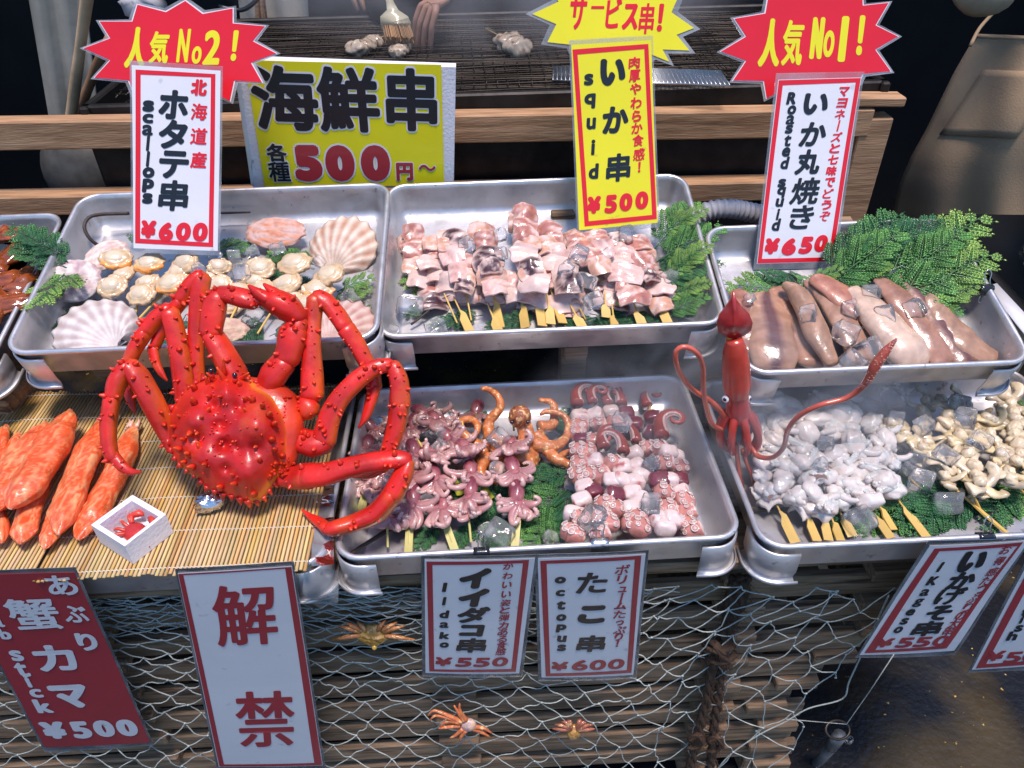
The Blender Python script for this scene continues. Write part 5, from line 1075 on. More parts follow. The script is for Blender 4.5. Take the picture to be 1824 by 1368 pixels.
bo = [(((925, 960), (940, 790)), [(915, 420, .05, 1.15, .0, 0), (930, 565, .045, 1.15, .05, 0), (935, 720, .035, 1.15, 0, 0)], 1),
      (((698, 970), (682, 800)), [(665, 435, .055, 1.15, .1, 0), (690, 570, .045, 1.1, -.1, 0), (695, 690, .04, 1.1, .15, 0), (705, 760, .03, .9, 0, 0)], 0),
      (((612, 975), (545, 790)), [(485, 470, .05, 1.15, .35, 0), (510, 600, .04, 1.1, .2, 0), (545, 760, .03, 1.15, .1, 0)], 1),
      (((358, 990), (368, 780)), [(395, 470, .045, 1.05, .2, .2), (400, 590, .04, 1.1, .1, 0), (385, 740, .03, 1.15, .2, 0)], 1),
      (((250, 995), (245, 830)), [(220, 560, .04, 1.1, .2, .1), (215, 690, .035, 1.1, 0, 0), (262, 810, .025, 1.2, .1, 0)], 0),
      (((100, 760), (135, 640)), [(150, 430, .03, 1.0, .1, .3), (165, 590, .03, 1.1, .0, .1)], 1),
      (((420, 560), (500, 420)), [(500, 290, .04, 1.2, .3, .5), (590, 380, .04, 1.1, .4, .3), (610, 450, .035, 1, .2, .1)], 0),
      (((300, 560), (320, 420)), [(310, 290, .03, 1.1, -.2, .7), (320, 400, .035, 1.1, 0, .2), (180, 330, .02, 1.0, .6, .7)], 0),
      (((560, 300), (520, 270)), [(460, 250, .03, 1.1, .5, .8), (555, 290, .03, 1.0, .9, .7), (390, 320, .03, 1, .2, .75)], 0),
      (((720, 320), (720, 270)), [(715, 250, .03, 1.1, .0, .8)], 0)]
for (a, c), pcs, pad in bo:
    skewered(T['lm'], 'bo', (Z(*a, o), Z(*c, o)), zz(pcs), 0, baby_octopus, 'baby_octopus_skewer', 'baby octopus skewers in the lower middle tray', 'skewer', paddle=bool(pad), h0=.008, h1=.03, yel=1, w_=13, r=.002, ln=.75)
relabel(SK['bo'], 'skewer of small pink baby octopuses, %s in the octopus tray')
for x, y, x2, y2 in ((645, 255, 655, 335), (918, 235, 922, 320), (403, 358, 432, 410), (370, 395, 378, 440)):  # skewer tips poking out at the top
    p, q = F_ = T['lm'].hit(*Z(x, y, o), .06), T['lm'].hit(*Z(x2, y2, o), .055)
    r = min(SK['bo'], key=lambda t: abs(t[1]-Z(x2, 0, o)[0]))[0]; MB().tube([p, (p+q)/2, q], [.0003, .0018, .002], 7, A(.62, .52, .12)).build('tip', M['bam'], r)
for x, y, x2, y2, lb in ((560, 535, 640, 660, 'yellow green leaf blade between the baby octopus skewers'), (745, 600, 790, 690, 'yellow green leaf blade right of the second octopus skewer')):
    p, q = T['lm'].hit(*Z(x, y, o), .03), T['lm'].hit(*Z(x2, y2, o), .014); d = nz(q-p); s_ = nz(np.cross(d, A(0, 0, 1))); L_ = np.linalg.norm(q-p)
    b = MB(); b.prism([(0, 0), (L_*.4, -.007), (L_, -.010), (L_*1.05, 0), (L_, .008), (L_*.4, .006)], .001, lambda V: p+np.outer(V[:, 0], d)+np.outer(V[:, 1], s_)+np.outer(V[:, 2]+.02*V[:, 1], A(0, 0, 1)), A(.50, .50, .06)); tag(b.build('leaf_blade', M['frond']), lb, 'leaf')

# ------------------------------------------------------------------ octopus arm skewers
TR, TW, TP, TD = A(.44, .08, .06), A(.72, .58, .54), A(.68, .36, .30), A(.16, .02, .035)
def tako_piece(F, r, q, i):
    x, y, h, kind, sc, ang = q; p = put(F, x, y, h); R_ = np.random.RandomState(int(x*3+y*5)); sd = int(x+y) % 97
    if kind == 'c':  # curled arm tip with suckers
        R = F.R@rotz(ang); c = curl(26, .105*sc, .2, 17); pts = [p+R@A(q_[1]*(-1 if ang < 0 else 1), q_[0]-.01, .004) for q_ in c]; rr = np.linspace(.0105, .0020, 27)*sc
        dk = .55; b = MB(); b.tube(pts, rr, 12, [TR*.6*(1-t)+TR*t*.9 for t in np.linspace(0, 1, 27)])
        for j in range(1, 26):
            d = nz(pts[j]-pts[j-1]); s_ = np.cross(d, F.z)*(-1 if ang < 0 else 1)
            for e in (-.45, .45):
                w = nz(-s_*.9*-1+F.z*(.5+e)); pp = pts[j]+w*rr[j]*.9; b.ell(pp, frame(w), A(1, 1, .55)*rr[j]*.40, 8, 5, OT*.9)
        b.build('arm_tip', M['flesh2'], r); return
    R = F.R@rotz(ang+R_.uniform(-.2, .2))@rotx(R_.uniform(-.3, .3))@roty(R_.uniform(-.6, .6)); b = MB(); s3 = A(.0165, .0135, .013)*sc*R_.uniform(.92, 1.08)
    if kind == 'w': cf = lambda S: np.clip(TW[None]*(1+.05*wob(S, 4, sd)[:, None])*(1-.0)-(TW-TR)[None]*np.clip(wob(S, 2.5, sd)[:, None]*2-1.0, 0, .9), 0, 1)
    elif kind == 'd': cf = lambda S: np.clip(TD[None]*(1+.3*wob(S, 9, sd)[:, None])+(TW-TD)[None]*np.clip(np.abs(S[:, :1])*9-8, 0, .85), 0, 1)
    else: cf = lambda S: np.clip((TP*.55+TR*.45)[None]*(1+.18*wob(S, 5, sd)[:, None])+(TW-TR)[None]*np.clip(S[:, :1]*6-4.2+wob(S, 4, sd)[:, None], 0, .9), 0, 1)
    def sqz(S, Q):
        n = np.sign(S)*np.abs(S)**.62; return n*s3*(1+.06*wob(S, 3, sd))[:, None]
    b.ell(p, R, s3, 24, 14, cf, fn=sqz)
    if kind == 's':
        for u in (-.55, .25):
            for v in (-.55, .1, .7):
                S = nz(A(u+R_.uniform(-.06, .06), v+R_.uniform(-.06, .06), 1.05)); Q = np.sign(S)*np.abs(S)**.62*s3; pp = p+R@Q; w = R@nz(Q/s3**2)
                f = frame(w); rad_ = .0046*sc*R_.uniform(.75, 1.15)
                ring = [pp+f[:, 0]*cos(t)*rad_+f[:, 1]*sin(t)*rad_+w*.0006 for t in np.linspace(0, 2*pi, 13)]
                b.tube(ring, rad_*.22, 6, TW*.95, caps=False); b.ell(pp, f, A(.85, .85, .3)*rad_, 8, 5, TP*.8+TW*.15)
    b.build('octopus_piece', M['flesh'], r)
def seq(pts, h, kinds, sc=1.0, ang=0.):
    P = [(x, y) for x, y in pts]; return [(x, y, h, k, sc, ang) for (x, y), k in zip(P, kinds)]
tko = [(((1190, 945), (1215, 900)), [(1395, 400, .05, 'c', 1.05, .15)]+seq([(1350, 490), (1385, 560), (1325, 560), (1300, 625), (1345, 650), (1285, 695), (1235, 765), (1275, 790), (1225, 860), (1250, 880)], .045, 'wsswdwwsss')),
       (((1388, 935), (1390, 880)), [(1505, 420, .055, 'c', 1.05, -.1)]+seq([(1455, 500), (1500, 520), (1450, 590), (1495, 590), (1460, 665), (1410, 720), (1460, 740), (1395, 790), (1430, 820), (1385, 880)], .05, 'swwwdsssss')),
       (((1565, 925), (1568, 870)), seq([(1565, 445), (1575, 510), (1600, 560), (1570, 600), (1555, 660), (1590, 690), (1550, 740), (1580, 790), (1545, 820), (1590, 840)], .045, 'wwwwwwwsss')),
       (((1740, 920), (1738, 860)), [(1705, 340, .055, 'c', 1.3, .0)]+seq([(1700, 420), (1745, 440), (1730, 500), (1700, 590), (1750, 590), (1725, 655), (1740, 740), (1700, 800), (1765, 800), (1730, 840)], .045, 'swsdwsswww', 1.05)),
       (((1865, 925), (1850, 880)), seq([(1780, 460), (1810, 520), (1800, 590), (1815, 650), (1830, 700), (1845, 760), (1850, 830), (1880, 860)], .035, 'wsdwssss')),
       (((1240, 620), (1270, 560)), [(1255, 170, .05, 'c', 1.15, .05)]+seq([(1275, 250), (1275, 300), (1260, 335), (1285, 375), (1270, 430), (1310, 440), (1280, 500), (1265, 560), (1290, 580)], .04, 'wssdsssss', 1.05)),
       (((1350, 420), (1365, 350)), [(1335, 160, .05, 'c', .95, .1)]+seq([(1355, 240), (1375, 290), (1350, 380)], .04, 'wss')),
       (((1440, 330), (1445, 270)), [(1415, 170, .035, 'c', 1.0, .15)]+seq([(1440, 220), (1460, 285)], .03, 'ws')),
       (((1510, 320), (1510, 260)), [(1495, 170, .03, 'c', 1.05, -.1)]+seq([(1520, 230), (1560, 290)], .03, 'dd')),
       (((1650, 300), (1650, 250)), [(1625, 180, .02, 'c', 1.0, .1)]+seq([(1660, 250)], .02, 'd')),
       (((1600, 470), (1590, 420)), [(1575, 370, .045, 'c', .95, -.1)]+seq([(1640, 420), (1660, 340)], .04, 'sd'))]
for (a, c), pcs in tko:
    skewered(T['lm'], 'tk', (Z(*a, o), Z(*c, o)), zz(pcs), 0, tako_piece, 'octopus_skewer', 'octopus arm skewers in the lower middle tray', 'skewer', paddle=False, h0=.008, h1=.02, r=.0026)
relabel(SK['tk'], 'skewer of red and white octopus arm chunks, %s in the octopus tray')

# ------------------------------------------------------------------ orange toy octopus
M['toyoct'] = mat('painted_toy_octopus', 'vc', rough=.4, coat=.4, var=.3, vs=90, bump=.6, bs=180, c2=(.75, .45, .2), c2s=130, c2lo=.55, c2hi=.66)
F = T['lm']; OC = A(.55, .17, .05); OD = A(.20, .06, .03)
oc = thing('octopus_model', 'orange toy octopus with raised arms behind the baby octopus skewers', 'octopus', F.hit(930, 830, .003)); b = MB()
H = F.hit(926, 742, .085); Rh = frame(nz(A(.1, -.3, 1)))
b.ell(H, Rh, A(.020, .019, .022), 40, 24, lambda S: np.where((np.sin(np.arctan2(S[:, 1], S[:, 0])*18+3*wob(S, 3, 2))[:, None] > .1), OC*.75+OD*.1, OD)*np.ones((len(S), 1)), fn=lambda S, Q: Q*(1+.03*np.sin(np.arctan2(S[:, 1], S[:, 0])*18))[:, None])
b.tube([F.hit(930, 748, .075), F.hit(938, 775, .055), F.hit(938, 800, .035), F.hit(925, 830, .02)], [.014, .015, .024, .036], 20, OC, step=.004, asp=.7)
b.ell(F.hit(900, 808, .018), F.R, A(.066, .044, .016), 40, 18, OC, fn=lambda S, Q: Q*(1+.12*wob(S, 3, 4))[:, None])
for pts in ([(890, 800, .03, 11), (872, 775, .035, 9), (872, 750, .05, 7), (890, 728, .07, 6), (888, 708, .085, 5), (872, 694, .09, 4), (857, 692, .09, 2.5)],
            [(955, 775, .045, 11), (975, 800, .035, 9), (990, 818, .03, 8), (1010, 826, .025, 6), (1030, 838, .02, 3)],
            [(950, 790, .045, 10), (985, 795, .04, 8), (1008, 780, .04, 6), (1012, 755, .05, 5), (1000, 738, .06, 4), (975, 733, .065, 4), (962, 738, .065, 2)],
            [(865, 810, .03, 10), (845, 790, .04, 8), (828, 775, .05, 6), (818, 762, .055, 5), (822, 750, .055, 5), (838, 747, .055, 5), (850, 757, .055, 5), (848, 772, .05, 4), (838, 778, .05, 3)],
            [(870, 815, .025, 11), (855, 835, .025, 9), (862, 852, .02, 7), (885, 858, .018, 5), (875, 850, .018, 3)],
            [(900, 820, .025, 11), (890, 845, .02, 8), (905, 860, .016, 5), (925, 856, .014, 3)],
            [(960, 760, .045, 8), (985, 755, .04, 7), (985, 720, .06, 5), (960, 712, .065, 3)],
            [(990, 820, .02, 5), (1005, 808, .02, 5), (1020, 805, .02, 4), (1035, 802, .02, 3)]):
    P = [F.hit(x, y, h) for x, y, h, r_ in pts]; b.tube(P, [r_*1.35*PXM(p) for (*_, r_), p in zip(pts, P)], 12, OC, step=.004, mod=lambda t, a: 1+.05*np.sin(t*40))
    for k in range(1, len(P)):
        for t in (0, .33, .66):
            q = P[k-1]*(1-t)+P[k]*t; b.ell(q-F.z*0+A(.0, -.6, -.2)*pts[k][3]*PXM(q), np.eye(3), A(1, 1, 1)*pts[k][3]*PXM(q)*.32, 6, 4, A(.75, .5, .3))
b.build('body', M['toyoct'], oc)
for sx in (-1, 1): MB().ell(F.hit(926+sx*14, 752, .088)+F.x*0, np.eye(3), A(1, 1, 1)*.0035, 10, 7).build('eye', M['eye'], oc)

# ------------------------------------------------------------------ white squid leg skewers
GW, GB = A(.78, .70, .64), A(.20, .115, .09)
def geso_piece(F, r, q, i):
    x, y, h, kind, sc = q; p = put(F, x, y, h); R_ = np.random.RandomState(int(x*3+y*5) % 9999); sd = int(x+y) % 89; b = MB()
    R = F.R@rotz(R_.uniform(-1, 1))@rotx(R_.uniform(-.5, .5))@roty(R_.uniform(-.5, .5))
    if R_.rand() < .28:
        wf = lambda loc, s_, ed: (np.clip(GW[None]*(1+.05*wob(loc, 3, s_)[:, None])-(GW-GB)[None]*np.clip(wob(loc, 2.2, s_+1)[:, None]*1.2-.75, 0, .7), 0, 1), np.tile(GW*.97, (len(loc), 1)))
        for q_ in range(R_.randint(1, 3)): sheet(b, p+F.z*.006*q_, R@rotz(R_.uniform(-1.5, 1.5)), .019*sc*R_.uniform(.7, 1.1), .015*sc*R_.uniform(.8, 1.3), .006, sd+q_, wf, R_.uniform(1.0, 1.8), R_.uniform(0, 1.0), n=14, wav=.14)
    nl = R_.randint(2, 4)
    for k in range(nl):
        d = A(R_.uniform(-.012, .012), R_.uniform(-.011, .011), R_.uniform(-.004, .008))*sc if k else A(0, 0, 0); s3 = A(R_.uniform(.013, .020), R_.uniform(.011, .015), R_.uniform(.008, .012))*sc
        b.ell(p+R@d, R@rotz(R_.uniform(0, 3)), s3, 18, 12, lambda S: np.clip(GW[None]*(1+.04*wob(S, 4, sd)[:, None]), 0, 1), fn=lambda S, Q: Q*(1+.20*wob(S, 2.3, sd+k)+.04*wob(S, 9, sd))[:, None])
    for k in range(R_.randint(0, 3)):  # stubby arms curling over
        a = R_.uniform(0, 6.28); c = curl(9, .03*sc, .5, R_.uniform(2, 4)); side = A(-sin(a), cos(a), 0); pts = [p+F.R@(A(cos(a), sin(a), 0)*c_[0]+side*c_[1]*.5+A(0, 0, .009+c_[1]*.4)) for c_ in c]
        b.tube(pts, np.linspace(.0058, .0035, 10)*sc, 10, GW*.98); 
        if R_.rand() < .6:
            for j in range(1, 9):
                for e in (-1, 1): b.ell(pts[j]+(F.x*e*.0028+F.z*.003)*sc, F.R, A(1, 1, .8)*.0022*sc, 6, 4, GW)
    b.build('squid_leg_piece', M['flesh'], r)
    if kind == 'b':
        b = MB(); sheet(b, p+F.z*.011*sc, R, .014*sc, .010*sc, .003, sd, lambda loc, s_, e: (np.clip(GB[None]*(1.3+.5*wob(loc, 5, s_)[:, None]), 0, 1), np.tile(GW*.9, (len(loc), 1))), 1.2, .8, n=9, wav=.2); b.build('brown_skin', M['flesh2'], r)
o = zo3b
gs = [(((605, 925), (500, 712)), [(430, 225, .03, 'w', 1.2), (425, 320, .04, 'w', 1.1), (450, 400, .04, 'w', 1.1), (420, 480, .04, 'w', 1.1), (430, 560, .04, 'w', 1.15), (430, 625, .035, 'w', 1), (480, 660, .035, 'b', 1.1)], 1),
      (((720, 915), (650, 752)), [(530, 215, .05, 'w', 1.7), (510, 300, .05, 'w', 1.1), (530, 380, .05, 'w', 1.2), (520, 460, .05, 'w', 1.1), (555, 520, .05, 'w', 1.15), (540, 600, .045, 'w', 1.1), (590, 680, .04, 'w', 1.15), (640, 720, .03, 'w', 1)], 1),
      (((780, 912), (745, 765)), [(640, 260, .055, 'w', 1.2), (650, 350, .06, 'w', 1.25), (640, 430, .06, 'w', 1.2), (660, 505, .06, 'w', 1.1), (680, 590, .055, 'b', 1.3), (700, 660, .05, 'b', 1.1), (770, 720, .04, 'w', 1.15)], 1),
      (((845, 912), (795, 785)), [(740, 540, .055, 'b', 1.1), (720, 470, .055, 'w', 1.0), (800, 640, .04, 'w', 1)], 1),
      (((910, 890), (845, 762)), [(770, 190, .05, 'w', 1.3), (760, 280, .06, 'b', 1.5), (800, 340, .06, 'w', 1.1), (830, 440, .055, 'w', 1.2), (860, 520, .05, 'w', 1.25), (850, 600, .045, 'w', 1.1), (830, 690, .04, 'w', 1.1)], 1),
      (((1115, 900), (990, 722)), [(880, 250, .06, 'w', 1.6), (880, 330, .06, 'b', 1.2), (900, 400, .06, 'w', 1.1), (950, 450, .055, 'w', 1.1), (940, 560, .045, 'w', 1.1), (920, 640, .04, 'w', 1.1), (985, 690, .035, 'w', 1.3)], 1),
      (((1130, 855), (1040, 705)), [(1010, 620, .03, 'w', 1)], 1),
      (((1305, 895), (1150, 690)), [(990, 300, .05, 'w', 1.1), (1030, 380, .055, 'w', 1.1), (970, 430, .055, 'w', 1), (990, 500, .05, 'w', 1.25), (1060, 570, .045, 'b', 1.5), (1120, 640, .04, 'w', 1.4)], 1),
      (((1350, 712), (1150, 510)), [(1060, 350, .05, 'b', 1.2), (1100, 410, .05, 'b', 1.1), (1060, 460, .05, 'w', 1.2), (1125, 490, .045, 'w', 1.1)], 0),
      (((640, 240), (600, 220)), [(560, 200, .03, 'w', 1.2), (690, 210, .04, 'w', 1.1), (680, 270, .045, 'b', 1), (1000, 290, .03, 'w', 1)], 0)]
for (a, c), pcs, pad in gs:
    skewered(T['lr'], 'gs', (Z(*a, o), Z(*c, o)), zz(pcs), 0, geso_piece, 'squid_leg_skewer', 'white squid leg skewers in the lower right tray', 'skewer', paddle=bool(pad), h0=.008, h1=.025, w_=15, ln=.5)
relabel(SK['gs'], 'skewer of glossy white squid legs, %s in the lower right tray')
# ------------------------------------------------------------------ whelk skewers
WC, WB = A(.70, .58, .40), A(.20, .13, .08)
def whelk(F, r, q, i):
    x, y, h, sc = q; p = put(F, x, y, h); R_ = np.random.RandomState(int(x*3+y*7) % 9999); sd = int(x+y) % 83; R = F.R@rotz(R_.uniform(-2, 2))@rotx(R_.uniform(-.4, .6)); b = MB()
    c = curl(18, .066*sc, R_.uniform(-.5, 1.0), R_.uniform(5, 9)); pts = [p+R@A(q_[0]-.016*sc, q_[1]-.006, .003+.004*sin(j*.5+sd)) for j, q_ in enumerate(c)]
    rr = .0092*sc*(1-.45*np.linspace(0, 1, 19))*(1+.10*np.sin(np.arange(19)*1.3+sd))
    cols = [WC*(.92+.2*sin(j*.9+sd))*(A(1, .97, .8) if sd % 3 == 0 else 1) for j in range(19)]; b.tube(pts, rr, 12, cols, asp=.5, mod=lambda t, a: 1+.22*np.sin(2*a+t*9)+.10*np.sin(5*a-t*24)+.05*np.sin(9*a+t*30))
    V = b.v[-1]; k = np.clip(wob(V, 130, sd)*1.6-.75, 0, .7)[:, None]; b.c[-1] = np.clip(b.c[-1]*(1-k)+WB*k, 0, 1)
    b.ell(p+R@A(.004, .002, .006)*sc, R, A(.010, .008, .008)*sc, 16, 10, lambda S: np.clip(WC[None]*(1.05+.1*wob(S, 5, sd)[:, None])+(WB-WC)[None]*np.clip(wob(S, 4, sd+3)[:, None]*1.5-.7, 0, .8), 0, 1), fn=lambda S, Q: Q*(1+.18*wob(S, 4, sd))[:, None])
    b.build('whelk_piece', M['flesh'], r)
def line(P, h, n, sc=1.0, jit=10):
    P = np.array(P, float); d = np.r_[0, np.cumsum(np.linalg.norm(np.diff(P, axis=0), axis=1))]; t = np.linspace(0, d[-1], n); return [(x+random.uniform(-jit, jit), y+random.uniform(-jit, jit), h*random.uniform(.85, 1.1), sc*random.uniform(.9, 1.15)) for x, y in zip(np.interp(t, d, P[:, 0]), np.interp(t, d, P[:, 1]))]
wk = [(((1585, 680), (1380, 515)), line([(1350, 500), (1250, 410), (1170, 350), (1080, 290)], .045, 7), 1),
      (((1745, 880), (1440, 620)), line([(1400, 590), (1350, 500), (1300, 400), (1270, 300), (1270, 240)], .035, 8, 1.05), 1),
      (((1630, 690), (1575, 620)), line([(1560, 610), (1540, 500), (1490, 400), (1430, 320), (1400, 270)], .05, 9, 1.2), 0),
      (((1850, 680), (1785, 615)), line([(1740, 590), (1720, 500), (1660, 400), (1620, 300), (1600, 250)], .05, 9, 1.15), 0),
      (((1900, 560), (1850, 500)), line([(1800, 500), (1780, 400), (1750, 290), (1730, 190), (1700, 160)], .055, 9, 1.25), 0),
      (((1950, 640), (1900, 560)), line([(1860, 560), (1830, 460), (1820, 350), (1800, 260)], .04, 6, 1.2), 0),
      (((1600, 760), (1570, 700)), [(1570, 680, .012, .9), (1600, 650, .02, 1), (1480, 650, .01, .8)], 0),
      (((1330, 200), (1300, 190)), line([(1300, 180), (1400, 170), (1500, 190)], .03, 4, 1.1), 0)]
for (a, c), pcs, pad in wk:
    skewered(T['lr'], 'wk', (Z(*a, o), Z(*c, o)), zz(pcs), 0, whelk, 'whelk_skewer', 'whelk skewers in the lower right tray', 'skewer', paddle=bool(pad), h0=.008, h1=.03, w_=11, ln=.45, r=.002)
relabel(SK['wk'], 'skewer of curled cream whelk meat, %s in the lower right tray')
for x, y, x2, y2 in ((1042, 232, 1095, 275), (1390, 215, 1410, 280), (1575, 220, 1600, 260), (1255, 175, 1275, 215), (1668, 100, 1690, 140)):
    p, q = T['lr'].hit(*Z(x, y, o), .055), T['lr'].hit(*Z(x2, y2, o), .05); r = min(SK['wk'], key=lambda t: abs(t[1]-Z(x2+100, 0, o)[0]))[0]; MB().tube([p, (p+q)/2, q], [.0003, .0018, .002], 7, A(.66, .44, .12)).build('tip', M['bam'], r)

# ------------------------------------------------------------------ red squid figure
M['toysq'] = mat('painted_toy_squid', 'vc', rough=.33, coat=.6, coatr=.15, var=.18, vs=40, bump=.3, bs=70)
SY = .925; SR, SO = A(.40, .022, .020), A(.55, .10, .06)
V3 = lambda x, y, dy=0: hy(x, y, SY+dy)
sf = thing('squid_model', 'red toy squid figure standing between the two right trays, arms down', 'squid', V3(1318, 800)); k = PXM(V3(1310, 650))
b = MB(); b.tube([V3(1308, 604), V3(1309, 625), V3(1311, 655), V3(1312, 685), V3(1312, 703)], A(14, 21, 25, 25.5, 22)*k, 24, SR+A(.08, .02, .0), step=.004); b.build('mantle', M['toysq'], sf)
b = MB(); fp = [(1307, 520), (1303, 533), (1293, 548), (1282, 562), (1277, 577), (1280, 591), (1292, 600), (1307, 604), (1324, 599), (1338, 589), (1341, 575), (1335, 560), (1322, 547), (1312, 534)]
L3 = [V3(x, y) for x, y in fp]; cF = V3(1308, 580, -.010); n = len(L3); G = np.array([[cF]*n, [c_*.45+cF*.55+A(0, -.001, 0) for c_ in L3], L3, [c_+A(0, .004, 0) for c_ in L3], [c_*.3+cF*.7+A(0, .016, 0) for c_ in L3]]); b.grid(G, SR*.9, closev=True); b.build('fin', M['toysq'], sf)
b = MB(); b.tube([V3(1313, 700), V3(1314, 712), V3(1315, 728), V3(1316, 745)], A(21, 21, 23, 22)*k, 20, SR, step=.004)
for i in range(8):
    a = i/8*2*pi+.2; ex, ey = cos(a), sin(a); pts = []
    for t, rr_, yy in ((0, 12, 730), (.25, 30, 748), (.55, 39, 772), (.8, 33, 792), (1, 16, 800)):
        base = V3(1316, yy); pts.append(base+CR*ex*rr_*k+A(0, ey*rr_*k*.8, 0))
    b.tube(pts, A(8.5, 8, 7.5, 6, 4)*k, 9, SR+A(.05, .01, .0), step=.004)
b.build('head_and_arms', M['toysq'], sf)
for sx, x in ((-1, 1292), (1, 1334)):
    p = V3(x, 711, -.012 if sx < 0 else -.006); ey_ = MB().ell(p, frame(nz(A(sx*.7, -.7, .2))), A(7, 7, 3.5)*k, 14, 9).build('eye', M['white'], sf, smooth=True); q = p+nz(A(sx*.6, -.75, .25))*3*k; MB().ell(q, frame(nz(A(sx*.6, -.7, .2))), A(3.6, 3.6, 1.6)*k, 12, 8).build('pupil', M['eye'], ey_)
def tent(pts, rr_, club=None):
    P = [V3(x, y, dy) for x, y, dy in pts]; b = MB(); b.tube(P, np.array(rr_)*k, 9, SO, step=.004)
    if club:
        for _ in range(230):
            i = random.uniform(club, len(P)-1.05); j = int(i); t = i-j; p = P[j]*(1-t)+P[j+1]*t; rr2 = (rr_[j]*(1-t)+rr_[j+1]*t)*k; d = nz(A(random.uniform(-1, 1), -random.random(), random.uniform(-.6, 1))); b.ell(p+d*rr2*.95, frame(d), A(1, 1, 1)*.0011, 5, 4, A(.62, .26, .20))
    b.build('tentacle', M['toysq'], sf)
tent([(1335, 790, -.01), (1350, 812, -.03), (1375, 815, -.05), (1395, 798, -.07), (1404, 765, -.09), (1425, 740, -.10), (1460, 722, -.11), (1505, 710, -.11), (1532, 693, -.115), (1547, 675, -.12), (1560, 650, -.12), (1578, 625, -.12), (1597, 603, -.12)], [5, 5, 4.5, 4.5, 4.5, 4.5, 4.5, 4.5, 5, 6.5, 9, 7, 1.5], 8.2)
tent([(1285, 765, -.01), (1268, 755, -.03), (1258, 725, -.04), (1253, 690, -.05), (1252, 655, -.055), (1242, 630, -.06), (1222, 618, -.06), (1206, 624, -.06), (1204, 645, -.06), (1215, 672, -.05), (1235, 695, -.04), (1262, 712, -.03), (1280, 728, -.02), (1290, 742, -.01)], [4.5]*10+[4.5, 5, 5.5, 4])
tent([(1312, 792, -.01), (1314, 820, -.02), (1318, 850, -.03), (1326, 876, -.03), (1336, 888, -.03), (1342, 878, -.03), (1340, 850, -.03), (1330, 825, -.02), (1322, 800, -.01)], [4.5, 4.5, 4, 4, 3.5, 3.5, 4, 4, 4])
# ------------------------------------------------------------------ fishing net over the front of the stand
M['net'] = mat('net_twine', (.46, .50, .46), rough=.7, bump=1.0, bs=420, var=.2, vs=50)
ys = [1046]; st_ = 4.6
while ys[-1] < 1400: ys.append(ys[-1]+st_); st_ = min(20.5, st_*1.058)
def node(i, j):
    x = -70+(88-22*min(1, (j/22.)))*(i-9+.5*(j % 2))+500; y = ys[j]; s_ = min(1, max(0, (x-900)/450)); s_ = s_*s_*(3-2*s_)
    y2 = y+(y-1048)*.55*s_-s_*(x-900)*.30+16*s_; x2 = x-(y-1048)*.22*s_+20*s_*(j % 2)
    lf = min(1, max(0, (700-x)/700)); y2 -= 6*lf
    n1 = float(wob(A(x*.006, y*.009, 0)[None], 1, 2)[0]); n2 = float(wob(A(x*.02, y*.05, 1)[None], 1, 4)[0])
    y2 += 7*n1*(1+s_)+4.5*n2*(1+s_); x2 += 13*n2+10*n1; return x2, y2, .772-.012*n1-.010*s_-.004*n2
y_rel = lambda y: min(1.3, max(0, (y-1050)/170))
nt_ = thing('fishing_net', 'pale fishing net stretched over the slatted front of the stand', 'net', hy(700, 1200, .775)); b = MB(); kn = b; NI = 27
nodes = {(i, j): node(i, j) for i in range(NI) for j in range(len(ys))}
ok = lambda q: q[0] < 1600-(q[1]-1050)*.62 and 1040 < q[1] < 1420
for j in range(len(ys)-1):
    for i in range(NI):
        for di in ((0, 1) if j % 2 else (-1, 0)):
            if (i+di, j+1) not in nodes: continue
            a, c = nodes[(i, j)], nodes[(i+di, j+1)]
            if not (ok(a) and ok(c)): continue
            p, q = hy(a[0], a[1], a[2]), hy(c[0], c[1], c[2]); L_ = np.linalg.norm(p-q); pts = []
            for t in np.linspace(0, 1, 6): pts.append(p*(1-t)+q*t+A(.0012*sin(t*9+i), -.003*sin(pi*t)*((i*7+j) % 3), .0035*sin(pi*t*(1+(i*3+j) % 2))*(((i*5+j*3) % 5)-2.6)*.5*(.3+(y_rel(a[1])))))
            b.tube(pts, .00115, 5, (1, 1, 1), caps=False)
    for i in range(NI):
        a = nodes[(i, j)]
        if ok(a): kn.ell(hy(a[0], a[1], a[2]-.001), np.eye(3), A(.0028, .0022, .0020), 6, 4)
for j in range(0, 9):
    for i in range(NI):
        for di in ((0, 1) if j % 2 else (-1, 0)):
            if (i+di, j+1) not in nodes: continue
            a, c = nodes[(i, j)], nodes[(i+di, j+1)]; sh = lambda q: (q[0]*.9+70, 1052+(q[1]-1046)*1.5+10*sin(q[0]*.011), q[2]+.012)
            a, c = sh(a), sh(c)
            if not (ok(a) and ok(c)) or a[0] > 1250: continue
            p, q = hy(*a), hy(*c); b.tube([p, (p+q)/2+A(0, .001, -.0012*((i+j) % 3)), q], .00105, 5, (1, 1, 1), caps=False)
b.build('netting', M['net'], nt_)
b = MB(); E_ = [hy(x, y, .76) for x, y in ((1583, 1060), (1560, 1110), (1535, 1165), (1512, 1215), (1500, 1245), (1440, 1262), (1400, 1285), (1350, 1310), (1300, 1345), (1270, 1380))]
b.tube(E_, .0015, 6, (1, 1, 1), step=.01); b.build('edge_cord', M['net'], nt_)
MB().tube([hy(1592, 1166, .71), hy(1550, 1230, .73), hy(1508, 1290, .75), hy(1400, 1281, .76)], .0009, 5, (1, 1, 1)).build('tie_cord', M['net'], nt_)
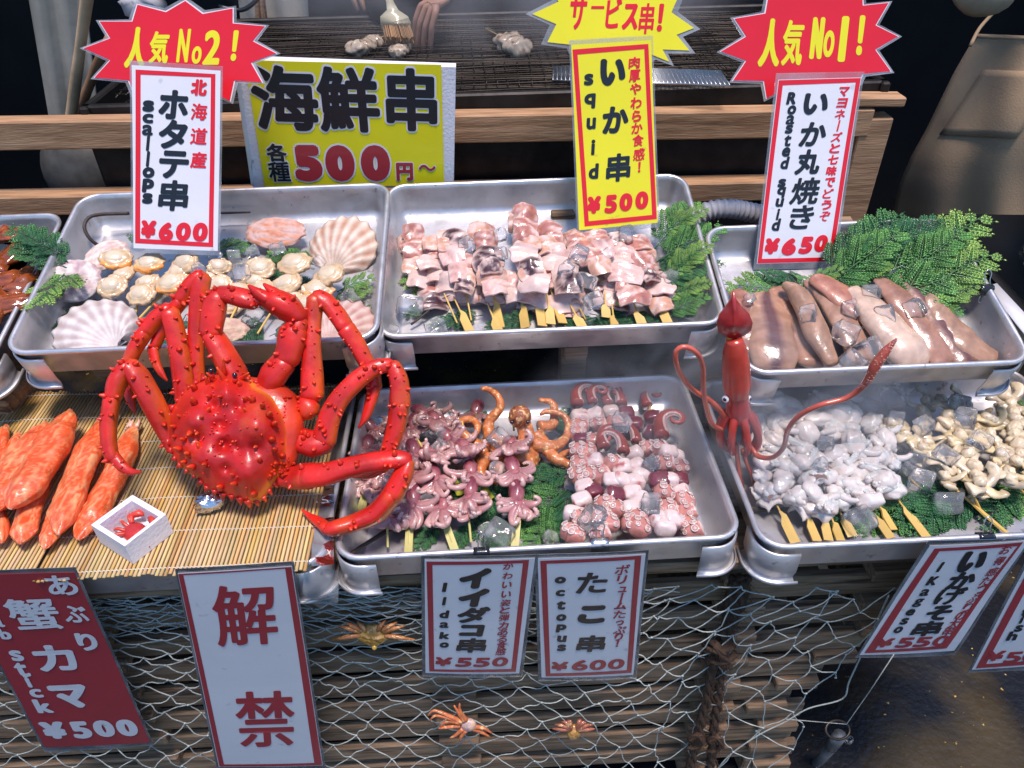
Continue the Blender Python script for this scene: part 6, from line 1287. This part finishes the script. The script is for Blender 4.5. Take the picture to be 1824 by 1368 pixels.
# ring and pipe clamp holding the net corner
cl = thing('pipe_clamp', 'grey pipe clamp with a steel ring tying down the net corner', 'clamp', hy(1490, 1340, .80))
p = hy(1492, 1300, .77); R = frame(nz(A(.1, -.5, .8))); ring = [p+R[:, 0]*cos(t)*.026+R[:, 1]*sin(t)*.018 for t in np.linspace(0, 2*pi, 25)]
MB().tube(ring, .0028, 8, (1, 1, 1), caps=False).build('ring', M['wire'], cl)
b = MB(); b.tube([hy(1440, 1375, .82), hy(1488, 1325, .80)], .011, 14, (.8, .8, .8)); b.tube([hy(1480, 1330, .795), hy(1496, 1310, .785)], .014, 12, (.8, .8, .8)); b.box(hy(1512, 1318, .785), (.018, .014, .014), rotz(.4), .003)
b.build('clamp_body', mat('galvanised', (.16, .17, .18), rough=.6, metal=.7, var=.3, vs=40), cl)
# hairy rope
M['jute'] = mat('coir_rope', (.085, .048, .028), rough=.9, var=.4, vs=90, bump=1, bs=300)
rp = thing('rope', 'hairy brown rope knotted and hanging behind the net', 'rope', hy(1290, 1300, .77))
def hairy(path, r, seed, parent, n=3):
    R_ = np.random.RandomState(seed); P = spl([hy(x, y, Y) for x, y, Y in path], .006); b = MB()
    for s_ in range(n):
        ph = s_*2*pi/n; pts = []
        for i, p in enumerate(P):
            a = ph+i*.35; pts.append(p+A(cos(a), sin(a)*.8, sin(a)*.2)*r*.55)
        b.tube(pts, r*.62, 7, (1, 1, 1), mod=lambda t, a: 1+.15*np.sin(a*3+t*90))
    for _ in range(int(len(P)*9)):
        i = R_.randint(1, len(P)-1); d = A(*R_.normal(size=3)); q = P[i]+nz(d)*r; b.tube([q, q+nz(d)*r*.6+A(0, 0, -.003), q+nz(d)*r*R_.uniform(.8, 1.8)+A(0, 0, -.009)], [.0004, .0003, .00015], 3, (1, 1, 1), caps=False)
    b.build('strand', M['jute'], parent)
for i, (path, r) in enumerate((([(1325, 1030, .785), (1318, 1070, .78), (1300, 1110, .775), (1288, 1150, .77), (1270, 1185, .765)], .012), ([(1310, 1030, .79), (1300, 1080, .78), (1296, 1120, .775), (1282, 1165, .765)], .010),
                               ([(1256, 1150, .768), (1272, 1158, .752), (1292, 1156, .752), (1308, 1146, .768)], .0075), ([(1254, 1168, .768), (1274, 1178, .752), (1294, 1176, .752), (1308, 1164, .768)], .0075), ([(1264, 1138, .765), (1284, 1160, .748), (1298, 1188, .758)], .007),
                               ([(1268, 1180, .765), (1262, 1230, .765), (1248, 1290, .765), (1238, 1330, .765), (1225, 1385, .765)], .009), ([(1284, 1185, .77), (1280, 1240, .77), (1272, 1300, .765), (1268, 1345, .765), (1262, 1390, .765)], .009),
                               ([(1262, 1320, .758), (1278, 1312, .755), (1284, 1330, .756), (1262, 1338, .758)], .006), ([(1228, 1318, .758), (1244, 1308, .755), (1248, 1326, .757), (1226, 1332, .758)], .006))): hairy(path, r, i, rp)
# small toy crabs caught in the net
def net_crab(x, y, Y, kind, label):
    p = hy(x, y, Y); k = PXM(p); r = thing('toy_crab', label, 'toy crab', p); f = np.array([CR, nz(np.cross(A(0, -1, .25), CR)), nz(A(0, -1, .25))]).T; P = lambda u, v, w=0: p+f@(A(u, v, w)*k)
    if kind == 'a':
        b = MB(); c0 = A(.45, .24, .05)
        b.ell(P(0, 0), f, A(34, 24, 10)*k, 26, 14, lambda S: np.clip(c0[None]*(1+.4*wob(S, 5, 1)[:, None]), 0, 1), fn=lambda S, Q: Q*np.c_[1-.55*np.clip(-S[:, 1], 0, 1), np.ones(len(S)), 1+.3*wob(S, 6, 2)]); b.ell(P(2, -22, 5), f, A(5, 6, 5)*k, 10, 8, A(.6, .36, .05)); b.build('shell', M['toyoct'], r)
        for sx in (-1, 1):
            for (u1, v1, u2, v2) in ((20, 12, 60, 22), (22, 4, 75, -10), (18, 14, 45, 30), (10, 14, 25, 34)):
                MB().tube([P(sx*u1, v1, 3), P(sx*(u1+u2)/2, (v1+v2)/2+6, 8), P(sx*u2, v2, 0)], A(5, 4, 1.3)*k, 8, A(.42, .16, .05), step=.004).build('leg', M['toyoct'], r)
    elif kind == 'b':
        c0 = A(.62, .17, .06); b = MB(); b.ell(P(22, -12), f, A(15, 14, 9)*k, 18, 12, lambda S: np.clip(A(.55, .38, .36)[None]*(1+.2*wob(S, 9, 1)[:, None]), 0, 1)); b.build('shell', M['toyoct'], r)
        for pts in ([(15, 0), (5, 22), (-2, 38)], [(18, 2), (8, 25), (8, 42)], [(10, -2), (-15, 14), (-38, 22), (-50, 8)], [(10, -5), (-14, 8), (-36, 10), (-46, -2)], [(8, -10), (-18, -16), (-32, -20)], [(12, -18), (0, -32), (-12, -42)], [(18, -22), (8, -38), (6, -48)], [(32, -16), (50, -22), (64, -36)], [(30, -20), (46, -32), (60, -44)], [(6, -3), (-10, 0), (-24, -8), (-28, -22)]):
            MB().tube([P(u, v, 4-.1*abs(u)) for u, v in pts], np.linspace(4.8, 1.4, len(pts))*k, 8, c0, step=.004).build('leg', M['toyoct'], r)
    else:
        c0 = A(.50, .26, .07); b = MB(); b.ell(P(0, -8), f, A(13, 17, 8)*k, 18, 12, lambda S: np.clip(c0[None]*(1+.4*wob(S, 6, 1)[:, None]), 0, 1), fn=lambda S, Q: Q*(1+.14*wob(S, 6, 2))[:, None]); b.build('shell', M['toyoct'], r)
        for sx in (-1, 1):
            for (u2, v2) in ((34, 10), (24, 18), (38, 0), (14, 22)):
                MB().tube([P(sx*6, 2, 2), P(sx*u2*.6, v2*.9+4, 5), P(sx*u2, v2, 0)], A(5, 4, 1.4)*k, 8, A(.36, .12, .07), step=.004).build('leg', M['toyoct'], r)
net_crab(664, 1132, .758, 'a', 'yellow brown toy crab caught in the net left of the price signs')
net_crab(812, 1282, .755, 'b', 'orange long legged toy crab in the net below the price signs')
net_crab(1022, 1298, .755, 'c', 'small brown toy crab in the net, right of the orange one')

# ------------------------------------------------------------------ things around the grill
M['grey'] = mat('corrugated_hose', (.6, .58, .58), rough=.5, var=.15, vs=30)
P = spl([hy(1222, 415, 1.50), hy(1236, 392, 1.50), hy(1262, 376, 1.50), hy(1300, 372, 1.50), hy(1345, 380, 1.51), hy(1400, 392, 1.53)], .002)
b = MB(); b.tube(P, [.020*(1+.09*sin(i*1.05)) for i in range(len(P))], 20, (1, 1, 1)); tag(b.build('flexible_hose', M['grey']), 'grey corrugated hose behind the middle tray, beside the roasted squid sign', 'hose')
def pole(pts, rpx, Y, label, c=(.62, .42, .24)):
    P = [hy(x, y, Y+.05*i) for i, (x, y) in enumerate(pts)]; b = MB(); b.tube(P, rpx*PXM(P[0]), 12, c, step=.05, mod=lambda t, a: 1+.06*np.sin(t*20)+.04*np.sin(3*a)); tag(b.build('broom_pole', M['woodvc']), label, 'pole')
M['woodvc'] = mat('worn_pole', 'vc', rough=.6, var=.35, vs=9, bump=.4, bs=40)
pole([(160, -40), (146, 60), (127, 200), (108, 320), (92, 420)], 10.5, 1.95, 'long pale bamboo pole leaning behind the rail at the left')
pole([(200, 60), (172, 120), (136, 210)], 9, 2.02, 'short brown pole crossing behind the bamboo pole', (.30, .17, .09))
b = MB(); q = hy(205, 285, 1.72); b.tube([q, q+A(.10, .02, -.01)], .022, 18, (1, 1, 1)); b.tube([q+A(0, cos(t)*.0, 0)+A(0, cos(t), sin(t))*.023 for t in np.linspace(0, 2*pi, 19)], .003, 6, (1, 1, 1), caps=False); tag(b.build('metal_pipe', M['wire']), 'open end of a metal pipe between the rails at the left', 'pipe')
b = MB(); q = hy(170, 300, 1.85); b.ell(q, np.eye(3), A(.12, .10, .12), 24, 14); tag(b.build('pot', mat('dull_pot', (.10, .095, .085), rough=.5, metal=.3, var=.3)), 'dull grey pot standing behind the left end of the rails', 'pot')
def hangcloth(px, Y, m, label, nm, cat):
    c = [hy(x, y, Y) for x, y in px]; n = 14; G = np.zeros((n, n, 3))
    for i in range(n):
        for j in range(n): u, v = i/(n-1), j/(n-1); G[i, j] = (c[0]*(1-u)+c[1]*u)*(1-v)+(c[3]*(1-u)+c[2]*u)*v+A(0, .012*sin(u*15+v*2), 0)
    b = MB(); b.grid(G); o = b.build(nm, m); md = o.modifiers.new('s', 'SOLIDIFY'); md.thickness = .004; return tag(o, label, cat)
mc = mat('dusty_sheet', (.36, .34, .28), rough=.8, var=.25, vs=6, bump=.5, bs=30)
hangcloth([(105, 330), (190, 330), (150, -60), (40, -60)], 2.25, mc, 'dusty olive sheet hanging at the far left behind the poles', 'dust_sheet', 'sheet')
hangcloth([(430, 66), (552, 66), (548, -40), (420, -40)], 2.75, mat('pale_sheet', (.55, .50, .40), rough=.8, var=.3, vs=8, bump=.4), 'pale plastic sheet hanging behind the grill, left of the worker', 'plastic_sheet', 'sheet')
hangcloth([(455, 70), (480, 70), (470, -40), (452, -40)], 2.70, M['wood'], 'narrow upright board behind the grill', 'board', 'board')
b = MB(); b.tube([hy(235, -10, 2.1), hy(252, 12, 2.1), hy(268, -10, 2.1)], [.04, .04, .04], 14, (1, 1, 1), step=.01, mod=lambda t, a: 1+.1*np.sin(t*70)); tag(b.build('duct', M['grey']), 'grey corrugated duct above the red starburst', 'duct')
b = MB(); b.tube([hy(390, 12, 2.3), hy(430, 18, 2.3), hy(455, 2, 2.3), hy(470, -20, 2.3)], .006, 8, (1, 1, 1), step=.01); tag(b.build('cable', M['black']), 'black cable curving behind the grill at the top', 'cable')
# grilled squid on the grill
def grilled(x, y, ang, sc, seed, label, stick=(0, 0)):
    p = hz(x, y, gz+.022); r = thing('grilled_skewer', label, 'skewer', p, 'squid grilling over the charcoal'); R_ = np.random.RandomState(seed)
    d = A(cos(ang), sin(ang), 0); s_ = A(-sin(ang), cos(ang), 0)
    for i in range(4):
        q = p+d*(i-1.5)*.022*sc; b = MB(); b.ell(q, frame(A(0, 0, 1), d)@rotz(R_.uniform(-.4, .4)), A(.019, .026, .017)*sc*R_.uniform(.8, 1.1), 24, 16, lambda S: np.clip(A(.62, .50, .36)[None]+(A(.14, .06, .025)-A(.62, .50, .36))[None]*np.clip(wob(S, 4, seed+i)[:, None]*1.6-.25+.5*np.sin(S[:, 1:2]*14), 0, .95), 0, 1), fn=lambda S, Q: Q*(1+.22*wob(S, 3, seed+i))[:, None]); b.build('squid_chunk', M['flesh'], r)
    MB().box(p+d*.075*sc+A(0, 0, .008), (.09*sc, .010, .003), frame(A(0, 0, 1), d), .001, (.62, .45, .22)).build('stick', M['bam'], r)
grilled(652, 82, rad(60), 1.15, 1, 'browned squid skewer on the grill, left of the basting brush', )
grilled(712, 88, rad(85), 1.0, 2, 'browned squid skewer being basted under the brush')
grilled(912, 80, rad(112), 1.35, 3, 'pale squid skewer alone on the grill, its stick pointing back')

# ------------------------------------------------------------------ far left tray of glazed food
T['fl'] = Frame((-1.12, 1.045, .878), rad(13.4), 0, .56, .41, .05)
F = T['fl']; tray('far left tray of glazed brown food, cut by the photo edge', F)
b = MB(); b.box(F.P([[0, .2, -.012]])[0], (.50, .36, .006), F.R, .002); tag(b.build('black_plate', mat('black_lacquer', (.006, .007, .012), rough=.12, coat=1)), 'glossy black plate under the glazed food in the far left tray', 'plate')
b = MB(); b.box(F.P([[0, -.016, -.02]])[0], (.56, .012, .02), F.R, .002); tag(b.build('red_strip', M['dred']), 'dark red strip along the front of the far left tray', 'strip')
mg_ = mat('glazed_meat', 'vc', rough=.15, coat=1, coatr=.05, sss=.2, var=.3, vs=40, bump=.5)
gl = []
for i, (x, y) in enumerate(((8, 418), (28, 450), (-8, 470), (10, 500), (36, 505), (-5, 535), (20, 540), (-20, 570))):
    p = F.P([[0, .2, 0]])[0]; p = hp(x, y, F.o, F.z); b = MB(); b.ell(p, F.R@rotz(i*1.1), A(.045, .022, .012), 22, 14, lambda S: np.clip(A(.26, .06, .012)[None]*(1+.6*wob(S, 4, i)[:, None]), 0, 1), fn=lambda S, Q: Q*(1+.22*wob(S, 3.5, i))[:, None])
    gl.append((tag(b.build('glazed_fillet', mg_), 'x', 'fillet', 'glazed fillets in the far left tray'), y))
for k_, (g_, _) in enumerate(sorted(gl, key=lambda t: t[1])): g_['label'] = 'glossy brown glazed fillet in the far left tray, %s from the back' % (ORD[k_] if k_ else 'first')

# ------------------------------------------------------------------ two workers
def skinned(name, J, E, rads, m, parent, sub=2):
    me = bpy.data.meshes.new(name); me.from_pydata([tuple(j) for j in J], E, []); o = bpy.data.objects.new(name, me); COL.objects.link(o)
    md = o.modifiers.new('k', 'SKIN'); md.use_smooth_shade = True
    for i, r_ in enumerate(rads): me.skin_vertices[0].data[i].radius = (r_ if isinstance(r_, tuple) else (r_, r_))
    me.skin_vertices[0].data[0].use_root = True; s_ = o.modifiers.new('s', 'SUBSURF'); s_.levels = sub; s_.render_levels = sub
    dg = bpy.context.evaluated_depsgraph_get(); m2 = bpy.data.meshes.new_from_object(o.evaluated_get(dg)); bpy.data.objects.remove(o)
    V = np.array([v.co[:] for v in m2.vertices]); b = MB(); b.add(V, [tuple(p.vertices) for p in m2.polygons]); bpy.data.meshes.remove(m2); return b.build(name, m, parent)
M['skin'] = mat('skin', (.50, .27, .18), rough=.5, sss=.3, var=.08, vs=30, bump=.15)
M['hair'] = mat('black_hair', (.01, .009, .008), rough=.5)
M['blackcloth'] = mat('black_cloth', (.012, .012, .014), rough=.85, var=.3, vs=20, bump=.4, bs=60)
M['apron'] = mat('grey_apron', (.42, .29, .17), rough=.9, var=.25, vs=7, bump=.35, bs=260, c2=(.30, .21, .13), c2s=7)
M['sleeve'] = mat('olive_shirt', (.36, .28, .18), rough=.85, var=.2, vs=14, bump=.3, bs=40)
def person(label, base, face, handR, handL, m):
    bx_, by_ = base; f = nz(A(face[0], face[1], 0)); s_ = A(-f[1], f[0], 0)*-1   # s_ points to the person's right
    B = lambda u, v, z: A(bx_, by_, 0)+s_*u+f*v+A(0, 0, z+GZ); r = thing('person', label, 'person', B(0, 0, 0))
    hR, hL = A(*handR), A(*handL)
    J = [B(0, 0, .95), B(0, 0, 1.12), B(0, .01, 1.30), B(0, .02, 1.42), B(0, .03, 1.50), B(.18, 0, 1.40), B(-.18, 0, 1.40)]
    eR = (B(.20, 0, 1.38)+hR)/2+A(0, 0, -.10)+s_*.08; eL = (B(-.20, 0, 1.38)+hL)/2+A(0, 0, -.10)-s_*.08
    J += [eR, eL, hR, hL, B(.10, 0, .88), B(-.10, 0, .88), B(.11, .02, .48), B(-.11, .02, .48), B(.11, -.02, .08), B(-.11, -.02, .08), B(.12, .12, .04), B(-.12, .12, .04)]
    E = [(0, 1), (1, 2), (2, 3), (3, 4), (3, 5), (3, 6), (5, 7), (6, 8), (7, 9), (8, 10), (0, 11), (0, 12), (11, 13), (12, 14), (13, 15), (14, 16), (15, 17), (16, 18)]
    skinned('body', J, E, [.15, .14, .155, .11, .055, .075, .075, .048, .048, .032, .032, .10, .10, .062, .062, .045, .045, .04, .04], m, r)
    b = MB(); hc = B(0, .05, 1.66); Rf = np.array([s_, f, A(0, 0, 1)]).T; b.tube([B(0, .03, 1.46), B(0, .035, 1.58)], .052, 14, (1, 1, 1))
    b.ell(hc, Rf, A(.075, .095, .115), 26, 18, fn=lambda S, Q: Q*np.c_[1-.18*np.clip(-S[:, 2], 0, 1), np.ones(len(S)), np.ones(len(S))]); b.ell(hc+Rf@A(0, .095, -.01), Rf, A(.013, .02, .02), 10, 8)
    for e in (-1, 1): b.ell(hc+Rf@A(e*.076, 0, -.005), Rf, A(.01, .02, .03), 10, 8)
    b.build('head', M['skin'], r); b = MB(); b.ell(hc+Rf@A(0, -.018, .025), Rf, A(.082, .098, .105), 22, 14); b.build('hair', M['hair'], r)
    for e in (-1, 1): MB().ell(hc+Rf@A(e*.03, .086, .008), Rf, A(.011, .006, .006), 10, 7).build('eye', M['eye'], r)
    MB().ell(hc+Rf@A(0, .088, -.055), Rf, A(.022, .006, .006), 10, 7, ).build('mouth', mat('lips', (.35, .1, .09)), r)
    return r, B, s_, f
def hand(parent, wrist, dirn, palm_n, side, sc=1.0, curlk=.6):
    # continuous hand: palm, four bent fingers of unequal length, thumb from the side of the palm
    d = nz(dirn); n = nz(palm_n-d*(palm_n@d)); s_ = np.cross(d, n)*side; P = lambda u, v, w: wrist+(d*u+s_*v+n*w)*sc
    J = [P(0, 0, 0), P(.03, 0, 0), P(.055, 0, 0)]; E = [(0, 1), (1, 2)]; rd = [(.024*sc, .017*sc), (.030*sc, .016*sc), (.026*sc, .014*sc)]
    for k, (v, L_) in enumerate(((-.032, .062), (-.011, .072), (.010, .068), (.030, .055))):
        i0 = len(J); J += [P(.085, v, 0), P(.085+L_*.45, v*1.05, .012*curlk*1.5), P(.085+L_*.72, v*1.05, .034*curlk*1.3), P(.085+L_*.86, v*1.0, .056*curlk*1.2)]; E += [(2, i0), (i0, i0+1), (i0+1, i0+2), (i0+2, i0+3)]; rd += [.0105*sc, .0092*sc, .0085*sc, .0070*sc]
    i0 = len(J); J += [P(.035, -.040, .010), P(.062, -.058, .026), P(.085, -.060, .042)]; E += [(1, i0), (i0, i0+1), (i0+1, i0+2)]; rd += [.014*sc, .011*sc, .0085*sc]
    return skinned('hand', J, E, rd, M['skin'], parent)
hR = hz(800, -8, gz+.12); hL = hz(640, -75, gz+.14)
wr, B, s_, f = person('worker in black clothes basting the squid behind the grill', (-.12, 2.72), (0, -1), hR, hL, M['blackcloth'])
e = hz(728, 36, gz+.085); hand(wr, hR, e-hR, A(-.15, .15, -1), 1, .86, 2.1)
e = hz(640, -20, gz+.08); hand(wr, hL, e-hL, A(.3, .3, -1), -1, 1.1, .9)
br = thing('basting_brush', 'cream basting brush brushing sauce on a squid skewer', 'brush', hz(712, 75, gz+.05))
b = MB(); p0, p1, p2 = hz(690, -10, gz+.125), hz(700, 22, gz+.105), hz(706, 48, gz+.07); sx_ = CR
G = []
for q, hw, th in ((p0, .008, .006), (p0*.4+p1*.6, .010, .006), (p1, .014, .007), (p1*.5+p2*.5, .034, .010), (p2, .038, .011)):
    G.append([q+sx_*a*hw+A(0, -.45, .85)*c_*th for a, c_ in ((-1, -1), (1, -1), (1, 1), (-1, 1))])
b.grid(np.array(G), closev=True); b.add(G[-1], [(0, 1, 2, 3)]); b.build('handle', mat('cream_plastic', (.72, .66, .45), rough=.3, coat=.5), br)
b = MB(); p3 = hz(712, 72, gz+.045)
for _ in range(160): u = random.uniform(-1, 1); w_ = random.uniform(-1, 1); b.tube([p2+sx_*u*.034+A(0, -.45, .85)*w_*.008, p3+sx_*u*.036+A(0, -.45, .85)*w_*.012], .0011, 4, A(.52, .30, .14)*random.uniform(.6, 1.2), caps=False)
b.build('bristles', M['bam'], br)
w2, B, s_, f = person('worker in a grey brown apron with a chest pocket at the right', (1.62, 2.02), (-.35, -1), (1.30, 1.86, 1.52), (1.95, 1.75, 1.15), M['sleeve'])
# the apron: a draped sheet wrapped around the front of the body
outl = [(1722, -40), (1718, 20), (1742, 60), (1726, 84), (1700, 130), (1676, 180), (1652, 230), (1624, 280), (1602, 330), (1588, 390), (1580, 440), (1574, 500)]
ap = MB(); nU = 40; no = len(outl)-3
def appt(u, v):
    i = min(no-1e-6, v*no); k0 = int(i); t = i-k0; (xa, ya), (xb_, yb) = outl[2+k0], outl[3+k0]; x, y = xa+(xb_-xa)*t, ya+(yb-ya)*t
    Yv = 1.78+.16*(1-u)**2-.10*sin(pi*u)*(.6+.4*v)+.013*sin(u*11+v*4)*v+.006*sin(u*23-v*7)+.008*sin(v*9+u*3); return hy(x+420*u, y+18*u, Yv)
ap.grid(np.array([[appt(j/(nU-1), i/29) for j in range(nU)] for i in range(30)])); o_ = ap.build('apron', M['apron'], w2); md = o_.modifiers.new('s', 'SOLIDIFY'); md.thickness = .004
pk = MB(); pk.grid(np.array([[appt(.06+.32*j/11+.05*(1-i/9), .20+.26*i/9)+A(-.001, -.007, 0) for j in range(12)] for i in range(10)])); o_ = pk.build('pocket', M['apron'], w2); md = o_.modifiers.new('s', 'SOLIDIFY'); md.thickness = .005
b = MB(); b.tube([appt(u, .02)+A(0, -.004, 0) for u in np.linspace(0, 1, 20)], .004, 8, (1, 1, 1)); b.build('hem', M['apron'], w2)
b = MB(); b.tube([hy(1728, 82, 1.80), hy(1745, 50, 1.82), hy(1775, 15, 1.84), hy(1800, -30, 1.86)], .004, 8, (1, 1, 1), step=.01); b.build('apron_strap', M['apron'], w2)
b = MB(); b.ell(hy(1755, -12, 1.70), np.eye(3), A(.062, .045, .045), 20, 12, fn=lambda S, Q: Q*(1+.05*wob(S, 3, 1))[:, None]); b.build('rolled_sleeve', M['sleeve'], w2)
hand(w2, A(1.30, 1.86, 1.52), A(-.3, -.6, -.2), A(0, 0, -1), 1, 1.0, .6)
b = MB(); b.box(hz(1860, 520, .86)+A(.05, .1, 0), (.24, .42, .03), rotz(-.1), .01); tag(b.build('black_mat', mat('black_rubber', (.012, .012, .013), rough=.9, bump=1, bs=500)), 'rough black rubber mat right of the whole squid tray', 'mat')
b = MB(); q = [hz(x, y, .895) for x, y in ((1756, 512), (1775, 506), (1900, 640), (1860, 640))]; b.add(q+[p+A(0, 0, .002) for p in q], [(3, 2, 1, 0), (4, 5, 6, 7), (0, 1, 5, 4), (1, 2, 6, 5), (2, 3, 7, 6), (3, 0, 4, 7)]); tag(b.build('paper_sheet', M['white']), 'white paper clipped to the right rim of the whole squid tray', 'paper')

# ------------------------------------------------------------------ cold mist over the ice and smoke over the grill
def mist(name, label, c, size, dens, scale, lo):
    o = MB().box(c, size).build(name, None if False else mist_mat(name, dens, scale, lo, size), smooth=False); o['kind'] = 'stuff'; o['label'] = label; o['category'] = 'mist'; return o
def mist_mat(name, dens, scale, lo, size):
    m = bpy.data.materials.new(name); m.use_nodes = True; t = m.node_tree; N = t.nodes; L = t.links; N.remove(N['Principled BSDF']); v = N.new('ShaderNodeVolumePrincipled'); v.inputs['Color'].default_value = (.95, .96, 1, 1); v.inputs['Anisotropy'].default_value = .2
    tc = N.new('ShaderNodeTexCoord'); n = N.new('ShaderNodeTexNoise'); n.inputs['Scale'].default_value = scale; n.inputs['Detail'].default_value = 3; n.inputs['Distortion'].default_value = 1.2; L.new(tc.outputs['Object'], n.inputs['Vector'])
    g_ = N.new('ShaderNodeTexGradient'); g_.gradient_type = 'SPHERICAL'; mp = N.new('ShaderNodeMapping'); L.new(tc.outputs['Generated'], mp.inputs[0]); mp.inputs['Location'].default_value = (-1, -1, -1); mp.inputs['Scale'].default_value = (2, 2, 2); L.new(mp.outputs[0], g_.inputs[0])
    r = N.new('ShaderNodeMapRange'); r.inputs[1].default_value = lo; r.inputs[2].default_value = .75; r.inputs[3].default_value = 0; r.inputs[4].default_value = dens; L.new(n.outputs[0], r.inputs[0])
    mu = N.new('ShaderNodeMath'); mu.operation = 'MULTIPLY'; L.new(r.outputs[0], mu.inputs[0]); L.new(g_.outputs[0], mu.inputs[1]); L.new(mu.outputs[0], v.inputs['Density']); L.new(v.outputs[0], N['Material Output'].inputs['Volume']); return m
mist('mist', 'thin cold mist drifting over the octopus skewers', (.40, .93, .84), (.75, .50, .22), 14, 7, .40)
mist('smoke', 'thin smoke rising over the grill', (.08, 2.0, 1.34), (1.4, .8, .5), 8.0, 4, .36)
